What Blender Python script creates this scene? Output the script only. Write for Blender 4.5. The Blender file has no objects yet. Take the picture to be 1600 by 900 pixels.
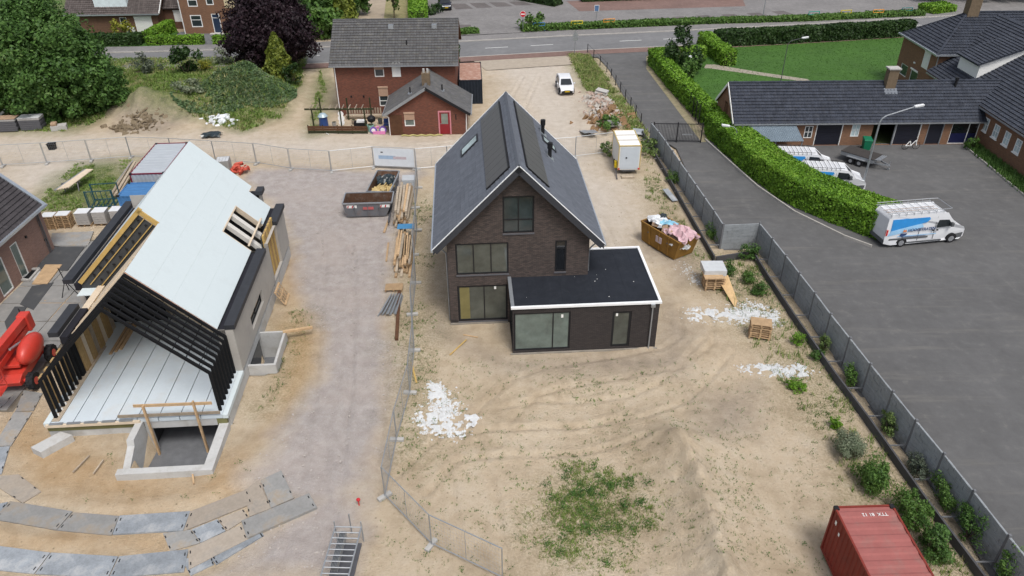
import bpy, math, random
import numpy as np
from mathutils import Vector, Matrix

random.seed(7); RNG = np.random.default_rng(7)
S = bpy.context.scene
COL = S.collection
R = math.radians

# ---------------------------------------------------------------- camera
cd = bpy.data.cameras.new('camera'); cam = bpy.data.objects.new('camera', cd); COL.objects.link(cam)
cd.sensor_width = 36; cd.lens = 26.55; cd.clip_start = 0.5; cd.clip_end = 2000
CAM_H, PITCH, ROLL = 27.0742, 0.5748, -0.0057
fw = Vector((0, math.cos(PITCH), -math.sin(PITCH))); r0 = Vector((1, 0, 0)); u0 = r0.cross(fw)
r2 = r0*math.cos(ROLL) + u0*math.sin(ROLL); u2 = r2.cross(fw)
cam.matrix_world = Matrix(((r2.x, u2.x, -fw.x, 0), (r2.y, u2.y, -fw.y, 0), (r2.z, u2.z, -fw.z, CAM_H), (0, 0, 0, 1)))
S.camera = cam
S.render.resolution_x, S.render.resolution_y = 1024, 576

# ---------------------------------------------------------------- sky, sun, exposure
SUN_EL, SUN_ROT = R(62), R(155)
w = bpy.data.worlds.new('World'); S.world = w; w.use_nodes = True
nt = w.node_tree; nt.nodes.clear()
wo = nt.nodes.new('ShaderNodeOutputWorld'); bg = nt.nodes.new('ShaderNodeBackground')
sk = nt.nodes.new('ShaderNodeTexSky'); hs = nt.nodes.new('ShaderNodeHueSaturation')
sk.sky_type = 'NISHITA'; sk.sun_disc = False; sk.sun_elevation = SUN_EL; sk.sun_rotation = SUN_ROT
sk.air_density = 1.0; sk.dust_density = 4.0; sk.ozone_density = 1.0
hs.inputs['Saturation'].default_value = 0.5
bg.inputs['Strength'].default_value = 0.13
nt.links.new(sk.outputs[0], hs.inputs['Color']); nt.links.new(hs.outputs[0], bg.inputs[0]); nt.links.new(bg.outputs[0], wo.inputs[0])
sd = bpy.data.lights.new('sun', 'SUN'); sd.energy = 1.5; sd.angle = R(17); sd.color = (1, .975, .93)
so = bpy.data.objects.new('sun', sd); COL.objects.link(so)
sdir = Vector((math.sin(SUN_ROT)*math.cos(SUN_EL), math.cos(SUN_ROT)*math.cos(SUN_EL), math.sin(SUN_EL)))
so.rotation_euler = sdir.to_track_quat('Z', 'Y').to_euler(); so.location = sdir*80
S.view_settings.view_transform = 'Standard'; S.view_settings.look = 'None'; S.view_settings.gamma = 1
S.view_settings.exposure = 0.36

# ---------------------------------------------------------------- materials
MATS = {}
def nodes_of(name):
    m = bpy.data.materials.new(name); m.use_nodes = True
    t = m.node_tree; p = t.nodes['Principled BSDF']
    return m, t, p
def N(t, typ, **kw):
    n = t.nodes.new(typ)
    for k, v in kw.items():
        if k in n.inputs: n.inputs[k].default_value = v
        else: setattr(n, k, v)
    return n
def L(t, a, b): t.links.new(a, b)
def c4(c): return (c[0], c[1], c[2], 1)
def ramp(t, fac, stops):
    r = t.nodes.new('ShaderNodeValToRGB'); e = r.color_ramp.elements
    while len(e) < len(stops): e.new(0.5)
    for i, (p, c) in enumerate(stops): e[i].position = p; e[i].color = c4(c)
    L(t, fac, r.inputs[0]); return r.outputs[0]
def mix(t, fac, a, b):
    m = t.nodes.new('ShaderNodeMix'); m.data_type = 'RGBA'
    for i, v in ((0, fac), (6, a), (7, b)):
        if isinstance(v, (int, float)): m.inputs[i].default_value = v
        elif isinstance(v, tuple): m.inputs[i].default_value = c4(v)
        else: L(t, v, m.inputs[i])
    return m.outputs[2]
def mth(t, op, a, b=0.0, clamp=False):
    m = t.nodes.new('ShaderNodeMath'); m.operation = op; m.use_clamp = clamp
    for i, v in ((0, a), (1, b)):
        if isinstance(v, (int, float)): m.inputs[i].default_value = v
        else: L(t, v, m.inputs[i])
    return m.outputs[0]
def noise(t, vec, scale, detail=4, rough=.6):
    n = N(t, 'ShaderNodeTexNoise', Scale=scale, Detail=detail, Roughness=rough)
    if vec is not None: L(t, vec, n.inputs['Vector'])
    return n.outputs['Fac']
def bump(t, p, h, strength=.4, dist=.02):
    b = N(t, 'ShaderNodeBump', Strength=strength, Distance=dist); L(t, h, b.inputs['Height']); L(t, b.outputs[0], p.inputs['Normal'])

def mat(name, col, rough=.75, var=.18, scale=2.5, metal=0, wear=None, wearamt=.5, wearscale=3, bmp=0, rnd=0.0, isl=0.0):
    """plain surface with two scales of colour variation, optional worn/dirty patches, optional per-object variation"""
    if name in MATS: return MATS[name]
    m, t, p = nodes_of(name)
    tc = t.nodes.new('ShaderNodeTexCoord').outputs['Object']
    n1 = noise(t, tc, scale, 5); n2 = noise(t, tc, scale*9, 3)
    f = mth(t, 'ADD', mth(t, 'MULTIPLY', n1, .65), mth(t, 'MULTIPLY', n2, .35))
    lo = tuple(x*(1-var) for x in col); hi = tuple(min(1, x*(1+var)) for x in col)
    c = ramp(t, f, [(.3, lo), (.7, hi)])
    if wear:
        wn = noise(t, tc, wearscale, 6, .7)
        wf = ramp(t, wn, [(.5, (0, 0, 0)), (.68, (wearamt,)*3)])
        c = mix(t, wf, c, wear)
    if rnd:
        oi = t.nodes.new('ShaderNodeObjectInfo')
        h = t.nodes.new('ShaderNodeHueSaturation'); L(t, c, h.inputs['Color'])
        L(t, mth(t, 'ADD', mth(t, 'MULTIPLY', oi.outputs['Random'], 2*rnd), 1-rnd), h.inputs['Value'])
        c = h.outputs[0]
    if isl:
        gi = t.nodes.new('ShaderNodeNewGeometry'); h = t.nodes.new('ShaderNodeHueSaturation'); L(t, c, h.inputs['Color'])
        L(t, mth(t, 'ADD', mth(t, 'MULTIPLY', gi.outputs['Random Per Island'], 2*isl), 1-isl), h.inputs['Value']); c = h.outputs[0]
    L(t, c, p.inputs['Base Color'])
    p.inputs['Roughness'].default_value = rough; p.inputs['Metallic'].default_value = metal
    p.inputs['Specular IOR Level'].default_value = .5 if (metal or rough < .42) else .18
    if bmp: bump(t, p, n2, bmp, .02)
    MATS[name] = m; return m

def brick_mat(name, c1, c2, mortar, bw=.22, bh=.0625, ms=.012, mott=.35):
    m, t, p = nodes_of(name)
    tc = t.nodes.new('ShaderNodeTexCoord').outputs['Object']
    s = t.nodes.new('ShaderNodeSeparateXYZ'); L(t, tc, s.inputs[0])
    cb = t.nodes.new('ShaderNodeCombineXYZ'); L(t, mth(t, 'ADD', s.outputs[0], s.outputs[1]), cb.inputs[0]); L(t, s.outputs[2], cb.inputs[1])
    b = N(t, 'ShaderNodeTexBrick', Scale=1.0); b.inputs['Brick Width'].default_value = bw; b.inputs['Row Height'].default_value = bh
    b.inputs['Mortar Size'].default_value = ms; b.inputs['Bias'].default_value = 0; b.inputs['Mortar Smooth'].default_value = .2
    b.inputs['Color1'].default_value = c4(c1); b.inputs['Color2'].default_value = c4(c2); b.inputs['Mortar'].default_value = c4(mortar)
    L(t, cb.outputs[0], b.inputs['Vector'])
    # streaky tone differences brick to brick and large weathering
    sc = t.nodes.new('ShaderNodeMapping'); sc.inputs['Scale'].default_value = (2.2, 9, 1); L(t, cb.outputs[0], sc.inputs[0])
    n = noise(t, sc.outputs[0], 1.3, 4, .7); n2 = noise(t, tc, .55, 4)
    f = mth(t, 'ADD', mth(t, 'MULTIPLY', n, 1.1), mth(t, 'MULTIPLY', n2, .5))
    v = mth(t, 'ADD', mth(t, 'MULTIPLY', f, mott*2), 1-mott*1.6)
    h = t.nodes.new('ShaderNodeHueSaturation'); L(t, b.outputs[0], h.inputs['Color']); L(t, v, h.inputs['Value'])
    L(t, h.outputs[0], p.inputs['Base Color']); p.inputs['Roughness'].default_value = .85; p.inputs['Specular IOR Level'].default_value = .2
    bump(t, p, b.outputs['Fac'], -.5, .01)
    MATS[name] = m; return m

def leaf_mat(name, dark, light, rough=.55, dry=None):
    m, t, p = nodes_of(name)
    g = t.nodes.new('ShaderNodeNewGeometry'); tc = t.nodes.new('ShaderNodeTexCoord').outputs['Object']
    n = noise(t, tc, .9, 3); n_l = noise(t, tc, .28, 3)
    f = mth(t, 'ADD', mth(t, 'ADD', mth(t, 'MULTIPLY', g.outputs['Random Per Island'], .5), mth(t, 'MULTIPLY', n, .4)), mth(t, 'MULTIPLY', mth(t, 'SUBTRACT', n_l, .4), .6))
    st = [(.15, dark), (.85, light)]
    if dry: st = [(.12, dark), (.72, light), (.95, dry)]
    L(t, ramp(t, f, st), p.inputs['Base Color']); p.inputs['Roughness'].default_value = rough
    p.inputs['Specular IOR Level'].default_value = .3
    tr = t.nodes.new('ShaderNodeBsdfTranslucent'); L(t, ramp(t, f, st), tr.inputs[0])
    ms = t.nodes.new('ShaderNodeMixShader'); ms.inputs[0].default_value = .25
    L(t, p.outputs[0], ms.inputs[1]); L(t, tr.outputs[0], ms.inputs[2]); L(t, ms.outputs[0], t.nodes['Material Output'].inputs[0])
    MATS[name] = m; return m

def glass_mat(name, col, rough=.06):
    m, t, p = nodes_of(name)
    tc = t.nodes.new('ShaderNodeTexCoord').outputs['Object']
    n = noise(t, tc, .8, 4)
    L(t, ramp(t, n, [(.3, tuple(x*.6 for x in col)), (.7, tuple(x*1.3 for x in col))]), p.inputs['Base Color'])
    p.inputs['Roughness'].default_value = rough; p.inputs['Specular IOR Level'].default_value = .8
    MATS[name] = m; return m

# ---------------------------------------------------------------- mesh builder
class MB:
    def __init__(s): s.v = []; s.f = []
    def poly(s, pts):
        n = len(s.v); s.v += [tuple(p) for p in pts]; s.f.append(tuple(range(n, n+len(pts))))
    def hexa(s, p):  # 8 points: bottom 4 ccw, top 4 ccw
        n = len(s.v); s.v += [tuple(q) for q in p]
        for f in ((3, 2, 1, 0), (4, 5, 6, 7), (0, 1, 5, 4), (1, 2, 6, 5), (2, 3, 7, 6), (3, 0, 4, 7)): s.f.append(tuple(n+i for i in f))
    def box(s, x0, y0, z0, x1, y1, z1):
        s.hexa([(x0, y0, z0), (x1, y0, z0), (x1, y1, z0), (x0, y1, z0), (x0, y0, z1), (x1, y0, z1), (x1, y1, z1), (x0, y1, z1)])
    def bb(s, o, ax, ay, az, x0, y0, z0, x1, y1, z1):
        o = Vector(o); ax = Vector(ax); ay = Vector(ay); az = Vector(az)
        P = lambda x, y, z: o+ax*x+ay*y+az*z
        s.hexa([P(x0, y0, z0), P(x1, y0, z0), P(x1, y1, z0), P(x0, y1, z0), P(x0, y0, z1), P(x1, y0, z1), P(x1, y1, z1), P(x0, y1, z1)])
    def beam(s, a, b, w, h, up=(0, 0, 1)):
        a = Vector(a); b = Vector(b); d = (b-a); l = d.length; d.normalize()
        u = Vector(up); sd = d.cross(u)
        if sd.length < 1e-4: sd = d.cross(Vector((1, 0, 0)))
        sd.normalize(); u = sd.cross(d)
        s.bb(a, d, sd, u, 0, -w/2, -h/2, l, w/2, h/2)
    def tube(s, a, b, r, n=6, r2=None, caps=True):
        a = Vector(a); b = Vector(b); d = b-a
        if d.length < 1e-6: return
        d.normalize(); x = d.orthogonal().normalized(); y = d.cross(x); r2 = r if r2 is None else r2
        k = len(s.v)
        for c, rr in ((a, r), (b, r2)):
            for i in range(n):
                t = 2*math.pi*i/n; s.v.append(tuple(c+x*math.cos(t)*rr+y*math.sin(t)*rr))
        for i in range(n): s.f.append((k+i, k+(i+1) % n, k+n+(i+1) % n, k+n+i))
        if caps: s.f.append(tuple(k+i for i in range(n-1, -1, -1))); s.f.append(tuple(k+n+i for i in range(n)))
    def path(s, pts, r, n=6):
        for a, b in zip(pts, pts[1:]): s.tube(a, b, r, n)
    def prism(s, poly, a0, a1, fn):  # extrude a 2D outline: fn(u,v,t)->xyz
        n = len(poly); k = len(s.v)
        for t in (a0, a1):
            for u, v in poly: s.v.append(tuple(fn(u, v, t)))
        s.f.append(tuple(k+i for i in range(n-1, -1, -1))); s.f.append(tuple(k+n+i for i in range(n)))
        for i in range(n): s.f.append((k+i, k+(i+1) % n, k+n+(i+1) % n, k+n+i))
    def ball(s, c, rx, ry, rz, n=8, m=5):
        k = len(s.v); c = Vector(c)
        for j in range(m+1):
            a = math.pi*j/m
            for i in range(n):
                t = 2*math.pi*i/n
                s.v.append((c.x+rx*math.sin(a)*math.cos(t), c.y+ry*math.sin(a)*math.sin(t), c.z+rz*math.cos(a)))
        for j in range(m):
            for i in range(n): s.f.append((k+j*n+i, k+(j+1)*n+i, k+(j+1)*n+(i+1) % n, k+j*n+(i+1) % n))
    def mesh(s, name, smooth=False):
        me = bpy.data.meshes.new(name); me.from_pydata(s.v, [], s.f); me.update()
        if smooth: me.polygons.foreach_set('use_smooth', [True]*len(me.polygons))
        return me
    def build(s, name, m, parent=None, smooth=False, kind=None, label=None, bevel=0):
        o = bpy.data.objects.new(name, s.mesh(name, smooth)); COL.objects.link(o)
        if m: o.data.materials.append(m)
        if parent: o.parent = parent
        if kind: o['kind'] = kind
        if label: o['label'] = label
        if bevel:
            b = o.modifiers.new('bevel', 'BEVEL'); b.width = bevel; b.segments = 2; b.limit_method = 'ANGLE'; b.angle_limit = R(25)
        return o

def thing(name, label, cat, loc=(0, 0, 0), rz=0, group=None):
    o = bpy.data.objects.new(name, None); COL.objects.link(o); o.empty_display_size = .2
    o.location = loc if len(loc) == 3 else (*loc, 0); o.rotation_euler = (0, 0, rz); o['label'] = label; o['category'] = cat
    if group: o['group'] = group
    return o
def tag(o, label, cat, group=None, loc=None, rz=None):
    o['label'] = label; o['category'] = cat
    if group: o['group'] = group
    if loc: o.location = loc
    if rz is not None: o.rotation_euler = (0, 0, rz)
    return o
def struct(o): o['kind'] = 'structure'; return o
def link(name, me, parent=None, loc=(0, 0, 0), rot=(0, 0, 0), kind=None):
    o = bpy.data.objects.new(name, me); COL.objects.link(o); o.parent = parent; o.location = loc; o.rotation_euler = rot
    if kind: o['kind'] = kind
    return o
def copy_tree(o, loc=None, rz=None, label=None, parent=None):
    c = o.copy(); COL.objects.link(c)
    if parent: c.parent = parent
    if loc is not None: c.location = loc
    if rz is not None: c.rotation_euler = (0, 0, rz)
    if label: c['label'] = label
    for ch in list(o.children): copy_tree(ch, parent=c)
    return c
def xy(p, z=0): return (p[0], p[1], z)
def ang(a, b): return math.atan2(b[1]-a[1], b[0]-a[0])
def dist(a, b): return math.hypot(b[0]-a[0], b[1]-a[1])

def clip_poly(poly, hp):  # hp: list of (nx,nz,d): keep nx*x+nz*z<=d
    for nx, nz, d in hp:
        out = []
        for i in range(len(poly)):
            a, b = poly[i], poly[(i+1) % len(poly)]
            fa = nx*a[0]+nz*a[1]-d; fb = nx*b[0]+nz*b[1]-d
            if fa <= 0: out.append(a)
            if fa*fb < 0:
                t = fa/(fa-fb); out.append((a[0]+(b[0]-a[0])*t, a[1]+(b[1]-a[1])*t))
        poly = out
        if len(poly) < 3: return []
    return poly
def facade(mb, O, ex, W, H, holes=(), hp=(), depth=.12, ez=(0, 0, 1), z0=0):
    """wall sheet with real openings and reveals; ex along the wall seen from outside, left to right"""
    O = Vector(O); ex = Vector(ex).normalized(); ez = Vector(ez); nrm = ex.cross(ez)
    P = lambda s, z, d=0: tuple(O+ex*s+ez*z-nrm*d)
    xs = sorted({0, W} | {h[0] for h in holes} | {h[2] for h in holes}); zs = sorted({z0, H} | {h[1] for h in holes} | {h[3] for h in holes})
    for a, b in zip(xs, xs[1:]):
        for c, d in zip(zs, zs[1:]):
            mx, mz = (a+b)/2, (c+d)/2
            if any(h[0] < mx < h[2] and h[1] < mz < h[3] for h in holes): continue
            q = clip_poly([(a, c), (b, c), (b, d), (a, d)], hp)
            if q: mb.poly([P(*t) for t in q])
    for a, c, b, d in [h[:4] for h in holes]:
        for p, q in (((a, c), (b, c)), ((b, c), (b, d)), ((b, d), (a, d)), ((a, d), (a, c))):
            mb.poly([P(*p), P(*p, depth), P(*q, depth), P(*q)])
def window(parent, O, ex, a, c, b, d, frame, pane, vs=(), hz=(), fwid=.07, depth=.1, name='window', bar=.06, label=None, gl_label=None):
    ex = Vector(ex).normalized(); ez = Vector((0, 0, 1)); nrm = ex.cross(ez); O = Vector(O)
    m = MB(); B = lambda x0, z0, x1, z1, y0=-depth, y1=-depth+.07: m.bb(O, ex, nrm, ez, x0, y0, z0, x1, y1, z1)
    B(a+.003, c+.003, a+fwid, d-.003); B(b-fwid, c+.003, b-.003, d-.003)
    B(a+fwid, c+.003, b-fwid, c+fwid); B(a+fwid, d-fwid, b-fwid, d-.003)
    for v in vs: B(v-bar/2, c+fwid, v+bar/2, d-fwid, -depth+.002, -depth+.067)
    for h in hz:
        xx = [a+fwid]+sorted(vs)+[b-fwid]
        for i in range(len(xx)-1):
            B(xx[i]+(bar/2 if i else 0), h-bar/2, xx[i+1]-(bar/2 if i < len(xx)-2 else 0), h+bar/2, -depth+.004, -depth+.064)
    w_ = m.build(name, frame, parent, label=label)
    g = MB(); g.bb(O, ex, nrm, ez, a+.02, -depth+.005, c+.02, b-.02, -depth+.03, d-.02)
    g.build('pane', pane, w_)
    return w_
def slab(poly, z0, z1):
    m = MB(); m.prism([(p[0], p[1]) for p in poly], z0, z1, lambda u, v, t: (u, v, t)); return m
def sheet(poly, z):
    m = MB(); m.poly([(p[0], p[1], z) for p in poly]); return m

def tiles(mb, O, u, v, wn, U, V, tw=.3, th=.34, inside=None, lift=.085, wave=.055, seg=3):
    """roof tiles as geometry: stepped courses with a pantile wave; O at the eave, u along, v up-slope, wn normal"""
    O = Vector(O); u = Vector(u).normalized(); v = Vector(v).normalized(); wn = Vector(wn).normalized()
    nu = max(1, round(U/tw)); nv = max(1, round(V/th)); du = U/nu; dv = V/nv
    prof = [wave*max(0, math.sin(math.pi*2*k/seg)) if seg > 1 else 0 for k in range(seg+1)]
    for j in range(nv):
        for i in range(nu):
            if inside and not inside((i+.5)*du, (j+.5)*dv): continue
            k = len(mb.v)
            for a in range(seg+1):
                p = O+u*((i+a/seg)*du)
                h = prof[a]
                mb.v.append(tuple(p+v*(j*dv)+wn*(lift+h))); mb.v.append(tuple(p+v*((j+1)*dv+.04)+wn*(h+.002)))
            for a in range(seg):
                b = k+2*a; mb.f.append((b, b+2, b+3, b+1))

# ---------------------------------------------------------------- foliage (numpy)
def quads_obj(name, C, Nn, size, m, parent=None, aspect=.55, kind=None, upbias=0, curl=True):
    """one small leaf (4 verts) per row of C, roughly facing Nn"""
    n = len(C); rnd = RNG.normal(size=(n, 3))
    nn = Nn + rnd*.75; nn[:, 2] += upbias; nn /= np.linalg.norm(nn, axis=1)[:, None]
    t = np.cross(nn, RNG.normal(size=(n, 3))); t /= np.linalg.norm(t, axis=1)[:, None]; b = np.cross(nn, t)
    s = (size*(.6+.8*RNG.random(n)))[:, None]
    V = np.empty((n, 4, 3)); V[:, 0] = C-t*s; V[:, 1] = C-b*s*aspect+nn*s*.12; V[:, 2] = C+t*s; V[:, 3] = C+b*s*aspect+nn*s*.12
    return raw_mesh(name, V.reshape(-1, 3), 4, m, parent, kind)
def raw_mesh(name, V, k, m, parent=None, kind=None):
    nv = len(V); nf = nv//k
    me = bpy.data.meshes.new(name); me.vertices.add(nv); me.loops.add(nv); me.polygons.add(nf)
    me.vertices.foreach_set('co', V.astype(np.float32).ravel()); me.loops.foreach_set('vertex_index', np.arange(nv, dtype=np.int32))
    me.polygons.foreach_set('loop_start', np.arange(0, nv, k, dtype=np.int32)); me.polygons.foreach_set('loop_total', np.full(nf, k, dtype=np.int32))
    me.update(calc_edges=True); me.validate()
    if m: me.materials.append(m)
    o = bpy.data.objects.new(name, me); COL.objects.link(o); o.parent = parent
    if kind: o['kind'] = kind
    return o
def blades(name, P, h, m, kind='stuff', spread=.5, nb=5, wid=.04, parent=None):
    """tufts of narrow blades at the points P (x,y,z)"""
    n = len(P); B = np.repeat(P, nb, axis=0); k = len(B); a = RNG.random(k)*6.283; ln = h*(.5+RNG.random(k)*.9)
    if np.ndim(h): ln = np.repeat(h, nb)*(.5+RNG.random(k)*.9)
    B = B+np.c_[RNG.normal(size=(k, 2))*spread*.35*ln[:, None], np.zeros(k)]
    d = np.c_[np.cos(a), np.sin(a), np.zeros(k)]; sd = np.c_[-np.sin(a), np.cos(a), np.zeros(k)]*(wid*(.6+.8*RNG.random(k)))[:, None]
    tip = B+d*(ln*spread*RNG.random(k))[:, None]+np.c_[np.zeros((k, 2)), ln]
    V = np.empty((k, 3, 3)); V[:, 0] = B-sd; V[:, 1] = B+sd; V[:, 2] = tip
    V[:, :2, 2] -= .03
    return raw_mesh(name, V.reshape(-1, 3), 3, m, parent, kind)
def clump_points(c, r, nclump, per, fill=.55, crad=.28, squash=1.0, flat=0.0):
    """points gathered in leaf clumps spread through an ellipsoid's outer shell"""
    c = np.array(c, float); r = np.array(r, float); C = []; Nn = []
    d = RNG.normal(size=(nclump, 3)); d /= np.linalg.norm(d, axis=1)[:, None]
    rad = fill+(1-fill)*RNG.random(nclump)**.6
    cen = d*rad[:, None]*(.74+.5*RNG.random(nclump))[:, None]
    for i in range(nclump):
        q = RNG.normal(size=(per, 3)); q /= np.linalg.norm(q, axis=1)[:, None]
        cr = crad*(.6+.8*RNG.random())
        p = cen[i]+q*(cr*(.45+.55*RNG.random(per)))[:, None]
        C.append(p*r+c); Nn.append(q*.7+d[i]*.6)
    C = np.vstack(C); Nn = np.vstack(Nn); k = C[:, 2] > .05
    return C[k], Nn[k]
def tree(name, label, base, r, cz, nclump, per, leaf, lm, bark, group=None, trunk_r=.25, cat='tree', crad=.26, fill=.5, limbs=7):
    t = thing(name, label, cat, base, 0, group)
    m = MB(); top = cz+r[2]*.3; m.tube((0, 0, -.2), (.1, .05, cz*.6), trunk_r, 8, trunk_r*.7); m.tube((.1, .05, cz*.6), (0, 0, top), trunk_r*.7, 7, trunk_r*.2)
    m.build('trunk', bark, t)
    m = MB()
    for i in range(limbs):
        a = 6.283*i/limbs+random.random(); z = cz*(.35+.5*random.random()); e = Vector((math.cos(a)*r[0]*.7, math.sin(a)*r[1]*.7, z+r[2]*(.1+.4*random.random())))
        q = Vector((0, 0, z)); mid = q.lerp(e, .5)+Vector((0, 0, .3)); m.tube(q, mid, trunk_r*.4, 5, trunk_r*.25); m.tube(mid, e, trunk_r*.25, 5, trunk_r*.06)
    m.build('limbs', bark, t)
    C, Nn = clump_points((0, 0, cz), r, nclump, per, fill, crad)
    quads_obj('crown', C, Nn, leaf, lm, t, upbias=.3)
    return t
def bush(name, label, base, r, n, leaf, lm, group=None, cat='bush', nclump=14):
    t = thing(name, label, cat, base, 0, group)
    C, Nn = clump_points((0, 0, r[2]*.75), (r[0]*.9, r[1]*.9, r[2]*.8), nclump, max(8, n//nclump), .35, .4)
    C[:, 2] = np.maximum(C[:, 2], .04)
    quads_obj('foliage', C, Nn, leaf, lm, t, upbias=.4)
    m = MB()
    for i in range(6):
        a = i*1.05; m.tube((0, 0, -.05), (math.cos(a)*r[0]*.5, math.sin(a)*r[1]*.5, r[2]*.9), .03, 5, .012)
    m.build('stems', MATS['bark'], t)
    return t
def hedge(name, label, pts, wid, h, dens, leaf, lm, core, group=None, round_=.15, loc_z=0):
    """clipped hedge along a polyline: twiggy core with leaves standing proud of its top and sides"""
    P0 = pts[0]; t = thing(name, label, 'hedge', (P0[0], P0[1], loc_z), 0, group)
    pts = [(p[0]-P0[0], p[1]-P0[1]) for p in pts]
    C = []; Nn = []; m = MB()
    W = wid if hasattr(wid, '__len__') else [wid]*len(pts)
    nrm = []
    for i in range(len(pts)):
        a = pts[max(0, i-1)]; b = pts[min(len(pts)-1, i+1)]; d = Vector((b[0]-a[0], b[1]-a[1])); d.normalize(); nrm.append((-d.y, d.x))
    for i in range(len(pts)-1):
        a, b = pts[i], pts[i+1]; l = dist(a, b); wa, wb = W[i]/2, W[i+1]/2; wm = (wa+wb)/2
        ii = .14
        q = lambda p, n_, ww, z: (p[0]+n_[0]*ww, p[1]+n_[1]*ww, z)
        m.hexa([q(a, nrm[i], -wa+ii, -.1), q(b, nrm[i+1], -wb+ii, -.1), q(b, nrm[i+1], wb-ii, -.1), q(a, nrm[i], wa-ii, -.1),
                q(a, nrm[i], -wa+ii*1.3, h-ii), q(b, nrm[i+1], -wb+ii*1.3, h-ii), q(b, nrm[i+1], wb-ii*1.3, h-ii), q(a, nrm[i], wa-ii*1.3, h-ii)])
        A = np.array(a); Bv = np.array(b); na = np.array(nrm[i]); nb_ = np.array(nrm[i+1])
        def place(k, side):
            tt = RNG.random(k); base = A+(Bv-A)*tt[:, None]; nn = na+(nb_-na)*tt[:, None]; ww = wa+(wb-wa)*tt
            if side == 0:
                s = RNG.uniform(-1, 1, k); edge = np.clip((np.abs(s)*ww-(ww-round_))/round_, 0, 1)
                xy_ = base+nn*(s*ww)[:, None]; z = h-round_*edge**2+RNG.normal(size=k)*.05+.24*(vnoise(xy_[:, 0], xy_[:, 1], .9, 6)-.5); no = np.c_[nn*(s*.3)[:, None], np.ones(k)]
            else:
                z = RNG.random(k)*h; bulge = .22*(vnoise(base[:, 0]*1.0+side*7, base[:, 1]+z*1.3, .8, 5)-.5); xy_ = base+nn*(side*(ww+RNG.normal(size=k)*.05+bulge))[:, None]; no = np.c_[nn*side, np.full(k, .25)]
            C.append(np.c_[xy_, z]); Nn.append(no)
        place(int(l*2*wm*dens), 0); place(int(l*h*dens), 1); place(int(l*h*dens), -1)
    for e, s in ((0, -1), (len(pts)-1, 1)):
        k = int(W[e]*h*dens); n_ = np.array(nrm[e]); d = np.array((n_[1], -n_[0]))*s
        xy_ = np.array(pts[e])+n_*(RNG.uniform(-1, 1, k)*W[e]/2)[:, None]+d*(RNG.normal(size=k)*.05)[:, None]
        C.append(np.c_[xy_, RNG.random(k)*h]); Nn.append(np.c_[np.tile(d, (k, 1)), np.full(k, .2)])
    m.build('branches', core, t)
    quads_obj('foliage', np.vstack(C), np.vstack(Nn), leaf, lm, t)
    return t

# ---------------------------------------------------------------- palette
mat('bark', (.10, .08, .06), .9, .3, 6, bmp=.5); mat('twigs', (.035, .04, .02), .95, .3, 4)
mat('black_metal', (.018, .018, .02), .5, .2); mat('galv', (.36, .38, .40), .45, .15, 5, .6); mat('white_paint', (.78, .78, .76), .5, .05)
mat('white_pvc', (.72, .72, .70), .4, .05); mat('zinc', (.50, .54, .58), .35, .12, 2, .7); mat('concrete', (.42, .41, .39), .85, .12, 1.6, wear=(.30, .28, .25), wearamt=.5, wearscale=1.2)
mat('rubber', (.02, .02, .022), .8, .2); mat('dark_steel', (.12, .12, .13), .55, .2, 3, .5)
mat('timber', (.42, .29, .17), .8, .22, 4, rnd=.22); mat('timber_grey', (.36, .30, .23), .85, .25, 4, rnd=.25); mat('osb', (.36, .24, .11), .8, .25, 6)
mat('anthracite', (.035, .037, .043), .5, .15); mat('red_paint', (.52, .045, .03), .4, .12, 2, wear=(.36, .06, .04), wearamt=.4)
mat('clear_red', (.5, .03, .03), .3); mat('amber', (.7, .3, .03), .3); mat('headlamp', (.55, .58, .6), .1, .1)
brick_mat('brick_dark', (.115, .085, .075), (.06, .048, .045), (.05, .045, .042), mott=.42)
brick_mat('brick_extension', (.062, .052, .05), (.042, .037, .037), (.03, .027, .026), mott=.25)
brick_mat('brick_red', (.20, .058, .034), (.12, .036, .024), (.13, .085, .065), mott=.3)
brick_mat('brick_brown', (.26, .125, .068), (.18, .088, .052), (.17, .12, .085), mott=.3)
brick_mat('brick_brown_old', (.17, .082, .05), (.11, .055, .036), (.12, .08, .06), mott=.3)
brick_mat('brick_pink', (.27, .15, .115), (.20, .105, .085), (.26, .2, .17), mott=.25)
glass_mat('glass_mid', (.072, .08, .07)); glass_mat('glass_green', (.15, .175, .15)); glass_mat('glass_dark', (.035, .045, .05)); glass_mat('glass_black', (.012, .014, .017))
glass_mat('glass_teal', (.13, .165, .15)); glass_mat('glass_pale', (.45, .55, .57), .15)
leaf_mat('leaf_tree', (.022, .062, .012), (.095, .19, .04), dry=(.20, .26, .10))
leaf_mat('leaf_hedge', (.035, .105, .008), (.19, .36, .03), dry=(.24, .34, .06)); leaf_mat('leaf_dark', (.010, .030, .008), (.05, .10, .022))
leaf_mat('leaf_purple', (.010, .006, .009), (.042, .022, .030)); leaf_mat('leaf_gold', (.06, .10, .012), (.24, .27, .04))
leaf_mat('leaf_mid', (.035, .09, .016), (.14, .25, .05)); leaf_mat('leaf_ivy', (.035, .085, .03), (.15, .22, .10), dry=(.36, .38, .27))
leaf_mat('leaf_grey', (.05, .07, .05), (.16, .19, .13)); leaf_mat('grass_blade', (.07, .14, .025), (.20, .29, .06), dry=(.36, .31, .15))
leaf_mat('grass_dry', (.16, .19, .06), (.32, .31, .13), dry=(.45, .38, .21)); leaf_mat('weed', (.06, .11, .03), (.17, .24, .07), dry=(.33, .29, .16))
leaf_mat('lawn_blade', (.03, .095, .007), (.055, .15, .012)); leaf_mat('leaf_yellow', (.12, .16, .02), (.36, .33, .04)); leaf_mat('leaf_pale', (.10, .14, .08), (.30, .33, .22))

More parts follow.
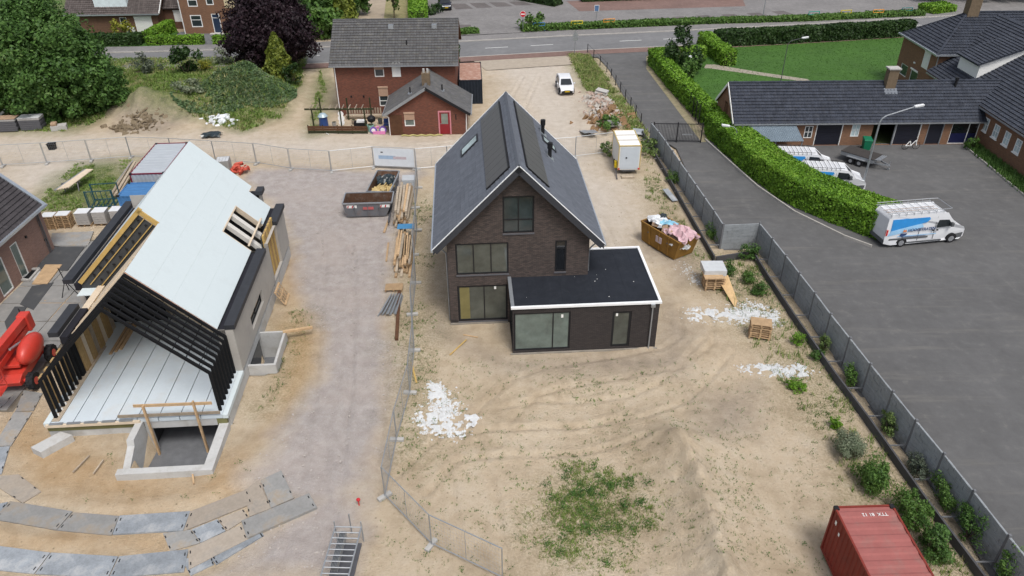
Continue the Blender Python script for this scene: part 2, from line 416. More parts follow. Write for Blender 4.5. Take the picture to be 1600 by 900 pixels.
# ---------------------------------------------------------------- ground: terrain with soil, gravel, grass masks
def seg_d(px, py, a, b):
    dx, dy = b[0]-a[0], b[1]-a[1]; l = dx*dx+dy*dy+1e-9
    t = np.clip(((px-a[0])*dx+(py-a[1])*dy)/l, 0, 1); return np.hypot(px-a[0]-t*dx, py-a[1]-t*dy)
def inpoly(px, py, poly):
    ins = np.zeros(px.shape, bool); n = len(poly)
    for i in range(n):
        (x0, y0), (x1, y1) = poly[i][:2], poly[(i+1) % n][:2]
        c = ((y0 > py) != (y1 > py)); xx = (x1-x0)*(py-y0)/((y1-y0) if y1 != y0 else 1e-9)+x0
        ins ^= c & (px < xx)
    return ins
def sdf(px, py, poly):
    d = np.full(px.shape, 1e9)
    for i in range(len(poly)): d = np.minimum(d, seg_d(px, py, poly[i], poly[(i+1) % len(poly)]))
    return np.where(inpoly(px, py, poly), d, -d)
def soft(px, py, poly, w): return np.clip(sdf(px, py, poly)/w*.5+.5, 0, 1)
def line_d(px, py, pts):
    d = np.full(np.shape(px), 1e9)
    for a, b in zip(pts, pts[1:]): d = np.minimum(d, seg_d(px, py, a, b))
    return d
_g = {}
def vnoise(x, y, s, seed=0):
    x = np.asarray(x, float)/s+seed*17.3; y = np.asarray(y, float)/s+seed*9.1
    if 'n' not in _g: _g['n'] = np.random.default_rng(3).random((256, 256))
    T = _g['n']; xi = np.floor(x).astype(int); yi = np.floor(y).astype(int); fx = x-xi; fy = y-yi; fx = fx*fx*(3-2*fx); fy = fy*fy*(3-2*fy)
    g = lambda a, b: T[a % 256, b % 256]
    return (g(xi, yi)*(1-fx)+g(xi+1, yi)*fx)*(1-fy)+(g(xi, yi+1)*(1-fx)+g(xi+1, yi+1)*fx)*fy
def fbm(x, y, s, seed=0): return .5*vnoise(x, y, s, seed)+.3*vnoise(x, y, s/2.1, seed+1)+.2*vnoise(x, y, s/4.3, seed+2)

B_YAW = R(3.77); BO = (-23.04, 28.36)
def bl(x, y): return (BO[0]+x*math.cos(B_YAW)-y*math.sin(B_YAW), BO[1]+x*math.sin(B_YAW)+y*math.cos(B_YAW))
PIT = [bl(4.45, -3.2), bl(8.05, -3.2), bl(8.05, 12), bl(4.45, 12)]
WELL = [bl(8.5, 4.12), bl(10.06, 4.12), bl(10.06, 7.33), bl(8.5, 7.33)]
BASEM = [bl(.4, .1), bl(8.4, .1), bl(8.4, 17), bl(.4, 17)]
MOUND = [(8.01, 26.89), (8.48, 23.84), (8.58, 21.02), (8.40, 18.56)]
TRACKS = [[(-1.59, 27.63), (-0.88, 29.74), (0.67, 31.79), (2.47, 32.70), (5.77, 33.41), (9.19, 34.25), (11.04, 36.07), (11.54, 39.44)], [(-0.37, 29.25), (1.31, 29.73), (3.99, 29.60), (6.74, 30.08), (8.63, 31.19), (10.07, 32.80), (12.04, 35.43)], [(-4.86, 24.71), (-3.23, 27.20), (-0.37, 27.62), (3.17, 27.59), (6.51, 28.48)],
    [(-8.81, 19.71), (-9.07, 24.74), (-9.72, 31.08), (-10.93, 38.26), (-12.21, 46.09), (-14.52, 53.03)], [(-7.54, 26.37), (-7.98, 32.13), (-8.95, 39.65), (-10.69, 47.90)], [(-49.59, 65.59), (-38.71, 66.35), (-23.82, 66.44), (-11.68, 65.04), (-3.51, 66.60), (0.10, 74.20), (2.37, 86.83)], [(3.10, 67.29), (5.29, 56.21), (7.91, 51.67), (8.78, 44.12)], [(-3.42, 30.01), (-1.86, 24.69), (-1.13, 19.66)]]
HEAPS = [((-37.31, 75.56, 0.00), 4.0, 2.6, 2.4), ((-28.90, 79.58, 0.00), 4.6, 4.2, 2.3), ((-30.67, 77.59, 0.00), 4.5, 3.5, 1.3), ((-26.64, 78.93, 0.00), 3.4, 3.5, 1.2), ((-36.40, 85.18, 0.00), 5, 4, .5), ((9.26, 74.43, 0.00), 2.6, 4.6, .9)]
PL = [('outer track plate, leftmost of the three at the lower edge', ((-23.59, 21.61, 0.00), (-19.85, 21.05, 0.00), (-19.99, 20.00, 0.00), (-23.41, 20.40, 0.00)), 0, 'steel_plate_blue'), ('outer track plate, middle of the three at the lower edge', ((-19.80, 21.05, 0.00), (-16.85, 20.84, 0.00), (-16.81, 19.77, 0.00), (-19.93, 20.00, 0.00)), .0, 'steel_plate_blue'), ('outer track plate, rightmost of the three at the lower edge', ((-16.80, 20.84, 0.00), (-13.97, 21.18, 0.00), (-13.76, 20.05, 0.00), (-16.76, 19.77, 0.00)), .0, 'steel_plate_blue'),
 ('brown-stained inner track plate nearest the left photo border', ((-23.12, 23.88, 0.00), (-19.97, 23.27, 0.00), (-20.17, 22.23, 0.00), (-23.33, 22.86, 0.00)), .02, 'steel_plate'), ('dark inner track plate, second of the inner row from the left', ((-19.92, 23.23, 0.00), (-17.73, 23.00, 0.00), (-17.61, 21.94, 0.00), (-20.15, 22.23, 0.00)), 0, 'steel_plate'), ('pale inner track plate below the ramp wall with a dark clod', ((-17.70, 23.00, 0.00), (-14.61, 23.23, 0.00), (-14.55, 22.16, 0.00), (-17.57, 21.97, 0.00)), .03, 'steel_plate_blue'),
 ('sandy brown inner track plate curving up to the gravel road', ((-14.61, 23.23, 0.00), (-12.38, 24.53, 0.00), (-11.90, 23.69, 0.00), (-14.53, 22.13, 0.00)), .015, 'steel_plate_rusty'), ('stained plate tucked under the square plate at the upper right', ((-12.54, 24.46, 0.00), (-12.06, 25.08, 0.00), (-11.00, 23.39, 0.00), (-11.86, 22.92, 0.00)), 0, 'steel_plate_rusty'), ('square plate with orange bands at the upper right of the track', ((-11.94, 25.08, 0.00), (-11.12, 25.68, 0.00), (-10.10, 23.98, 0.00), (-11.00, 23.39, 0.00)), .02, 'steel_plate'),
 ('middle plate touching the bare orange sand strip', ((-15.40, 22.03, 0.00), (-14.23, 22.23, 0.00), (-13.59, 21.51, 0.00), (-14.71, 21.08, 0.00)), -.01, 'steel_plate'), ('pale blue middle plate between two browner plates', ((-14.20, 22.23, 0.00), (-13.25, 22.79, 0.00), (-12.68, 22.15, 0.00), (-13.56, 21.51, 0.00)), 0, 'steel_plate_blue'), ('sandy middle plate under the long overlapping plates', ((-13.22, 22.79, 0.00), (-12.27, 23.36, 0.00), (-11.89, 22.92, 0.00), (-12.62, 22.15, 0.00)), -.005, 'steel_plate_rusty'),
 ('long brown plate under the topmost plate on the right', ((-13.97, 21.18, 0.00), (-12.06, 22.46, 0.00), (-11.53, 21.69, 0.00), (-13.58, 20.15, 0.00)), .03, 'steel_plate_rusty'), ('topmost long plate pointing to the gravel road', ((-12.12, 22.63, 0.00), (-9.44, 24.20, 0.00), (-8.90, 23.37, 0.00), (-11.59, 21.69, 0.00)), .08, 'steel_plate'), ('plate edge peeping out under the long brown plate', ((-14.11, 20.72, 0.00), (-12.81, 20.74, 0.00), (-12.62, 20.42, 0.00), (-13.42, 19.87, 0.00)), -.01, 'steel_plate_blue'), ('narrow plate edge under the topmost plates', ((-12.87, 20.78, 0.00), (-11.04, 22.03, 0.00), (-10.92, 21.89, 0.00), (-12.53, 20.39, 0.00)), 0, 'steel_plate_blue'),
 ('sand-covered plate at the left border above the inner track', ((-25.21, 25.34, 0.00), (-23.64, 25.53, 0.00), (-22.00, 24.45, 0.00), (-22.50, 23.77, 0.00)), .015, 'steel_plate_rusty'), ('small plate at the left border joining the inner track', ((-24.30, 23.52, 0.00), (-23.22, 23.85, 0.00), (-23.25, 22.82, 0.00), (-24.12, 22.26, 0.00)), .0, 'steel_plate_blue'), ('plate in the left track nearest the red lift', ((-26.72, 31.70, 0.00), (-25.56, 31.43, 0.00), (-25.32, 30.05, 0.00), (-26.25, 29.96, -0.00)), .0, 'steel_plate'), ('long plate in the left track, second from the red lift', ((-26.26, 29.91, 0.00), (-25.31, 29.90, 0.00), (-25.07, 27.46, 0.00), (-25.92, 27.38, 0.00)), .01, 'steel_plate'), ('plate in the left track, third from the red lift', ((-25.90, 27.33, 0.00), (-25.11, 27.42, 0.00), (-24.49, 25.58, 0.00), (-25.38, 25.47, 0.00)), .0, 'steel_plate_blue'), ('plate beside the front wheel of the red lift', ((-28.23, 30.22, 0.00), (-27.08, 31.34, 0.00), (-27.15, 30.11, 0.00), (-28.09, 28.86, 0.00)), .0, 'steel_plate')]
def height(x, y):
    x = np.asarray(x, float); y = np.asarray(y, float)
    z = (fbm(x, y, 5, 1)-.5)*.14+(fbm(x, y, 1.1, 4)-.5)*.07
    d = line_d(x, y, MOUND)+.5*(fbm(x, y, 1.3, 13)-.5); z = z+1.75*np.exp(-np.maximum(d, 0)/1.35)*(.8+.4*fbm(x, y, 1.1, 7))*np.clip((np.maximum(d, 0)+.25)/.3, .85, 1)
    if x.size > 100000:
        for tr_ in TRACKS:
            for o_ in (-.95, .95):
                q = [(a_[0]+o_*.0, a_[1]) for a_ in tr_]; nn = []
                for i_ in range(len(q)):
                    a_, b_ = q[max(0, i_-1)], q[min(len(q)-1, i_+1)]; l_ = math.hypot(b_[0]-a_[0], b_[1]-a_[1])+1e-9; nn.append((q[i_][0]-(b_[1]-a_[1])/l_*o_, q[i_][1]+(b_[0]-a_[0])/l_*o_))
                dd = line_d(x, y, nn)+.12*(fbm(x, y, .6, 3)-.5); z = z-.07*np.exp(-(dd/.17)**2)+.045*np.exp(-((dd-.30)/.13)**2)
    for (c, rx, ry, h) in HEAPS:
        q = ((x-c[0])/rx)**2+((y-c[1])/ry)**2; z = z+h*np.exp(-q*1.4)*(.7+.6*fbm(x, y, 1.6, 5))
    # spoil around the excavation of the half-built house
    z = z+.22*np.exp(-(line_d(x, y, [bl(-1.5, -5), bl(3, -6.2), bl(8, -5.6), bl(11.5, -1)])/1.3)**2)
    if x.size > 20000 or (x.size and float(x.min()) < -5 and float(y.min()) < 36):
        flat = np.zeros(x.shape)
        for _, q, _, _ in PL: flat = np.maximum(flat, np.clip(sdf(x, y, q)/.6+1, 0, 1))
        z = z*(1-flat)+.02*flat
    z = np.where(inpoly(x, y, PIT) | inpoly(x, y, WELL), -1.7, z)
    z = np.where(inpoly(x, y, BASEM), -1.9, z)
    return z
def gz(p): return float(height(np.array([p[0]]), np.array([p[1]]))[0])

GRAVEL = [(-22.42, 61.46), (-18.47, 61.41), (-13.27, 60.52), (-7.99, 60.45), (-8.59, 52.95), (-8.49, 46.04), (-8.02, 39.64), (-6.97, 34.40), (-6.57, 29.06), (-6.97, 24.73), (-6.42, 19.70), (-12.53, 19.74), (-11.31, 21.49), (-9.71, 23.60), (-12.72, 25.37), (-12.07, 28.17), (-10.57, 32.70), (-11.33, 36.93), (-13.69, 40.42), (-15.29, 46.12), (-19.10, 54.20), (-22.83, 59.08)]
GRASS = [[(-68.43, 94.59), (-25.61, 95.69), (-23.66, 83.81), (-23.25, 73.66), (-26.12, 70.19), (-32.39, 73.80), (-40.65, 74.86), (-42.46, 70.44), (-55.10, 70.64)],
         [(7.29, 96.17), (9.71, 96.12), (12.40, 75.89), (13.05, 68.43), (11.33, 67.97), (9.83, 79.96), (8.28, 82.13)],
         [(-38.73, 62.66), (-34.15, 63.31), (-30.16, 53.22), (-37.25, 53.31), (-38.36, 56.42)],
         [(-29.67, 89.39), (-25.70, 80.57), (-25.05, 89.81), (-25.51, 94.57), (-31.77, 94.70)],
         [(-22.86, 90.28), (-19.96, 80.47), (-19.05, 69.25), (-19.87, 71.29)]]
SPARSE = [[(12.01, 66.37), (13.02, 52.69), (13.53, 45.80), (17.12, 45.76), (18.00, 34.17), (18.45, 23.77), (19.44, 19.53), (15.23, 19.56), (15.49, 27.05), (14.33, 34.20), (13.53, 40.15), (12.04, 46.26), (10.87, 54.96)],
          [(2.06, 24.86), (5.67, 24.83), (6.01, 23.12), (3.23, 21.06), (1.53, 19.80), (0.78, 21.74)],
          [(-8.11, 56.39), (-6.68, 56.37), (-4.08, 34.37), (-4.82, 27.21), (-5.62, 27.22), (-6.97, 34.40), (-7.03, 44.30)],
          [(-14.05, 39.70), (-12.47, 38.97), (-12.22, 34.44), (-12.57, 30.09), (-13.59, 30.10), (-13.34, 34.45)]]
PALE = [[(-48.18, 67.26), (-37.46, 67.58), (-34.29, 61.63), (-37.21, 56.77), (-42.27, 56.83)],
        [(-51.87, 69.41), (-19.60, 68.92), (-4.19, 68.20), (-2.28, 65.05), (-7.79, 61.26), (-25.65, 64.64), (-48.36, 63.51)],
        [(-3.03, 94.68), (7.33, 94.48), (7.92, 74.08), (7.63, 61.32), (10.00, 56.15), (9.03, 45.85), (4.52, 45.90), (1.97, 70.61)]]
ORANGE = [[(-22.94, 27.80), (-15.11, 24.79), (-12.07, 28.17), (-11.11, 34.43), (-11.40, 39.67), (-14.05, 39.70), (-12.23, 30.09), (-13.17, 24.38), (-17.48, 23.29), (-22.96, 24.85), (-25.86, 27.82), (-25.84, 30.20)],
          [(-22.80, 22.43), (-15.12, 22.03), (-15.05, 21.12), (-22.12, 21.23)], [(-16.52, 47.04), (-15.37, 47.03), (-13.44, 39.69), (-13.97, 36.95)],
          [(-32.25, 43.74), (-29.01, 42.89), (-26.82, 37.08), (-28.77, 37.09)], [(-9.16, 39.65), (-8.14, 39.64), (-7.07, 26.36), (-8.01, 26.37)]]
DAMP = [[(-40.31, 74.86), (-41.52, 80.85), (-36.94, 80.77), (-32.39, 73.80), (-33.95, 69.47), (-38.68, 70.38)], [(-4.96, 46.01), (-3.69, 36.85), (-0.02, 34.33), (8.49, 34.49), (10.05, 40.18), (10.79, 36.72), (9.34, 33.09), (-0.75, 33.18), (-5.05, 36.87)],
        [(10.07, 46.74), (13.08, 45.80), (12.80, 42.45), (11.10, 42.47)], [(10.30, 30.91), (13.34, 31.95), (12.26, 27.97), (9.90, 27.54)]]

NX, NY = 440, 440
gx = np.linspace(-56, 24, NX); ty = np.linspace(0, 1, NY); gy = 15+ (112-15)*(.35*ty+.65*ty**2)
X, Y = np.meshgrid(gx, gy); Z = height(X, Y)
edge = np.minimum(np.minimum((X-gx[0])/4, (gx[-1]-X)/2), np.minimum((112-Y)/8, 9)).clip(0, 1)
far = np.clip((Y-88)/5, 0, 1); Z = Z*edge*(1-far)-.10*far
yard = [(13.67, 70.42), (15.09, 46.68), (17.69, 46.83), (19.72, 19.08), (40, 15), (40, 100), (15, 97)]
Z = np.where(inpoly(X, Y, [(p[0]+.15, p[1]) for p in yard]), -.15, Z)
lane_z = [(8.57, 95.01), (10.91, 94.41), (11.68, 89.12), (12.45, 76.28), (13.22, 69.58), (15.15, 65.25), (17.94, 59.83), (17.82, 66.75), (16.90, 89.52), (19.32, 99.45), (7.58, 98.19)]
Z = np.where(sdf(X, Y, lane_z) > -.3, np.minimum(Z, -.06), Z)
Z = np.where(sdf(X, Y, [(-5.00, 94.17), (7.52, 97.32), (8.97, 95.00), (8.32, 91.76), (-2.89, 89.39)]) > 0, np.minimum(Z, -.04), Z)
idx = np.arange(NX*NY).reshape(NY, NX)
me = bpy.data.meshes.new('ground')
V = np.stack([X, Y, Z], -1).reshape(-1, 3)
F = np.stack([idx[:-1, :-1], idx[:-1, 1:], idx[1:, 1:], idx[1:, :-1]], -1).reshape(-1, 4)
me.vertices.add(len(V)); me.vertices.foreach_set('co', V.astype(np.float32).ravel())
me.loops.add(F.size); me.loops.foreach_set('vertex_index', F.astype(np.int32).ravel())
me.polygons.add(len(F)); me.polygons.foreach_set('loop_start', np.arange(0, F.size, 4, dtype=np.int32)); me.polygons.foreach_set('loop_total', np.full(len(F), 4, dtype=np.int32))
me.polygons.foreach_set('use_smooth', np.ones(len(F), bool)); me.update(calc_edges=True); me.validate()
wob = (fbm(X, Y, 2.2, 9)-.5)*2.0
def soft_max(polys, w, wobble=.9):
    r = np.zeros(X.shape)
    for p in polys: r = np.maximum(r, np.clip((sdf(X, Y, p)+wob*wobble)/w*.5+.5, 0, 1))
    return r
mg = soft_max([GRAVEL], .8); mgr = soft_max(GRASS, 1.6); msp = soft_max(SPARSE, 1.5, 1.4); mp = soft_max(PALE, 2.5); mo = soft_max(ORANGE, .9); md = soft_max(DAMP, 1.2, .6)
for nm, ch in (('maskA', (mg, mgr, msp, np.ones_like(mg))), ('maskB', (mp, mo, md, np.ones_like(mg)))):
    a = me.color_attributes.new(nm, 'FLOAT_COLOR', 'POINT'); a.data.foreach_set('color', np.stack(ch, -1).reshape(-1).astype(np.float32))
ground = bpy.data.objects.new('ground', me); COL.objects.link(ground); struct(ground)
m, t, p = nodes_of('soil'); MATS['soil'] = m
tc = t.nodes.new('ShaderNodeTexCoord').outputs['Object']
A = t.nodes.new('ShaderNodeVertexColor'); A.layer_name = 'maskA'; Bn = t.nodes.new('ShaderNodeVertexColor'); Bn.layer_name = 'maskB'
sa = t.nodes.new('ShaderNodeSeparateColor'); sb = t.nodes.new('ShaderNodeSeparateColor'); L(t, A.outputs[0], sa.inputs[0]); L(t, Bn.outputs[0], sb.inputs[0])
n_big = noise(t, tc, .28, 5); n_mid = noise(t, tc, 1.4, 6, .65); n_fine = noise(t, tc, 9, 5, .7); n_grit = noise(t, tc, 34, 3, .7)
sand = ramp(t, mth(t, 'ADD', mth(t, 'MULTIPLY', n_big, .55), mth(t, 'MULTIPLY', n_mid, .45)), [(.34, (.36, .285, .195)), (.5, (.47, .382, .275)), (.66, (.545, .463, .355))])
sand = mix(t, mth(t, 'MULTIPLY', ramp(t, n_mid, [(.55, (0, 0, 0)), (.75, (1, 1, 1))]), .35), sand, (.44, .37, .28))
sand = mix(t, sb.outputs[0], sand, ramp(t, n_mid, [(.3, (.46, .40, .33)), (.7, (.56, .505, .44))]))
sand = mix(t, sb.outputs[1], sand, ramp(t, n_mid, [(.3, (.36, .245, .135)), (.7, (.47, .345, .215))]))
sand = mix(t, mth(t, 'MULTIPLY', sb.outputs[2], .75), sand, ramp(t, n_mid, [(.3, (.20, .17, .14)), (.7, (.33, .275, .22))]))
# rutted wheel tracks that curve over the plot
wv = N(t, 'ShaderNodeTexWave', Scale=.16, Distortion=9.0, Detail=3.0); wv.inputs['Detail Scale'].default_value = .6; L(t, tc, wv.inputs['Vector'])
rut = ramp(t, wv.outputs['Fac'], [(.9, (0, 0, 0)), (.98, (.12, .12, .12))]); sand = mix(t, mth(t, 'MULTIPLY', rut, n_mid), sand, (.27, .205, .14))
# scattered dark crumbs and dry weed specks
vo = N(t, 'ShaderNodeTexVoronoi', Scale=2.6); L(t, tc, vo.inputs['Vector'])
sp = ramp(t, vo.outputs['Distance'], [(.06, (1, 1, 1)), (.15, (0, 0, 0))])
spm = mth(t, 'MULTIPLY', sp, ramp(t, n_big, [(.42, (0, 0, 0)), (.6, (.8, .8, .8))])); sand = mix(t, spm, sand, (.15, .125, .07))
grav = ramp(t, mth(t, 'ADD', mth(t, 'MULTIPLY', n_mid, .5), mth(t, 'MULTIPLY', n_grit, .5)), [(.32, (.255, .222, .205)), (.5, (.365, .33, .31)), (.68, (.48, .44, .42))])
grav = mix(t, mth(t, 'MULTIPLY', ramp(t, n_big, [(.45, (0, 0, 0)), (.62, (1, 1, 1))]), .4), grav, (.40, .345, .31))
vg = N(t, 'ShaderNodeTexVoronoi', Scale=11.0); L(t, tc, vg.inputs['Vector'])
grav = mix(t, ramp(t, vg.outputs['Distance'], [(.07, (.55,)*3), (.14, (0, 0, 0))]), grav, (.55, .5, .47))
sand = mix(t, ramp(t, n_fine, [(.56, (0, 0, 0)), (.72, (.45,)*3)]), sand, (.29, .225, .15)); sand = mix(t, ramp(t, n_fine, [(.28, (.4,)*3), (.42, (0, 0, 0))]), sand, (.56, .48, .38))
vd = N(t, 'ShaderNodeTexVoronoi', Scale=6.5); L(t, tc, vd.inputs['Vector']); sand = mix(t, mth(t, 'MULTIPLY', ramp(t, vd.outputs['Distance'], [(.08, (1, 1, 1)), (.16, (0, 0, 0))]), ramp(t, n_mid, [(.45, (0, 0, 0)), (.6, (.7,)*3)])), sand, (.20, .155, .10))
c = mix(t, sa.outputs[0], sand, grav)
spf = mth(t, 'MULTIPLY', sa.outputs[2], ramp(t, n_fine, [(.42, (0, 0, 0)), (.62, (.75,)*3)])); c = mix(t, spf, c, ramp(t, n_mid, [(.3, (.10, .105, .035)), (.7, (.21, .19, .085))]))
gf = mth(t, 'MULTIPLY', sa.outputs[1], ramp(t, n_fine, [(.3, (.35,)*3), (.5, (1, 1, 1))])); c = mix(t, gf, c, ramp(t, n_mid, [(.3, (.045, .075, .02)), (.55, (.12, .15, .045)), (.75, (.24, .21, .11))]))
L(t, c, p.inputs['Base Color']); p.inputs['Roughness'].default_value = .95; p.inputs['Specular IOR Level'].default_value = .15
bump(t, p, mth(t, 'ADD', mth(t, 'ADD', mth(t, 'MULTIPLY', n_mid, .5), mth(t, 'MULTIPLY', n_fine, .6)), mth(t, 'MULTIPLY', n_grit, .25)), .9, .14)
me.materials.append(m)
fgm = MB()
for q in (((-700, -100), (-55.9, -100), (-55.9, 900), (-700, 900)), ((23.9, -100), (700, -100), (700, 900), (23.9, 900)), ((-55.9, 111.8), (23.9, 111.8), (23.9, 900), (-55.9, 900)), ((-55.9, -100), (23.9, -100), (23.9, 15.1), (-55.9, 15.1))):
    fgm.poly([(*p_, -.13) for p_ in q])
far_ground = fgm.build('far_ground', mat('field', (.10, .13, .05), .95, .3, .05)); struct(far_ground)

# ---------------------------------------------------------------- paved surfaces
def paved(name, base, dirt, scale=1.2, grain=28, bmp=.25, streak=None, brick=None, crack=0):
    m, t, p = nodes_of(name); tc = t.nodes.new('ShaderNodeTexCoord').outputs['Object']
    a = noise(t, tc, .18*scale, 5, .6); b = noise(t, tc, 1.1*scale, 5, .65); g = noise(t, tc, grain, 3, .7)
    f = mth(t, 'ADD', mth(t, 'ADD', mth(t, 'MULTIPLY', a, .4), mth(t, 'MULTIPLY', b, .35)), mth(t, 'MULTIPLY', g, .25))
    c = ramp(t, f, [(.33, tuple(x*.72 for x in base)), (.5, base), (.67, tuple(x*1.3 for x in base))])
    if brick:
        br = N(t, 'ShaderNodeTexBrick', Scale=1.0); br.inputs['Brick Width'].default_value = brick[0]; br.inputs['Row Height'].default_value = brick[1]; br.inputs['Mortar Size'].default_value = brick[2]
        br.inputs['Color1'].default_value = (1, 1, 1, 1); br.inputs['Color2'].default_value = (.78, .78, .78, 1); br.inputs['Mortar'].default_value = (.5, .5, .5, 1); L(t, tc, br.inputs['Vector'])
        mm = t.nodes.new('ShaderNodeMix'); mm.data_type = 'RGBA'; mm.blend_type = 'MULTIPLY'; mm.inputs[0].default_value = .8; L(t, c, mm.inputs[6]); L(t, br.outputs[0], mm.inputs[7]); c = mm.outputs[2]
    if streak:
        mp_ = t.nodes.new('ShaderNodeMapping'); mp_.inputs['Rotation'].default_value = (0, 0, streak[0]); mp_.inputs['Scale'].default_value = (.12, 1.3, 1); L(t, tc, mp_.inputs[0])
        st = noise(t, mp_.outputs[0], .8, 5, .7); c = mix(t, ramp(t, st, [(.55, (0, 0, 0)), (.75, (streak[1],)*3)]), c, dirt)
    c = mix(t, ramp(t, b, [(.58, (0, 0, 0)), (.74, (.4,)*3)]), c, dirt)
    if crack:
        wd = t.nodes.new('ShaderNodeVectorMath'); wd.operation = 'MULTIPLY_ADD'; nz_ = N(t, 'ShaderNodeTexNoise', Scale=.7, Detail=4.0); L(t, tc, nz_.inputs['Vector']); L(t, nz_.outputs['Color'], wd.inputs[0]); wd.inputs[1].default_value = (1.6, 1.6, 0); L(t, tc, wd.inputs[2])
        vv = N(t, 'ShaderNodeTexVoronoi', Scale=crack); vv.feature = 'DISTANCE_TO_EDGE'; L(t, wd.outputs[0], vv.inputs['Vector'])
        ck = mth(t, 'MULTIPLY', ramp(t, vv.outputs['Distance'], [(.0, (1, 1, 1)), (.02, (0, 0, 0))]), ramp(t, a, [(.42, (0, 0, 0)), (.6, (.38,)*3)])); c = mix(t, ck, c, tuple(x*1.35 for x in dirt))
        v2 = N(t, 'ShaderNodeTexVoronoi', Scale=.35); L(t, tc, v2.inputs['Vector']); c = mix(t, mth(t, 'MULTIPLY', ramp(t, v2.outputs['Distance'], [(.05, (1, 1, 1)), (.16, (0, 0, 0))]), mth(t, 'MULTIPLY', b, .8)), c, tuple(x*.55 for x in base))
    L(t, c, p.inputs['Base Color']); p.inputs['Roughness'].default_value = .9; bump(t, p, g, bmp, .01); MATS[name] = m; return m
paved('asphalt_yard', (.097, .096, .096), (.165, .155, .14), streak=(R(-38), .6)); paved('asphalt_lane', (.13, .126, .12), (.19, .175, .15), streak=(R(80), .45), crack=.15); paved('asphalt_road', (.155, .155, .158), (.19, .185, .18), streak=(R(7), .3))
paved('clinker', (.215, .205, .20), (.26, .25, .235), brick=(.21, .105, .008)); paved('clinker_dark', (.13, .115, .11), (.17, .15, .14), brick=(.21, .105, .008)); paved('clinker_red', (.20, .125, .105), (.26, .19, .16), brick=(.21, .105, .008))
paved('path_dirt', (.33, .27, .20), (.24, .20, .14)); paved('slate_paving', (.13, .135, .14), (.17, .17, .16), brick=(.6, .6, .02)); paved('lawn_soil', (.038, .105, .009), (.085, .14, .02), grain=14)
paved('slab_grey', (.23, .225, .215), (.33, .28, .21)); paved('mat_black', (.055, .057, .06), (.13, .12, .105))
mat('kerb', (.40, .38, .35), .85, .15); mat('road_white', (.72, .72, .70), .7, .1, wear=(.25, .25, .24), wearamt=.5, wearscale=6)

yard_poly = [(16.19, 69.54), (15.20, 65.55), (15.05, 46.50), (17.60, 46.83), (18.08, 40.25), (18.65, 31.10), (19.24, 26.76), (19.84, 22.55), (19.64, 18.93), (62, 15), (62, 66.2), (20.3, 66.2)]
o = sheet(yard_poly, .004).build('asphalt_yard', MATS['asphalt_yard']); struct(o)
lane = [(8.57, 95.01), (10.91, 94.41), (11.68, 89.12), (12.45, 76.28), (13.22, 69.58), (15.15, 65.25), (17.94, 59.83), (17.82, 66.75), (16.14, 89.54), (16.95, 94.84), (19.32, 99.45), (7.58, 98.19)]
o = sheet(lane, .010).build('asphalt_lane', MATS['asphalt_yard']); struct(o)
verge = [(16.95, 94.84), (16.14, 89.54), (17.82, 66.75), (18.66, 66.74), (16.90, 89.52), (17.50, 94.28)]
o = sheet(verge, .016).build('lane_verge', mat('verge_sand', (.27, .23, .15), .95, .25, 2, wear=(.12, .14, .05), wearamt=.8, wearscale=1.5)); struct(o)
dr = Vector((math.cos(R(7)), math.sin(R(7)))); RA = Vector((0.2, 96.9)); rn = Vector((-dr.y, dr.x))
def rd(s, n, z=0):
    q = RA+dr*s+rn*n; q.y += -.035*min(0, s+10)*0; return (q.x, q.y, z)
# the road bends: heading about 5 degrees on the left, 8 on the right; built from a centre line
CL = [(-75, 93.6), (-50, 94.0), (-36, 95.0), (-24, 96.0), (-7, 98.2), (9.2, 101.1), (25, 103.4), (40, 106.0), (58, 109.4), (90, 116)]
def off(d):
    out = []
    for i, pnt in enumerate(CL):
        a = CL[max(0, i-1)]; b = CL[min(len(CL)-1, i+1)]; v = Vector((b[0]-a[0], b[1]-a[1])).normalized(); out.append((pnt[0]-v.y*d, pnt[1]+v.x*d))
    return out
def strip(name, d0, d1, z, m, thick=.1):
    a, b = off(d0), off(d1); mb = MB()
    for i in range(len(a)-1):
        mb.poly([(*a[i], z), (*a[i+1], z), (*b[i+1], z), (*b[i], z)])
    return struct(mb.build(name, m))
strip('road', -3.3, 3.6, .02, MATS['asphalt_road'])
strip('pavement_near', -5.4, -3.5, .03, MATS['clinker_red']); strip('pavement_far', 3.75, 6.2, .12, MATS['clinker'])
for nm, d in (('kerb_far', 3.6), ('kerb_near', -3.5)):
    a, b = off(d), off(d+.16); mb = MB()
    for i in range(len(a)-1): mb.hexa([(*a[i], 0), (*a[i+1], 0), (*b[i+1], 0), (*b[i], 0), (*a[i], .13 if d > 0 else .05), (*a[i+1], .13 if d > 0 else .05), (*b[i+1], .13 if d > 0 else .05), (*b[i], .13 if d > 0 else .05)])
    struct(mb.build('kerb', MATS['kerb']))
cl = off(0); acc = 0; dash_me = None; road_o = bpy.data.objects['road']
for i in range(len(cl)-1):
    a, b = Vector(cl[i]), Vector(cl[i+1]); l = (b-a).length; d = (b-a)/l; n_ = Vector((-d.y, d.x)); s = (6-acc % 6) % 6
    while s < l-1:
        q = a+d*s; e = a+d*min(l, s+3); mb = MB(); mb.poly([(*(q-n_*.07), .026), (*(e-n_*.07), .026), (*(e+n_*.07), .026), (*(q+n_*.07), .026)])
        struct(mb.build('lane_marking', MATS['road_white'])); s += 6
    acc += l
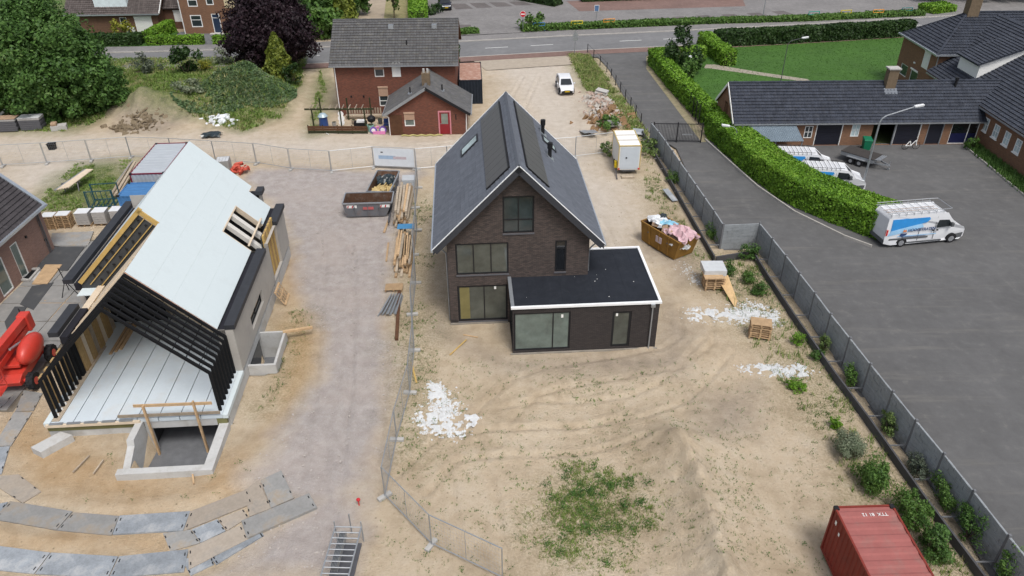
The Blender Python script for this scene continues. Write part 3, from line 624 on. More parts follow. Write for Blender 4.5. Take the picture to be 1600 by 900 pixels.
# parking court beyond the road, its bays, the lane up to the trees
park = [off(6.3)[3], off(6.3)[4], off(6.3)[5], off(6.3)[6], off(6.3)[7], off(6.3)[8], (95, 118), (95, 170), (-15, 170), (-15, 103)]
struct(sheet(park, .03).build('parking_court', MATS['clinker']))
struct(sheet([(10.41, 118.67), (36.32, 121.39), (37.20, 126.71), (8.91, 125.60)], .036).build('parking_aisle', MATS['clinker_red']))
for i, (x0, y0, x1, y1) in enumerate([(683,42,705,42), (712,42,735,42)]+[(955+k*29, 36-k*.9, 978+k*29, 35-k*.9) for k in range(13)]+[(706+k*28, 14-k*1.4, 730+k*28, 13-k*1.4) for k in range(5)]):
    pass
for a, b, c_, d in [((-10.29, 108.55, 0.00),(-8.31, 108.50, -0.00),(-8.47, 111.00, 0.00),(-10.49, 111.05, 0.00)), ((-7.68, 108.49, 0.00),(-5.53, 108.44, 0.00),(-5.63, 110.94, 0.00),(-7.83, 110.99, 0.00)), ((-8.39, 120.37, 0.00),(-5.66, 120.72, 0.00),(-7.11, 124.21, 0.00),(-9.63, 124.27, 0.00)), ((-5.18, 121.13, 0.00),(-2.72, 121.50, 0.00),(-4.09, 124.58, 0.00),(-6.52, 124.64, 0.00)), ((-2.13, 121.91, 0.00),(0.45, 122.28, 0.00),(-0.96, 124.95, 0.00),(-3.39, 125.01, 0.00)), ((0.85, 122.70, 0.00),(3.45, 123.07, 0.00),(2.09, 125.32, 0.00),(-0.35, 125.38, 0.00)),
                    ((13.73, 110.86, 0.00),(15.41, 111.19, 0.00),(14.90, 113.06, 0.00),(13.28, 112.72, 0.00)), ((17.20, 111.52, 0.00),(18.99, 111.85, 0.00),(18.34, 113.74, 0.00),(16.61, 113.40, -0.00)), ((20.70, 112.18, 0.00),(22.60, 112.51, -0.00),(21.81, 114.43, 0.00),(20.07, 114.08, 0.00)), ((24.33, 112.84, -0.00),(26.25, 113.18, 0.00),(25.51, 115.11, 0.00),(23.66, 114.77, 0.00)), ((28.00, 113.52, 0.00),(30.13, 113.85, 0.00),(29.25, 115.81, 0.00),(27.38, 115.46, 0.00)), ((31.89, 114.19, 0.00),(34.04, 114.53, 0.00),(33.22, 116.51, 0.00),(31.23, 116.16, 0.00)), ((35.83, 114.87, 0.00),(38.00, 115.21, 0.00),(37.23, 117.21, 0.00),(35.22, 116.86, 0.00)), ((39.73, 115.96, 0.00),(41.93, 116.30, 0.00),(41.22, 118.34, 0.00),(39.27, 117.98, 0.00))]:
    struct(sheet([a, b, c_, d], .037).build('parking_bay', MATS['clinker_dark']))
struct(sheet([(-21.05, 100.90), (-15.47, 100.78), (-19.09, 127.22), (-19.61, 142.51), (-24.76, 142.65), (-23.64, 127.34)], .025).build('farm_track', MATS['path_dirt']))
struct(sheet([(-17.98, 109.07), (-14.19, 108.99), (-16.47, 139.66), (-21.41, 139.79)], .03).build('garden_plot', mat('dry_plot', (.26, .23, .12), .95, .25, 1.5, wear=(.13, .16, .05), wearamt=.8, wearscale=1.2)))
struct(sheet([(-5.00, 94.17), (7.52, 97.32), (8.97, 95.00), (8.32, 91.76), (-2.89, 89.39)], .012).build('forecourt', mat('forecourt_dust', (.36, .31, .25), .95, .15, 1.5)))
lawn_poly = [(25.25, 96.96), (25.11, 102.43), (56.35, 107.76), (43.55, 79.38), (23.61, 76.88), (19.56, 76.75), (18.36, 93.71)]
lawn = sheet(lawn_poly, .02).build('lawn', MATS['lawn_soil']); struct(lawn)
struct(sheet([(23.59, 91.20), (24.59, 91.18), (28.75, 88.30), (33.93, 85.30), (34.05, 83.91), (28.42, 87.08), (23.63, 89.65), (23.02, 89.66)], .03).build('garden_path', mat('path_tiles', (.30, .27, .22), .9, .15, 3)))
struct(sheet([(19.90, 77.74), (21.97, 77.90), (21.23, 73.86), (19.61, 73.89)], .032).build('side_path', MATS['slate_paving']))
struct(sheet([(-46, 100.8), (-30, 101.2), (-30, 108), (-46, 108)], .03).build('front_yard', MATS['slate_paving']))
struct(sheet([(-62, 100.4), (-46.2, 100.8), (-46.2, 108), (-62, 108)], .03).build('front_garden', MATS['lawn_soil']))

# ================================================================ HOUSE A: new dark brick house
mat('slate', (.12, .131, .155), .6, .12, 1.5, isl=.1); mat('white_trim', (.80, .81, .82), .35, .04); mat('fascia', (.045, .047, .055), .5, .1)
mat('bitumen', (.018, .021, .028), .75, .25, 1.2, wear=(.03, .034, .042), wearamt=.5, wearscale=2); mat('solar', (.082, .081, .082), .4, .06, 1); mat('sill_stone', (.10, .10, .11), .6, .1)
A = thing('detached_house', 'new dark brown brick house with steep slate roof and flat-roofed side extension', 'house', (-4.4953, 37.1809, 0), .0616)
AW, AHe, AHa, AL = 9.8386, 5.5628, 10.5383, 12.2423
WX0, WX1, WY0, WY1 = .78, 9.06, .5, 11.74
slope = (AHa-AHe)/(AW/2); rt = .30   # roof build-up thickness measured vertically
zt = lambda x: AHe+slope*min(x, AW-x)-rt
n_ = lambda s: (s, 1)
def gable_hp(x0): # wall outline under both roof slopes, in wall coordinates starting at x0
    return [(-slope, 1, AHe-rt+slope*x0), (slope, 1, AHe-rt+slope*(AW-x0))]
X = Vector((1, 0, 0)); Y_ = Vector((0, 1, 0)); Z3 = Vector((0, 0, 1))
hA = [(4.03-WX0, 6.22, 5.82-WX0, 8.55), (1.27-WX0, 3.54, 4.34-WX0, 5.64), (7.06-WX0, 3.52, 7.73-WX0, 5.63), (1.26-WX0, .2, 4.27-WX0, 2.76)]
mb = MB(); facade(mb, (WX0, WY0, 0), X, WX1-WX0, 11, hA, gable_hp(WX0), .14, z0=-.2)
facade(mb, (WX1, WY1, 0), -X, WX1-WX0, 11, [(1, 1, 3, 2.4), (5, .1, 6, 2.3), (3.4, 4, 5.4, 6)], gable_hp(AW-WX1), .14, z0=-.2)
facade(mb, (WX1, WY0, 0), Y_, WY1-WY0, zt(WX1), [(4.5, .1, 5.5, 2.3)], (), .14, z0=-.2)
facade(mb, (WX0, WY1, 0), -Y_, WY1-WY0, zt(WX0), [(2, .1, 3, 2.3), (6, 1, 8, 2.3)], (), .14, z0=-.2)
mb.build('wall', MATS['brick_dark'], A)
AF, AG = MATS['black_metal'], MATS['glass_mid']
O_ = (WX0, WY0, 0)
def sillA(w_, a, b, c, O, ex=X):
    m = MB(); ex = Vector(ex); nr = ex.cross(Z3); m.bb(O, ex, nr, Z3, a-.02, -.12, c-.09, b+.02, .05, c-.004); m.build('sill', MATS['sill_stone'], w_)
h = hA[0]; w_ = window(A, O_, X, *h, AF, MATS['glass_dark'], [(h[0]+h[2])/2], [h[1]+.85], .09); sillA(w_, h[0], h[2], h[1], O_)
h = hA[1]; w_ = window(A, O_, X, *h, AF, AG, [h[0]+1.03, h[0]+2.05], (), .09); sillA(w_, h[0], h[2], h[1], O_)
h = hA[2]; w_ = window(A, O_, X, *h, AF, MATS['glass_black'], (), [h[1]+1.55], .09); sillA(w_, h[0], h[2], h[1], O_)
h = hA[3]; w_ = window(A, O_, X, *h, AF, AG, [h[0]+1.6], (), .11, name='sliding_door'); sillA(w_, h[0], h[2], h[1], O_)
m = MB(); m.bb(O_, X, -Y_, Z3, h[0]+2.2, -.062, 2.42, h[0]+2.33, -.058, 2.62); m.build('glazing_sticker', MATS['white_paint'], w_)
m = MB(); m.bb(O_, X, -Y_, Z3, h[0]+.14, -.066, .34, h[0]+.72, -.062, 2.62); m.build('yellow_board', mat('yellow_board', (.19, .165, .07), .6), w_)
for O2, ex, hs_ in (((WX1, WY1, 0), -X, [(1, 1, 3, 2.4), (5, .1, 6, 2.3), (3.4, 4, 5.4, 6)]), ((WX1, WY0, 0), Y_, [(4.5, .1, 5.5, 2.3)]), ((WX0, WY1, 0), -Y_, [(2, .1, 3, 2.3), (6, 1, 8, 2.3)])):
    for h in hs_: window(A, O2, ex, *h, AF, AG)
# soldier-course plinth band at the corner pier
m = MB(); m.box(WX0-.012, WY0-.012, -.2, 1.2, WY0+.1, .36); m.build('plinth', MATS['brick_extension'], A)
# roof: two decks, stepped slate courses, trims
sl = math.hypot(1, slope); upL = Vector((1, 0, slope))/sl; upR = Vector((-1, 0, slope))/sl; nL = Vector((-slope, 0, 1))/sl; nR = Vector((slope, 0, 1))/sl
VL = AW/2*sl
for u, nrm, up, P0, nm in ((Y_, nL, upL, Vector((0, 0, AHe)), 'roof'), (Y_, nR, upR, Vector((AW, 0, AHe)), 'roof')):
    m = MB(); m.prism([(0, 0), (AW/2, AHa-AHe), (AW/2, AHa-AHe-rt), (rt*.0, -rt)], .02, AL-.02, (lambda a, b, t: (a, t, AHe+b-.03)) if nrm.x < 0 else (lambda a, b, t: (AW-a, t, AHe+b-.03)))
    rf = m.build(nm, MATS['fascia'], A)
    m = MB(); rows = 20; dv = VL/rows
    for j in range(rows):
        a = P0+up*(j*dv); b = P0+up*((j+1)*dv)
        cols = 38; off_ = .5 if j % 2 else 0
        for k in range(cols+1):
            y0 = max(.06, (k-off_)*AL/cols+.006); y1 = min(AL-.06, (k+1-off_)*AL/cols-.006)
            if y1-y0 < .02: continue
            q = lambda pnt, y, h: tuple(pnt+Y_*y+nrm*h)
            hh = .045+random.uniform(-.006, .006)
            b2 = b+up*(.03 if j < rows-1 else 0); m.poly([q(a, y0, hh), q(b2, y0, .006), q(b2, y1, .006), q(a, y1, hh)] if nrm.x > 0 else [q(a, y1, hh), q(b2, y1, .006), q(b2, y0, .006), q(a, y0, hh)])
    m.build('roof_slates', MATS['slate'], rf, kind='stuff')
    # verge: dark board on both gables with a thin bright cap
    for yb, s in ((-.03, 1), (AL+.0, -1)):
        m = MB(); m.bb(P0-Z3*.0+Y_*yb, up, Y_, nrm, -.02, -.0, -.34, VL, .03, .02); m.build('bargeboard', MATS['fascia'], A)
        m = MB(); m.bb(P0+Y_*yb, up, Y_, nrm, -.03, -.015, .022, VL-.01, .075, .055); m.build('verge_trim', MATS['white_trim'], A)
    m = MB(); m.bb(P0, Y_, -Vector((up.x, 0, 0)).normalized(), Z3, .0, -.02, -.16, AL, .12, -.03); m.build('gutter', MATS['zinc'], A)
# ridge tiles, one by one
rm = MB(); rm.prism([(-.14, -.10), (0, .07), (.14, -.10), (.11, -.12), (0, .03), (-.11, -.12)], 0, .385, lambda u, v, t: (u, t, v)); rme = rm.mesh('ridge_tile'); rme.materials.append(MATS['slate'])
for k in range(31): link('ridge_tile', rme, A, (AW/2, .08+k*.39, AHa+.05+.004*(k % 2)))
# solar strips: rows of dark panels lying on both slopes
for P0, up, nrm in ((Vector((0, 0, AHe)), upL, nL), (Vector((AW, 0, AHe)), upR, nR)):
    s0, s1 = 3.22*sl, 4.44*sl; npan = 12; y0, y1 = .86, 11.5
    pm = MB(); dy = (y1-y0)/npan; pm.bb((0, 0, 0), Y_, up, nrm, .01, 0, .045, dy-.012, s1-s0, .085); pme = pm.mesh('solar_panel'); pme.materials.append(MATS['solar'])
    for k in range(npan): link('solar_panel', pme, A, tuple(P0+up*s0+Y_*(y0+k*dy)))
    m = MB(); m.bb(P0+up*s1, Y_, up, nrm, y0-.05, .01, .03, y1+.05, .09, .13); m.bb(P0+up*s0, Y_, up, nrm, y0-.06, 0, .03, y0-.005, s1-s0, .12); m.build('panel_edge', MATS['black_metal'], A)
# roof windows
def rooflight(P0, up, nrm, s0, s1, y0, y1, pane):
    m = MB(); B = lambda a, b, c, d: m.bb(P0, Y_, up, nrm, a, b, .0, c, d, .12)
    B(y0, s0, y0+.1, s1); B(y1-.1, s0, y1, s1); B(y0+.1, s0, y1-.1, s0+.1); B(y0+.1, s1-.1, y1-.1, s1)
    f = m.build('roof_window', MATS['anthracite'], A); g = MB(); g.bb(P0, Y_, up, nrm, y0+.08, s0+.08, .05, y1-.08, s1-.08, .10); g.build('pane', pane, f)
rooflight(Vector((0, 0, AHe)), upL, nL, 1.83*sl, 2.94*sl, 8.75, 9.9, MATS['glass_pale']); rooflight(Vector((AW, 0, AHe)), upR, nR, 1.86*sl, 2.75*sl, 8.95, 9.95, MATS['glass_pale'])
for x, y in ((7.30, 10.71), (7.36, 6.85)):
    z = AHe+slope*(AW-x); m = MB(); m.tube((x, y, z-.1), (x, y, z+.75), .12, 12); m.tube((x, y, z+.62), (x, y, z+.98), .17, 12); m.tube((x, y, z+.98), (x, y, z+1.0), .1, 10)
    v = m.build('flue_pipe', MATS['black_metal'], A); m = MB(); m.bb((x, y, z), Y_, upR, nR, -.28, -.3, .035, .28, .3, .06); m.build('flashing', MATS['zinc'], v)
# extension
EX1, EX2, EY1, EY2, EH = 4.273, 12.7921, -2.7878, 3.5493, 3.2725
EO = (EX1+.09, EY1+.09, 0); EWd = EX2-EX1-.18
hE = [(4.42-EO[0], .2, 7.66-EO[0], 2.84), (10.05-EO[0], .2, 11.15-EO[0], 2.69)]
mb = MB(); facade(mb, EO, X, EWd, EH-.10, hE, (), .14, z0=-.2); facade(mb, (EX2-.09, EY1+.09, 0), Y_, EY2-EY1-.18, EH-.10, [(3, .2, 4.2, 2.4)], (), .14, z0=-.2)
facade(mb, (EX2-.09, EY2-.09, 0), -X, EX2-.09-WX1, EH-.1, (), (), z0=-.2); facade(mb, (EX1+.09, WY0, 0), -Y_, WY0-EY1-.09, EH-.1, [(.4, .2, 3.1, 2.84)], (), .14, z0=-.2)
ext = mb.build('extension', MATS['brick_extension'], A)
h = hE[0]; w_ = window(ext, EO, X, *h, AF, MATS['glass_teal'], [h[0]+2.25], (), .10, name='glass_door'); m = MB(); m.bb(EO, X, -Y_, Z3, h[0]+2.72, -.062, 2.42, h[0]+2.84, -.058, 2.62); m.build('glazing_sticker', MATS['white_paint'], w_) if False else None
h = hE[1]; w_ = window(ext, EO, X, *h, AF, AG, (), (), .13, name='garden_door')
window(ext, (EX2-.09, EY1+.09, 0), Y_, 3, .2, 4.2, 2.4, AF, AG); window(ext, (EX1+.09, WY0, 0), -Y_, .4, .2, 3.1, 2.84, AF, MATS['glass_teal'], [1.7])
m = MB(); m.bb(EO, X, -Y_, Z3, hE[0][0]+2.7, -.05, 2.4, hE[0][0]+2.82, -.045, 2.62); m.bb(EO, X, -Y_, Z3, hE[1][0]+.2, -.05, 2.35, hE[1][0]+.32, -.045, 2.57); m.build('glazing_sticker', MATS['white_paint'], ext)
m = MB(); m.box(EX1+.12, EY1+.12, EH-.12, EX2-.12, WY0-.005, EH-.04); m.box(WX1+.005, WY0-.005, EH-.12, EX2-.12, EY2-.12, EH-.04); fr = m.build('flat_roof', MATS['bitumen'], A)
# bitumen strips with lapped seams
for k in range(9):
    y0 = EY1+.16; x0 = EX1+.2+k*.93; x1 = min(x0+.915, EX2-.2)
    m = MB(); m.box(x0, y0, EH-.042, x1, (EY2-.2) if x0 > WX1+.1 else WY0-.03, EH-.034+.003*(k % 2)); m.build('roofing_sheet', MATS['bitumen'], fr)
cap = lambda *a: MB_cap(*a)
m = MB(); m.box(EX1, EY1, EH-.1, EX2, EY1+.15, EH+.03); m.build('roof_edge_trim', MATS['white_trim'], A)
m = MB(); m.box(EX2-.15, EY1+.152, EH-.1, EX2, EY2, EH+.03); m.build('roof_edge_trim', MATS['white_trim'], A)
m = MB(); m.box(WX1+.01, EY2-.15, EH-.1, EX2-.153, EY2, EH+.03); m.build('roof_edge_trim', MATS['white_trim'], A)
m = MB(); m.box(EX1, EY1+.202, EH-.1, EX1+.2, WY0-.004, EH+.03); m.build('roof_edge_trim', MATS['zinc'], A)
for i in range(34):
    pass
m = MB()
for i in range(9):
    x = EX1+.6+random.random()*7.4; y = EY1+.4+random.random()**1.5*4
    if y > WY0-.1 and x < WX1+.2: continue
    s = random.uniform(.015, .045); m.bb((x, y, EH-.028), (math.cos(i), math.sin(i), 0), (-math.sin(i), math.cos(i), 0), Z3, 0, 0, 0, s*1.7, s, .012)
m.build('mortar_crumbs', MATS['white_paint'], fr, kind='stuff')
# rain pipes
def pipe(pts, parent, r=.045, mname='galv', nm='downpipe'):
    m = MB(); m.path(pts, r, 8)
    for p_ in pts[1:-1]: m.ball(p_, r*1.15, r*1.15, r*1.15, 8, 4)
    return m.build(nm, MATS[mname], parent)
pipe([(EX2-.5, EY1-.02, EH-.12), (EX2-.5, EY1-.02, .0)], A)
m = MB(); m.box(EX2-.62, EY1-.1, EH-.28, EX2-.38, EY1+.04, EH-.1); m.build('rain_hopper', MATS['galv'], A)
pipe([(.02, 1.0, AHe-.2), (WX0-.3, 1.0, AHe-.55), (WX0-.07, 1.0, AHe-.8), (WX0-.07, 1.0, 0)], A)
pipe([(AW-.02, .9, AHe-.2), (WX1+.3, .9, AHe-.55), (WX1+.08, .9, AHe-.8), (WX1+.08, .9, EH)], A)
m = MB(); m.box(WX0-.04, WY0-.1, -.1, EX1, WY0-.016, .12); m.box(EX1-.05, EY1-.03, -.1, EX2+.02, EY1+.07, .07); m.build('foundation_strip', mat('dirty_concrete', (.26, .235, .20), .9, .25, 2), A)

# ================================================================ HOUSE B: shell of the house under construction
mat('cladding_grey', (.40, .38, .35), .85, .08, .7, wear=(.32, .30, .28), wearamt=.5, wearscale=.6); mat('insulation', (.57, .635, .65), .6, .03, .8, wear=(.48, .53, .54), wearamt=.35, wearscale=.8, isl=.012); mat('parapet', (.02, .02, .026), .7, .15); mat('frame_black', (.009, .0095, .011), .8, .2)
mat('timber_yellow', (.50, .34, .12), .7, .15, 3); mat('timber_pale', (.60, .50, .38), .75, .12, 3); mat('membrane', (.055, .058, .06), .8, .2, 2); mat('slab_white', (.52, .58, .62), .8, .06, .8, wear=(.50, .48, .44), wearamt=.35, wearscale=.7)
mat('pit_floor', (.14, .145, .155), .8, .2, 2.5); mat('olive_board', (.17, .165, .075), .8, .15, 2); mat('cast_concrete', (.46, .46, .45), .8, .1, 1.0, wear=(.33, .31, .28), wearamt=.6, wearscale=1.3)
Bh = thing('house_shell', 'half-built house with white insulated roof and black portal frames over an open deck', 'house', (*BO, 0), B_YAW)
ZD = 1.0; RX, RZ = 4.125, 7.55
# deck of long floor planks
ew = [-.1, 1.02, 2.06, 3.10, 4.14, 5.18, 6.22, 7.26, 8.36]
for i in range(8):
    m = MB(); y1 = 15.5 if i > 0 else 15.5
    m.box(ew[i]+.022, -.30, ZD-.22, ew[i+1]-.022, y1, ZD); m.build('floor_plank', MATS['slab_white'], Bh)
m = MB(); m.box(.02, -.22, ZD-.22, 8.3, 15.4, ZD-.06); m.build('joint_fill', MATS['membrane'], Bh)
for a_ in ((-.42, -.32, ZD-.22, -.1, 15.5, ZD+.02), (8.36, -.32, ZD-.22, 8.62, 3.2, ZD+.02)): m = MB(); m.box(*a_); m.build('deck_edge', MATS['insulation'], Bh)
m = MB(); m.box(-.05, -.2, ZD+.002, .32, 6.0, ZD+.06); m.build('edge_plank', MATS['timber_grey'], Bh)
m = MB(); m.box(-.3, -.45, ZD-.18, 4.3, -.33, ZD-.03); m.build('deck_front_profile', MATS['timber_pale'], Bh)
m = MB()
for k in range(5): m.box(-.1+k*.85, -.44, ZD-.01, .55+k*.85, -.30, ZD+.03)
m.build('metal_profiles', MATS['galv'], Bh)
# foundation
for a_ in ((-.35, -.28, .45, 4.05, -.12, ZD-.23), (8.0, -.28, .35, 8.5, -.12, ZD-.23)): m = MB(); m.box(*a_); m.build('olive_formwork', MATS['olive_board'], Bh)
m = MB(); m.box(-.35, -.25, -1.2, 4.05, -.05, .45); m.box(8.02, -.25, -1.9, 8.5, 0, .35); m.build('foundation_wall', MATS['cast_concrete'], Bh)
m = MB(); m.box(8.36, .02, -2, 8.56, 4.2, ZD-.23); m.box(8.36, 7.2, -2, 8.56, 17.3, ZD-.23); m.box(8.36, 4.2, .35, 8.56, 7.2, ZD-.23); m.build('foundation_wall', MATS['cast_concrete'], Bh)
m = MB(); m.box(-.35, -.05, -1.2, -.15, 17, ZD-.23); m.build('foundation_wall', MATS['cast_concrete'], Bh)
m = MB(); m.prism([(-.75, -1.35), (-.1, -1.75), (.95, -.62), (.25, -.32)], -.3, .45, lambda u, v, t: (u, v, t)); m.build('footing_block', MATS['cast_concrete'], Bh)
# ramp pit: retaining walls, floor, opening into the basement
m = MB(); m.box(4.4, -3.15, -1.42, 8.02, 12, -1.3); m.build('basement_floor', MATS['pit_floor'], Bh)
m = MB(); m.box(4.05, -3.5, -1.5, 8.55, -3.12, .42); m.box(8.08, -3.12, -1.5, 8.55, -.26, .42); m.build('ramp_wall', MATS['cast_concrete'], Bh)
m = MB(); m.prism([(-.3, -1.5), (-2.75, -1.5), (-2.75, .05), (-1.75, .55), (-1.65, .85), (-.3, .85)], 4.05, 4.4, lambda u, v, t: (t, u, v)); m.build('ramp_wall', MATS['cast_concrete'], Bh, label='stepped inner wall of the cellar ramp')
m = MB(); m.box(4.4, -.26, .3, 8.0, .0, ZD-.23); m.build('lintel', MATS['cast_concrete'], Bh)
m = MB(); m.box(4.06, .0, -1.5, 4.36, 12, .7); m.box(8.04, .02, -1.5, 8.34, 12, .7); m.box(4.36, 11.9, -1.5, 8.04, 12, .7); m.build('basement_wall', MATS['membrane'], Bh)
m = MB(); m.box(4.36, -.25, -1.3, 4.62, -.02, .3); m.build('jamb', MATS['cast_concrete'], Bh)
# guard rail of scaffold boards in front of the opening
rail = MB(); rail.beam((4.25, -.40, 1.95), (8.05, -.40, 1.90), .05, .17); rail.build('guard_rail', MATS['timber'], Bh)
rail = MB(); rail.beam((3.3, -.35, 1.27), (8.3, -.35, 1.22), .05, .17); rail.build('guard_rail', MATS['timber_grey'], Bh)
for a, b in (((4.75, -.50, 2.0), (4.75, -.5, -1.3)), ((7.2, -.50, 2.15), (7.2, -.5, -1.3))):
    rail = MB(); rail.beam(a, b, .09, .14, (0, 1, 0)); rail.build('guard_post', MATS['timber'], Bh)
# light well beside the side wall
m = MB(); m.box(9.96, 4.25, -1.7, 10.1, 7.2, .6); m.box(8.57, 4.1, -1.7, 10.1, 4.25, .6); m.box(8.57, 7.2, -1.7, 10.1, 7.35, .6); m.build('light_well', MATS['cast_concrete'], Bh)
m = MB(); m.box(8.57, 4.26, -1.3, 9.95, 7.19, -1.2); m.build('light_well_floor', MATS['pit_floor'], Bh)
m = MB(); m.box(8.555, 4.5, -1.2, 8.575, 6.9, .33); m.build('basement_window', MATS['glass_black'], Bh)
# black portal frames: eight rafter pairs with posts
fr_me = MB(); W2, KH, AH = 4.125, 2.47, 6.55; fd = .11; ft = .15
outl = [(-W2, 0), (-W2, KH), (0, AH), (W2, KH), (W2, 0), (W2-ft, 0), (W2-ft, KH-.06), (0, AH-.21), (-W2+ft, KH-.06), (-W2+ft, 0)]
def pol(idx): return [outl[i] for i in idx]
for q in ((0, 1, 8, 9), (1, 2, 7, 8), (2, 3, 6, 7), (3, 4, 5, 6)): fr_me.prism(pol(q)[::-1], 0, fd, lambda u, v, t: (u, t, v))
fme = fr_me.mesh('portal_frame'); fme.materials.append(MATS['frame_black'])
for k in range(8): link('portal_frame', fme, Bh, (RX, k*.427, ZD+.002))
fs = math.hypot(W2, AH-KH)
for side in (-1, 1):
    for k in range(1, 8):
        tt = k/8; xx = RX+side*W2*(1-tt); zz = ZD+KH+(AH-KH)*tt-.14
        m = MB(); m.tube((xx-side*.03, .1, zz), (xx-side*.03, 3.05, zz), .022, 5); m.build('spacer_bar', MATS['frame_black'], Bh)
m = MB()
for k in range(6): m.tube((.12, k*.43+.2, ZD), (.12, k*.43+.2, ZD+.16), .06, 8)
m.build('post_caps', MATS['white_paint'], Bh)
# right slope: white insulation boards, back half carries on up to a higher ridge
Pz = lambda x: RZ+RX-x   # height of the right plane
RX2 = 3.23; EAV = 7.82
ur = Vector((1, 0, -1)).normalized(); nr_ = Vector((1, 0, 1)).normalized()
def board(x0, y0, x1, y1, th=.16, nm='insulation_board', mt='insulation'):
    m = MB(); s2 = math.sqrt(2); m.bb((0, 0, RZ+RX), Y_, ur, nr_, y0+.001, x0*s2+.0015, -th, y1-.001, x1*s2-.0015, 0); return m.build(nm, MATS[mt], Bh)
def bandx(x0, x1, y0, y1):
    board(x0, y0, x1, y1)
nb = 4
xs = [RX+(EAV-RX)*i/nb for i in range(nb+1)]
for i in range(nb):
    a, b = xs[i], xs[i+1]
    for (ya, yb) in ((3.2, 11.35), (11.35, 14.7), (14.7, 17.3)):
        if ya == 11.35:
            if a >= 6.4: continue
            board(a, ya, min(b, 6.42), yb)
        else: board(a, ya, b, yb)
board(xs[2], 11.35, 6.42, 14.7) if xs[2] < 6.42 and xs[3] <= 6.42 and False else None
board(RX2, 8.35, RX, 17.3); board(RX2, 17.3, 5.2, 18.1); board(5.2, 17.3, 6.6, 18.1)
m = MB(); s2 = math.sqrt(2); m.bb((0, 0, RZ+RX), Y_, ur, nr_, 3.16, RX*s2, -.32, 11.35, EAV*s2, -.165); m.bb((0, 0, RZ+RX), Y_, ur, nr_, 11.35, RX*s2, -.32, 14.7, 6.4*s2, -.165); m.bb((0, 0, RZ+RX), Y_, ur, nr_, 14.7, RX*s2, -.32, 17.3, EAV*s2, -.165); m.bb((0, 0, RZ+RX), Y_, ur, nr_, 8.36, RX2*s2, -.32, 17.9, RX*s2-.005, -.165); m.build('roof_deck', MATS['timber_pale'], Bh)
m = MB(); m.bb((0, 0, RZ+RX), Y_, ur, nr_, 3.145, RX*s2, -.2, 3.19, EAV*s2, -.03); m.build('verge_batten', mat('verge_pink', (.50, .28, .20), .7), Bh)
# two rafters crossing the notch left for a tall window
m = MB(); m.bb((0, 0, RZ+RX), Y_, ur, nr_, 11.38, 6.42*s2, -.75, 14.68, 7.7*s2, -.7); m.build('shade_board', MATS['frame_black'], Bh)  # black board added under the slots; its colour stands in for shade
for y in (12.3, 13.5):
    m = MB(); m.bb((0, 0, RZ+RX), Y_, ur, nr_, y, 6.425*s2, -.3, y+.36, 8.3*s2, -.03); m.build('rafter', mat('rafter_white', (.60, .58, .54), .75, .1), Bh)
m = MB(); m.beam((7.75, 11.3, 4.25), (7.75, 14.9, 4.25), .12, .06); m.build('cross_batten', MATS['timber_pale'], Bh)
m = MB(); m.bb((0, 0, RZ+RX), Y_, ur, nr_, 11.32, 6.36*s2, -.3, 14.73, 6.42*s2, .02); m.bb((0, 0, RZ+RX), Y_, ur, nr_, 11.32, 6.43*s2, -.3, 11.37, EAV*s2, .01); m.bb((0, 0, RZ+RX), Y_, ur, nr_, 14.69, 6.43*s2, -.3, 14.74, EAV*s2, .01); m.build('notch_frame', MATS['timber_pale'], Bh)
# left slopes
ul = Vector((-1, 0, -1)).normalized(); nl_ = Vector((-1, 0, 1)).normalized()
m = MB(); m.bb((RX2, 0, RZ+RX-RX2), Y_, ul, nl_, 8.4, .01, -.18, 18.0, 4.55*s2, 0); m.build('insulation_board', MATS['insulation'], Bh)
m = MB(); m.bb((RX, 0, RZ), Y_, ul, nl_, 3.2, .01, -.16, 8.25, 3.9*s2, 0); m.build('insulation_board', MATS['timber_pale'], Bh, label='cream roof layers of the low left slope')
for k in range(3):
    m = MB(); m.bb((RX, 0, RZ), Y_, ul, nl_, 3.6+k*.5, .0, .01, 3.66+k*.5, 3.9*s2, .05); m.build('roof_batten', MATS['timber_pale'], Bh)
# front gable wall of the higher back half, dark membrane with battens and brackets
mb = MB(); facade(mb, (-1.2, 8.40, 0), X, 4.43+4.4, 12, (), [(-1, 1, RZ+RX-2*RX2-1.2-.02), (1, 1, RZ+RX+1.2-.02)], z0=2.5); mb.build('gable_wall', MATS['membrane'], Bh)
m = MB(); dl = Vector((-1, 0, -1)).normalized(); m.bb((RX2, 8.30, RZ+RX-RX2), dl, Y_, Vector((-1, 0, 1)).normalized(), -.1, 0, -.22, 4.5*s2, .1, .02); m.build('gable_edge_beam', MATS['timber_yellow'], Bh)
m = MB(); m.bb((RX2, 8.30, RZ+RX-RX2), ur, Y_, nr_, -.02, 0, -.22, .92*s2, .1, .02); m.build('gable_edge_beam', MATS['timber_yellow'], Bh)
for o_ in (.55, 1.05):
    m = MB(); m.bb((RX2, 8.33, RZ+RX-RX2), dl, Y_, Vector((-1, 0, 1)).normalized(), .2, 0, -o_-.05, 4.3*s2, .05, -o_); m.build('gable_batten', MATS['timber_yellow'], Bh)
for k in range(8):
    for o_ in (.38, .85):
        c = Vector((RX2, 8.35, RZ+RX-RX2))+dl*(.6+k*.68)+Vector((-1, 0, 1)).normalized()*(-o_)
        m = MB(); m.bb(c, dl, Y_, Vector((-1, 0, 1)).normalized(), -.07, -.05, -.05, .07, .03, -.02); m.bb(c, dl, Y_, Vector((-1, 0, 1)).normalized(), -.02, -.05, -.04, .02, .03, .06); m.build('wall_bracket', MATS['black_metal'], Bh)
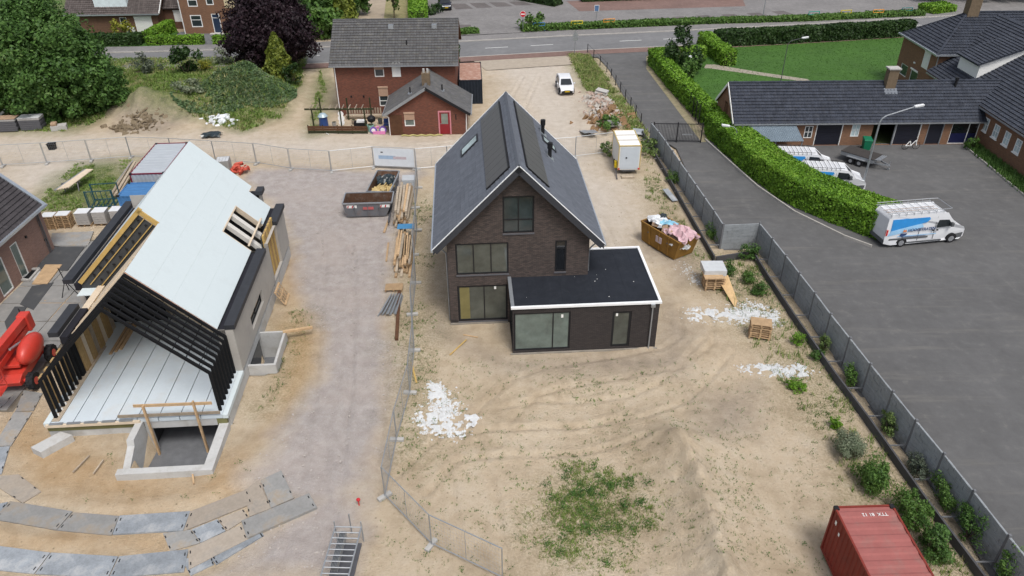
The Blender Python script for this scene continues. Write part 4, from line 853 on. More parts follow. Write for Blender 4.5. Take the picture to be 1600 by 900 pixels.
# parapet gutters
def parapet(x0, x1, y0, y1, z, s):
    m = MB(); m.box(min(x0, x1), y0, z-.28, max(x0, x1), y1, z); m.build('parapet_cap', MATS['anthracite'], Bh)
parapet(8.18, 8.72, 3.2, 11.3, 4.05, 1); parapet(8.18, 8.72, 14.75, 17.4, 4.05, 1); parapet(6.95, 7.4, 17.4, 18.2, 5.0, 1)
m = MB(); m.box(7.72, 3.22, 3.35, 8.178, 11.3, 3.75); m.box(7.72, 14.75, 3.35, 8.178, 17.3, 3.75); m.box(6.5, 17.42, 4.3, 6.948, 18.15, 4.7); m.build('box_gutter', MATS['parapet'], Bh)
parapet(-2.2, -1.65, 8.45, 18.6, 4.05, -1); parapet(-.75, -.25, 3.2, 5.9, 4.05, -1)
m = MB(); m.box(-1.648, 8.47, 3.3, -1.25, 18.5, 3.75); m.box(-.248, 3.22, 3.3, .15, 5.88, 3.75); m.build('box_gutter', MATS['parapet'], Bh)
# walls
mb = MB(); facade(mb, (8.6, 3.22, 0), Y_, 14.1, 3.78, [(3.0, 1.55, 6.0, 2.4), (9.1, ZD+.02, 11.6, 3.78)], (), .25, z0=ZD)
facade(mb, (7.75, 3.22, 0), X, .85, 3.78, (), (), z0=ZD); facade(mb, (8.6, 17.32, 0), -X, 1.4, 3.78, (), (), z0=ZD); facade(mb, (7.2, 17.32, 0), Y_, .8, 4.72, (), (), z0=ZD); facade(mb, (7.2, 18.12, 0), -X, 8.8, 4.7, (), (), z0=0)
mb.build('wall', MATS['cladding_grey'], Bh)
w_ = window(Bh, (8.6, 3.22, 0), Y_, 3.0, 1.55, 6.0, 2.4, MATS['black_metal'], MATS['glass_dark'], [4.5], [1.85], .06, .22)
for k in range(7):
    m = MB(); y = 12.35+k*.38; m.box(8.3, y, ZD, 8.42, y+.28, 4.3-(.0)); m.build('stud', MATS['osb'] if k % 2 else MATS['timber_yellow'], Bh)
m = MB(); m.box(8.2, 12.32, ZD, 8.28, 14.8, 4.2); m.build('stud_board', MATS['membrane'], Bh)
mb = MB(); facade(mb, (-1.6, 18.5, 0), -Y_, 10.0, 3.8, (), (), z0=0); facade(mb, (-1.6, 8.5, 0), X, 1.6, 3.6, (), (), z0=0)
mb.build('wall', MATS['cladding_grey'], Bh)
m = MB(); m.box(-1.25, 8.44, ZD, 3.0, 8.5, 4.0); m.build('shade_board', MATS['frame_black'], Bh)  # black sheet standing in for the unlit inside of the shell
# left stud wall of the open deck
for k, (y, wd, mt) in enumerate(((3.3, .32, 'frame_black'), (3.75, .5, 'osb'), (4.35, .3, 'timber_pale'), (4.75, .45, 'osb'), (5.3, .35, 'timber_grey'), (5.75, .5, 'osb'), (6.4, .3, 'timber_pale'), (6.8, .6, 'osb'), (7.5, .4, 'timber_grey'))):
    m = MB(); m.box(-.02, y, ZD, .16+.03*(k % 2), y+wd, 3.55); m.build('stud', MATS[mt], Bh)
for k, (y, wd) in enumerate(((.6, .35), (1.2, .3), (1.9, .35), (2.6, .4))):
    m = MB(); m.box(-.35, y, .4, -.25, y+wd, 3.2); m.build('stud', MATS['osb'], Bh)
mb = MB(); facade(mb, (-.28, 8.4, 0), -Y_, 5.2, 3.5, (), (), z0=ZD); mb.build('stud_sheathing', MATS['timber_grey'], Bh)
m = MB(); m.box(-.3, 5.95, 3.5, .1, 8.38, 3.62); m.build('wall_plate', MATS['timber_pale'], Bh); m = MB(); m.box(-1.2, 7.6, 3.45, .3, 8.38, 3.49); m.build('white_panel', MATS['insulation'], Bh)
for k in range(3):
    m = MB(); m.box(.75+k*.22, 5.2+k*.2, ZD+.003, .9+k*.22, 8.2, ZD+.06+.02*k); m.build('loose_plank', MATS['timber'], Bh)
# end wall inside, behind the deck
mb = MB(); facade(mb, (-.2, 8.9, 0), X, 8.5, 8, (), [(-1, 1, RZ-RX-.2-.2), (1, 1, RZ+RX+.2-.2)], z0=ZD); mb.build('inner_wall', MATS['timber_grey'], Bh)

# ================================================================ HOUSE C: red brick house with a gabled wing
mat('tile_grey', (.105, .104, .106), .8, .15, 1.2, isl=.13, wear=(.17, .16, .12), wearamt=.35, wearscale=2); mat('tile_black', (.04, .046, .061), .55, .25, 1.3, isl=.16, wear=(.075, .075, .078), wearamt=.3, wearscale=3); mat('tile_brown', (.10, .085, .08), .8, .2, 1.3, isl=.2)
mat('shutter_tan', (.42, .28, .20), .7, .06); mat('door_red', (.23, .012, .02), .4, .1); mat('door_frame_pink', (.55, .22, .25), .5, .05); mat('wood_brown', (.10, .05, .028), .8, .25, 3); mat('chimney_brick', (.16, .12, .08), .9, .3, 5)
Cx, Cy = -17.5, 74.3
C_ = thing('brick_house', 'red brick house with grey tiled roof and a low gabled wing towards the sand track', 'house', (Cx, Cy, 0), R(1.3))
MW = 12.0; eH = 5.35; rH = 8.35; hd = 4.6; slC = (rH-eH)/hd
hC = [(4.0, 3.95, 4.95, 5.25), (5.75, 3.95, 6.6, 5.28), (4.2, .95, 5.15, 2.85)]
mb = MB(); facade(mb, (0, 0, 0), X, MW, eH, hC, (), .1, z0=-.2); facade(mb, (MW, 2*hd, 0), -X, MW, eH, [(2, 1, 4, 2.4), (7, 1, 9, 2.4)], (), z0=-.2)
for O2, e2 in (((MW, 0, 0), Y_), ((0, 2*hd, 0), -Y_)): facade(mb, O2, e2, 2*hd, 9, (), [(-slC, 1, eH), (slC, 1, eH+slC*2*hd)], z0=-.2)
mb.build('wall', MATS['brick_red'], C_)
WP, WF = MATS['white_pvc'], MATS['glass_dark']
def shutter(parent, O, ex, a, c, b, d, mname, box=True):
    ex = Vector(ex).normalized(); nr = ex.cross(Z3); m = MB(); n = max(2, int((d-c)/.09))
    for k in range(n): m.bb(O, ex, nr, Z3, a, .0, c+(d-c)*k/n, b, .03, c+(d-c)*(k+.86)/n)
    if box: m.bb(O, ex, nr, Z3, a-.03, 0, d, b+.03, .09, d+.16)
    return m.build('roller_shutter', MATS[mname], parent)
w_ = window(C_, (0, 0, 0), X, *hC[0], WP, WF, (), (), .09); shutter(w_, (0, 0, 0), X, 4.0, 4.7, 4.95, 5.2, 'shutter_tan')
shutter(C_, (0, 0, 0), X, 5.75, 3.95, 6.6, 5.2, 'white_paint')
w_ = window(C_, (0, 0, 0), X, *hC[2], WP, WF, (), [1.5], .09); shutter(w_, (0, 0, 0), X, 4.2, 2.0, 5.15, 2.85, 'shutter_tan')
for x in (1.35, 2.6): m = MB(); m.box(x, -.05, 1.9, x+.16, .0, 2.1); m.build('wall_vent', MATS['black_metal'], C_)
def gable_roof(parent, O, u, vdir, U, hd_, eH_, rH_, mt, ov=.35, tw=.3, th=.35, inside=None, sides=(0, 1), thick=.14, wave=.035):
    """two slopes either side of a ridge along u; O on the front eave line at wall face, vdir horizontal towards the ridge"""
    s_ = (rH_-eH_)/hd_; q = math.hypot(1, s_); u = Vector(u); vd = Vector(vdir); O = Vector(O)
    for k in sides:
        v0 = vd if k == 0 else -vd; base = O if k == 0 else O+vd*(2*hd_)
        up = (v0+Z3*s_)/q; wn = (-v0*s_+Z3)/q
        p0 = base+Z3*eH_-up*(ov*q)+wn*.02
        m = MB(); m.bb(p0, u, up, wn, 0, 0, -thick, U, (hd_+ov)*q, -.012); rf = m.build('roof', MATS['wood_brown'], parent)
        m = MB(); tiles(m, p0, u, up, wn, U, (hd_+ov)*q, tw, th, inside if k == 0 else None, wave=wave); m.build('roof_tiles', mt, rf, kind='stuff')
    m = MB(); c = O+vd*hd_+Z3*(rH_+.08)
    n = int(U/.42)
    for i in range(n): m.bb(c, u, vd, Z3, i*U/n, -.13, -.08, (i+.97)*U/n, .13, .03+.01*(i % 2))
    m.build('ridge_tiles', mt, parent, kind='stuff')
gable_roof(C_, (-.35, 0, 0), X, Y_, MW+.7, hd, eH, rH, MATS['tile_grey'])
m = MB(); m.box(-.35, -.5, eH-.28, MW+.35, -.36, eH-.16); m.build('gutter', MATS['galv'], C_); pipe([(.12, -.08, eH-.2), (.12, -.08, 0)], C_, .05, 'white_pvc')
for x in (5.3, 9.65):
    z = rH-.55; y = hd-.55/slC; m = MB(); m.box(x, y-.3, z-.1, x+.5, y+.2, z+.28); m.build('roof_vent', MATS['zinc'], C_)
m = MB(); m.tube((7.2, 1.8, eH+1.0), (7.2, 1.8, eH+1.7), .07, 8); m.build('vent_pipe', MATS['black_metal'], C_)
# wing
WG = Vector((Cx, Cy, 0)); cw = math.cos(R(1.3)); sw = math.sin(R(1.3))
wx0, wx1, wy = 5.75, 13.1, -5.45; WGW = wx1-wx0; wE, wR = 2.35, 4.62; hw = WGW/2; slW = (wR-wE)/hw
hW = [(4.72, .02, 5.89, 2.3), (1.48, .85, 2.46, 2.1)]
mb = MB(); facade(mb, (wx0, wy, 0), X, WGW, 6, hW, [(-slW, 1, wE), (slW, 1, wE+slW*WGW)], .1, z0=-.2); facade(mb, (wx1, wy, 0), Y_, 5.45, wE, (), (), z0=-.2); facade(mb, (wx0, 0, 0), -Y_, 5.45, wE, (), (), z0=-.2)
wing = mb.build('wing', MATS['brick_red'], C_)
OW = (wx0, wy, 0)
for k, (P0, u, v0) in enumerate((((wx0, wy-.3, 0), Y_, X), ((wx1, wy-.3, 0), Y_, -X))):
    q = math.hypot(1, slW); up = (Vector(v0)+Z3*slW)/q; wn = (-Vector(v0)*slW+Z3)/q; p0 = Vector(P0)+Z3*wE-up*(.45*q)+wn*.02
    m = MB(); m.bb(p0, u, up, wn, 0, 0, -.14, 5.75, (hw+.45)*q, -.012); m.bb(p0, u, up, wn, 5.75, 1.2, -.14, 9.5, (hw+.45)*q, -.012) if False else None; rf = m.build('roof', MATS['wood_brown'], wing)
    m = MB(); tiles(m, p0, u, up, wn, 5.75, (hw+.45)*q, .3, .33, wave=.012, lift=.03); m.build('roof_tiles', MATS['tile_grey'], rf, kind='stuff')
    m = MB(); m.bb(p0, u, -Vector(v0), Z3, 0, -.02, -.12, 5.75, .1, -.0); m.build('gutter', MATS['galv'], wing)
    m = MB(); m.bb(p0, up, -Y_, wn, 0, -.0, -.2, (hw+.45)*q, .04, .05); m.build('bargeboard', MATS['black_metal'] if k else MATS['galv'], wing)
m = MB(); m.box(wx0+hw-.12, wy-.3, wR+.03, wx0+hw+.12, 0, wR+.13); m.build('ridge_tiles', MATS['tile_grey'], wing)
dr_ = MB(); dr_.bb(OW, X, -Y_, Z3, 4.72+.1, -.09, .03, 5.89-.1, -.04, 1.0); dr_.bb(OW, X, -Y_, Z3, 4.82, -.09, 1.0, 4.98, -.04, 2.18); dr_.bb(OW, X, -Y_, Z3, 5.63, -.09, 1.0, 5.79, -.04, 2.18); dr_.bb(OW, X, -Y_, Z3, 4.98, -.09, 2.05, 5.63, -.04, 2.18); d_ = dr_.build('door', MATS['door_red'], wing)
m = MB(); m.bb(OW, X, -Y_, Z3, 4.98, -.085, 1.0, 5.63, -.06, 2.05); m.build('pane', MATS['glass_green'], d_)
m = MB()
for a in ((4.70, 0, 4.82, 2.33), (5.79, 0, 5.91, 2.33), (4.82, 2.18, 5.79, 2.33)): m.bb(OW, X, -Y_, Z3, a[0], -.06, a[1], a[2], .02, a[3])
m.build('door_frame', MATS['door_frame_pink'], d_); m = MB(); m.ball((wx0+4.92, wy-.01, 1.05), .04, .04, .04); m.build('handle', MATS['galv'], d_)
w_ = window(wing, OW, X, *hW[1], WP, MATS['glass_teal'], (), (), .1); shutter(w_, OW, X, 1.48, 1.5, 2.46, 2.1, 'shutter_tan')
m = MB()
for k in range(8): m.bb(OW, X, -Y_, Z3, .15+k*.14, .01, .05, .15+k*.14+.125, .05, 2.0)
m.build('wooden_gate', MATS['wood_brown'], wing)
m = MB(); m.bb(OW, X, -Y_, Z3, 6.35, 0, 1.45, 6.43, .05, 2.0); m.build('wall_lamp', MATS['black_metal'], wing)
m = MB(); m.box(wx0+hw-.38, wy+.9, wR-.4, wx0+hw+.38, wy+1.6, wR+1.0); ch = m.build('chimney', MATS['chimney_brick'], wing)
for dx in (-.18, .18): m = MB(); m.tube((wx0+hw+dx, wy+1.25, wR+1.0), (wx0+hw+dx, wy+1.25, wR+1.35), .11, 8); m.build('chimney_pot', MATS['concrete'], ch)
for dx, y in ((-1.55, 1.0), (1.45, 1.5)):
    zz = wR-abs(dx)*slW; m = MB(); m.tube((wx0+hw+dx, wy+y, zz), (wx0+hw+dx, wy+y, zz+.65), .07, 8); v = m.build('vent_pipe', MATS['black_metal'], wing); m = MB(); m.box(wx0+hw+dx-.2, wy+y-.2, zz+.0, wx0+hw+dx+.2, wy+y+.2, zz+.12); m.build('flashing', MATS['zinc'], v)
pipe([(wx1+.05, wy-.06, wE-.2), (wx1-.03, wy-.06, 0)], wing, .045, 'white_pvc'); pipe([(wx0-.3, wy-.1, wE-.35), (wx0+.02, wy-.06, wE-.6), (wx0+.02, wy-.06, 0)], wing, .045, 'white_pvc')
m = MB()
for k in range(30): m.ball((wx0+1.2+k*.13, wy-.3+.1*math.sin(k), .05), .12, .1, .08, 6, 4)
m.build('yellow_stone_edge', mat('yellow_stone', (.42, .38, .16), .9, .2), wing)

# ================================================================ GARAGE ROW D
D_ = thing('garage_row', 'long low brown brick garage row under a black pantile roof along the yard', 'garage', (27.0, 65.75, 0), R(.5))
GL, GR = -6.7, 16.4; gE, gR, gh = 2.45, 4.95, 3.1; slD = (gR-gE)/gh
dxx = [(.92, .02, 3.3, 2.0), (6.1, .02, 10.5, 2.15), (11.2, .02, 12.6, 2.25), (13.35, .06, 15.85, 2.3)]
wins = [(-.15, .75, .6, 1.9), (4.15, .85, 4.9, 2.1), (-2.1, .9, -1.5, 1.9)]
hs2 = [(a-GL, c, b-GL, d) for a, c, b, d in dxx+wins]
mb = MB(); facade(mb, (GL, 0, 0), X, GR-GL, gE, hs2, (), .16, z0=-.3); facade(mb, (GL, 2*gh, 0), -Y_, 2*gh, 8, [(2.4, 1.9, 3.3, 3.1)], [(-slD, 1, gE), (slD, 1, gE+slD*2*gh)], z0=-.3); facade(mb, (GR, 2*gh, 0), -X, GR-GL, gE, (), (), z0=-.3)
mb.build('wall', MATS['brick_brown'], D_)
OD = (GL, 0, 0)
for i, (a, c, b, d) in enumerate(hs2[4:]):
    window(D_, OD, X, a, c, b, d, MATS['white_paint'], MATS['glass_dark'] if i != 1 else MATS['glass_pale'], [(a+b)/2], [(c+d)/2], .06, .05, bar=.05)
mat('door_navy', (.012, .013, .022), .4, .1)
def garage_door(a, c, b, d, nm='garage_door', n=5, ribs=True):
    m = MB(); 
    for k in range(n): m.bb(OD, X, -Y_, Z3, a-GL+.05, -.14, c+(d-c)*k/n+.004, b-GL-.05, -.10, c+(d-c)*(k+1)/n-.004)
    g = m.build(nm, MATS['door_navy'], D_)
    m = MB(); m.bb(OD, X, -Y_, Z3, a-GL-.02, -.1, c, a-GL+.05, .02, d); m.bb(OD, X, -Y_, Z3, b-GL-.05, -.1, c, b-GL+.02, .02, d); m.bb(OD, X, -Y_, Z3, a-GL-.02, -.1, d-.0, b-GL+.02, .02, d+.08); m.build('door_frame', MATS['white_pvc'] if nm == 'garage_door' else MATS['galv'], g)
    return g
garage_door(*dxx[0]); g = garage_door(8.2, .02, 10.5, 2.15); garage_door(*dxx[2], nm='side_door', n=1)
m = MB(); m.bb(OD, X, -Y_, Z3, 6.0-GL, -2.9, -.1, 8.2-GL, -2.8, 2.2); m.bb(OD, X, -Y_, Z3, 6.0-GL, -2.8, -.1, 6.1-GL, -.2, 2.2); m.bb(OD, X, -Y_, Z3, 6.0-GL, -2.8, 2.2, 8.2-GL, -.2, 2.3); m.build('garage_interior', MATS['twigs'], D_)
m = MB(); m.bb(OD, X, -Y_, Z3, 8.1-GL, -.1, .02, 8.22-GL, .04, 2.2); m.bb(OD, X, -Y_, Z3, 6.0-GL, -.1, 2.16, 8.1-GL, .05, 2.3); m.build('door_frame', MATS['galv'], D_)
d4 = dxx[3]; w_ = window(D_, OD, X, d4[0]-GL, d4[1], d4[2]-GL, d4[3], MATS['white_pvc'], MATS['glass_black'], [d4[0]-GL+1.6], (), .06, .1, name='entrance_door')
m = MB(); m.bb(OD, X, -Y_, Z3, d4[0]-GL+.1, -.06, .1, d4[2]-GL-.1, -.05, 1.05); m.build('door_panel', mat('door_blue', (.01, .012, .05), .4), w_)
gable_roof(D_, (GL-.12, 0, 0), X, Y_, GR-GL+4.2, gh, gE, gR, MATS['tile_black'], .3, .30, .33, inside=None)
m = MB(); m.box(GL-.12, -.42, gE-.3, GR, -.3, gE-.18); m.build('gutter', MATS['galv'], D_)
m = MB(); q = math.hypot(1, slD); m.bb((GL-.16, 0, gE), (Y_+Z3*slD)/q, X, (-Y_*slD+Z3)/q, -.3, -.05, -.16, gh*q, .0, .06); m.bb((GL-.16, 2*gh, gE), (-Y_+Z3*slD)/q, X, (Y_*slD+Z3)/q, -.3, -.05, -.16, gh*q, .0, .06); m.build('bargeboard', MATS['white_paint'], D_)
m = MB(); m.box(7.5, gh-.7, gR-.6, 8.4, gh+.0, gR+1.3); ch = m.build('chimney', MATS['chimney_brick'], D_); m = MB(); m.box(7.4, gh-.8, gR+1.3, 8.5, gh+.1, gR+1.42); m.build('cap', MATS['concrete'], ch); m = MB(); m.bb((7.35, gh-.9, gR-.72), X, (Y_+Z3*slD)/q, (-Y_*slD+Z3)/q, 0, -.25, .02, 1.2, .4, .1); m.build('flashing', mat('lead', (.15, .165, .19), .6, .15), ch)
m = MB(); m.tube((14.0, gh-.5, gR-.4), (14.0, gh-.5, gR+.35), .12, 8); m.tube((14.0, gh-.5, gR+.25), (14.0, gh-.5, gR+.5), .17, 8); m.build('flue_pipe', MATS['black_metal'], D_)
m = MB(); m.box(GL-.03, 2.6, 2.0, GL-.005, 3.3, 3.0); m.build('gable_shutter', MATS['wood_brown'], D_)
# corrugated lean-to with posts
L_ = thing('lean_to', 'blue grey corrugated lean-to roof on posts at the left end of the garage row', 'lean-to', (27.0, 65.75, 0), R(.5))
m = MB(); nW = 30
for k in range(nW):
    x0 = -6.1+k*(5.0/nW); x1 = x0+5.0/nW; xm = (x0+x1)/2
    for a, b, za, zb in ((x0, xm, 0, .05), (xm, x1, .05, 0)): m.poly([(a, -2.7, 1.5+za), (b, -2.7, 1.5+zb), (b, -.02, 2.1+zb), (a, -.02, 2.1+za)])
m.build('corrugated_sheet', mat('sheet_blue', (.20, .25, .29), .5, .15, 1, .3), L_)
for x in (-6.0, -3.6, -1.25): m = MB(); m.box(x, -2.6, 0, x+.08, -2.52, 1.5); m.build('post', MATS['galv'], L_)

# ================================================================ HOUSE E: hip-roofed brown brick house on the right
E_ = thing('corner_house', 'brown brick house with black hipped roof, white dormer and low white-windowed wing', 'house', (43.2, 58.0, 0), 0)
ex0 = 0.0
# low wing runs along y; wall faces west, local x=0
wl = 24.0; eW = 3.55; rW = 8.1; hW2 = 7.6; slE = (rW-eW)/hW2
wn5 = [(wl-8.2-k*1.72, 1.4, wl-8.2-k*1.72+.85, 2.6) for k in range(9) if wl-8.2-k*1.72 > -2]
hs3 = [(a, c, b, d) for a, c, b, d in wn5 if a > .2]
mb = MB(); facade(mb, (0, 19.25, 0), -Y_, 19.25+14, eW, [(19.25-b, c, 19.25-a, d) for a, c, b, d in hs3], (), .12, z0=-.3)
mb.build('wall', MATS['brick_brown'], E_)
for a, c, b, d in hs3:
    w_ = window(E_, (0, 19.25, 0), -Y_, 19.25-b, c, 19.25-a, d, MATS['white_paint'], MATS['glass_pale'], [19.25-(a+b)/2], [c+(d-c)*.5], .08, .05, bar=.05); sillm = MB(); sillm.box(-.1, a-.05, c-.1, -.002, b+.05, c-.004); sillm.build('sill', MATS['white_paint'], w_)
q = math.hypot(1, slE); upE = (X+Z3*slE)/q; wnE = (-X*slE+Z3)/q; yS = 58+0-58+23.25; p0 = Vector((0, yS, eW))-upE*(.4*q)+wnE*.02
m = MB(); m.bb(p0, -Y_, upE, wnE, yS-19.2, 0, -.14, yS+14, (hW2+.4)*q, -.012); rf = m.build('roof', MATS['wood_brown'], E_)
valley = lambda u, v: (yS-u) < 19.2 or eW+(v/q-.4)*slE > 5.25+.747*((yS-u)-19.3)-.1
m = MB(); tiles(m, p0, -Y_, upE, wnE, yS+14, (hW2+.4)*q, .3, .34, valley); m.build('roof_tiles', MATS['tile_black'], rf, kind='stuff')
m = MB(); m.bb(p0, -Y_, -X, Z3, yS-19.1, -.02, -.14, yS+14, .1, -.02); m.build('gutter', MATS['galv'], E_)
mb = MB(); mb.bb((2*hW2, 23, eW), -Y_, (-X+Z3*slE)/q, (X*slE+Z3)/q, 0, -.4, -.1, 37, hW2*q, .03); mb.build('roof', MATS['tile_black'], E_)
# tall block at the far end with hipped roof
bx0, bx1, by0, by1 = .4, 16.0, 19.3, 27.2; bE, bR = 5.25, 8.2; hb = (by1-by0)/2; slB = (bR-bE)/hb
mb = MB(); facade(mb, (bx0, by1, 0), -Y_, by1-by0, bE, [(1.0, 1.0, 2.6, 2.2), (3.4, .9, 5.0, 2.2), (5.2, 3.0, 6.5, 4.7)], (), .1, z0=-.3); facade(mb, (bx0, by0, 0), X, 15, bE, (), (), z0=-.3); facade(mb, (bx1, by1, 0), -X, 15.6, bE, (), (), z0=-.3)
blk = mb.build('wall', MATS['brick_brown'], E_)
window(E_, (bx0, by1, 0), -Y_, 1.0, 1.0, 2.6, 2.2, WP, WF); window(E_, (bx0, by1, 0), -Y_, 3.4, .9, 5.0, 2.2, WP, WF); shutter(E_, (bx0, by1, 0), -Y_, 5.2, 3.0, 6.5, 4.65, 'white_paint')
m = MB(); m.bb((bx0, by1, 0), -Y_, -X, Z3, 3.4, .05, 2.25, 5.0, .14, 2.4); m.bb((bx0, by1, 0), -Y_, -X, Z3, 3.6, .02, 2.9, 3.9, .1, 3.05); m.build('shutter_box', MATS['white_paint'], E_)
q = math.hypot(1, slB); ov = .4
up = (Y_+Z3*slB)/q; wn = (-Y_*slB+Z3)/q; p0 = Vector((bx0-ov, by0, bE))-up*(ov*q)+wn*.02; H_ = (hb+ov)
ins = lambda u, v: u > v/q-.1
m = MB(); m.poly([p0, p0+X*16, p0+X*16+up*(H_*q), p0+X*H_+up*(H_*q)]); rf = m.build('roof', MATS['tile_black'], E_)
m = MB(); tiles(m, p0, X, up, wn, 16, H_*q, .3, .34, ins); m.build('roof_tiles', MATS['tile_black'], rf, kind='stuff')
up2 = (X+Z3*slB)/q; wn2 = (-X*slB+Z3)/q; p2 = Vector((bx0, by1+ov, bE))-up2*(ov*q)+wn2*.02; Wt = by1-by0+2*ov
m = MB(); m.poly([p2, p2-Y_*Wt, p2-Y_*(Wt/2)+up2*(H_*q)]); rf = m.build('roof', MATS['tile_black'], E_)
m = MB(); tiles(m, p2, -Y_, up2, wn2, Wt, H_*q, .3, .34, lambda u, v: v/q-.1 < u < Wt-v/q+.1); m.build('roof_tiles', MATS['tile_black'], rf, kind='stuff')
up3 = (-Y_+Z3*slB)/q; p3 = Vector((bx0-ov, by1, bE))-up3*(ov*q); m = MB(); m.poly([p3+X*16, p3, p3+X*H_+up3*(H_*q), p3+X*16+up3*(H_*q)]); m.build('roof', MATS['tile_black'], E_)
m = MB(); m.box(bx0-ov-.12, by0-ov-.1, bE-.3, bx0-ov+.06, by1+ov+.1, bE-.14); m.box(bx0-ov+.062, by0-ov-.1, bE-.3, bx0+3, by0-ov+.06, bE-.14); m.build('gutter', MATS['zinc'], E_)
m = MB(); n = 36
for i in range(n): m.box(bx0+hb+i*.33, by0+hb-.12, bR+.04, bx0+hb+i*.33+.31, by0+hb+.12, bR+.16)
for a, b in ((Vector((bx0-ov, by0-ov, bE-ov*slB)), Vector((bx0+hb, by0+hb, bR))), (Vector((bx0-ov, by1+ov, bE-ov*slB)), Vector((bx0+hb, by0+hb, bR)))):
    for i in range(16): m.beam(a.lerp(b, i/16)+Z3*.08, a.lerp(b, (i+.95)/16)+Z3*.08, .22, .12)
m.build('ridge_tiles', MATS['tile_black'], E_, kind='stuff')
pipe([(bx0-.02, by0-.1, bE-.3), (bx0-.02, by0-.1, 0)], E_, .05, 'galv')
m = MB(); m.box(bx0+hb-.3, by0+hb-.55, bR-.5, bx0+hb+.85, by0+hb+.45, bR+1.9); ch = m.build('chimney', MATS['chimney_brick'], E_); m = MB(); m.box(bx0+hb-.4, by0+hb-.65, bR+1.9, bx0+hb+.95, by0+hb+.55, bR+2.05); m.build('cap', MATS['concrete'], ch)
# dormer on the wing roof, facing west
dx0, dy0, dy1 = 1.3, 13.4, 17.0; dz0 = eW+slE*dx0-.2; dz1 = 5.75
m = MB(); m.prism([(dx0, dz0), (dx0, dz1), (dx0+4.0, dz1+1.5), (dx0+4.6, eW+slE*(dx0+4.6)-.2)], dy0, dy1, lambda u, v, t: (u, t, v)); dm = m.build('dormer', MATS['white_paint'], E_)
q3 = math.hypot(4.0, 1.5); upd = Vector((4.0, 0, 1.5))/q3; wnd = Vector((-1.5, 0, 4.0))/q3
m = MB(); m.bb((dx0-.35, dy0-.25, dz1-.13+.03), upd, Y_, wnd, 0, 0, 0, q3+.9, dy1-dy0+.5, .1); tiles(m, Vector((dx0-.35, dy1+.25, dz1-.1))+wnd*.1, -Y_, upd, wnd, dy1-dy0+.5, q3+.9, .3, .34); m.build('dormer_roof', MATS['tile_black'], dm)

# ================================================================ HOUSE F: brick house at the left edge
F_ = thing('gabled_house', 'pinkish brick house with dark tiled roof cut by the left edge of the photo', 'house', (-32.89, 41.22, 0), 0)
fE = 3.62; fy0, fy1 = -9.0, 6.05
hF = [(1.84, .05, 2.66, 2.62), (-.4, .1, .82, 2.5)]
mb = MB(); facade(mb, (0, fy0, 0), Y_, fy1-fy0, fE, [(a-fy0, c, b-fy0, d) for a, c, b, d in hF], (), .12, z0=-.3); facade(mb, (0, fy1, 0), -X, 9, 9, (), [(-1, 1, fE), (1, 1, fE+9)], z0=-.3); mb.build('wall', MATS['brick_pink'], F_)
for a, c, b, d in hF: window(F_, (0, fy0, 0), Y_, a-fy0, c, b-fy0, d, MATS['white_pvc'], MATS['glass_teal'], (), (), .09, .1, name='glass_door')
upF = Vector((-1, 0, 1)).normalized(); wnF = Vector((1, 0, 1)).normalized(); pF = Vector((0, fy0, fE))-upF*.25+wnF*.02
m = MB(); m.bb(pF, Y_, upF, wnF, 0, 0, -.16, fy1-fy0+.1, 6.6, -.012); rf = m.build('roof', MATS['wood_brown'], F_)
m = MB(); tiles(m, pF, Y_, upF, wnF, fy1-fy0+.1, 6.6, .26, .3, wave=.02); m.build('roof_tiles', mat('tile_slate', (.055, .050, .053), .7, .2, 1.5, isl=.15), rf, kind='stuff')
m = MB(); m.bb(pF, Y_, X, Z3, 0, -.02, -.1, fy1-fy0+.25, .24, .07); m.build('gutter', MATS['zinc'], F_)
m = MB(); m.bb(pF+Y_*(fy1-fy0+.1), upF, Y_, wnF, -.2, 0, -.12, 6.6, .28, .12); m.build('verge_trim', MATS['zinc'], F_)
pipe([(.08, fy1-.55, fE-.2), (.08, fy1-.55, 0)], F_, .05, 'dark_steel'); pipe([(.08, fy1-.75, fE-.2), (.08, fy1-.75, 0)], F_, .03, 'dark_steel')
for y, z in ((3.55, 2.3), (5.3, 1.1), (.35, 3.2)): m = MB(); m.box(-.0, y, z, .1, y+.13, z+.15); m.build('wall_lamp', MATS['black_metal'], F_)
m = MB(); m.box(.05, 1.7, .02, .95, 2.9, .10); m.build('doorstep', MATS['concrete'], F_)

# ================================================================ far houses top left
G1 = thing('bungalow', 'brown brick bungalow with grey roof and a white flat dormer behind the big tree', 'house', (-52.7, 107.4, 0), R(2))
hG = [(-1.06+8, .8, -.1+8, 2.15), (.95+8, .2, 3.3+8, 2.2)]
mb = MB(); facade(mb, (-8, 0, 0), X, 12.2, 2.9, hG, (), .1, z0=-.2); facade(mb, (4.2, 0, 0), Y_, 9, 9, (), [(-.75, 1, 2.9), (.75, 1, 2.9+.75*9)], z0=-.2); mb.build('wall', MATS['brick_brown_old'], G1)
window(G1, (-8, 0, 0), X, *hG[0], WP, WF, (), (), .1); shutter(G1, (-8, 0, 0), X, *hG[1][:3], 2.1, 'white_paint')
gable_roof(G1, (-8.3, 0, 0), X, Y_, 12.9, 4.5, 2.9, 6.3, MATS['tile_brown'], .4)
m = MB(); m.box(-4.2, .6, 3.3, .2, 3.6, 5.3); m.build('dormer', mat('dormer_white', (.62, .70, .72), .5), G1); m = MB(); m.box(-8.3, -.55, 2.5, 4.6, -.42, 2.66); m.build('gutter', MATS['zinc'], G1)
m = MB(); q = math.hypot(1, .755); m.bb((4.58, 0, 2.9), (Y_+Z3*.755)/q, X, (-Y_*.755+Z3)/q, -.4, 0, -.1, 5.6, .08, .1); m.build('verge_trim', MATS['white_paint'], G1)
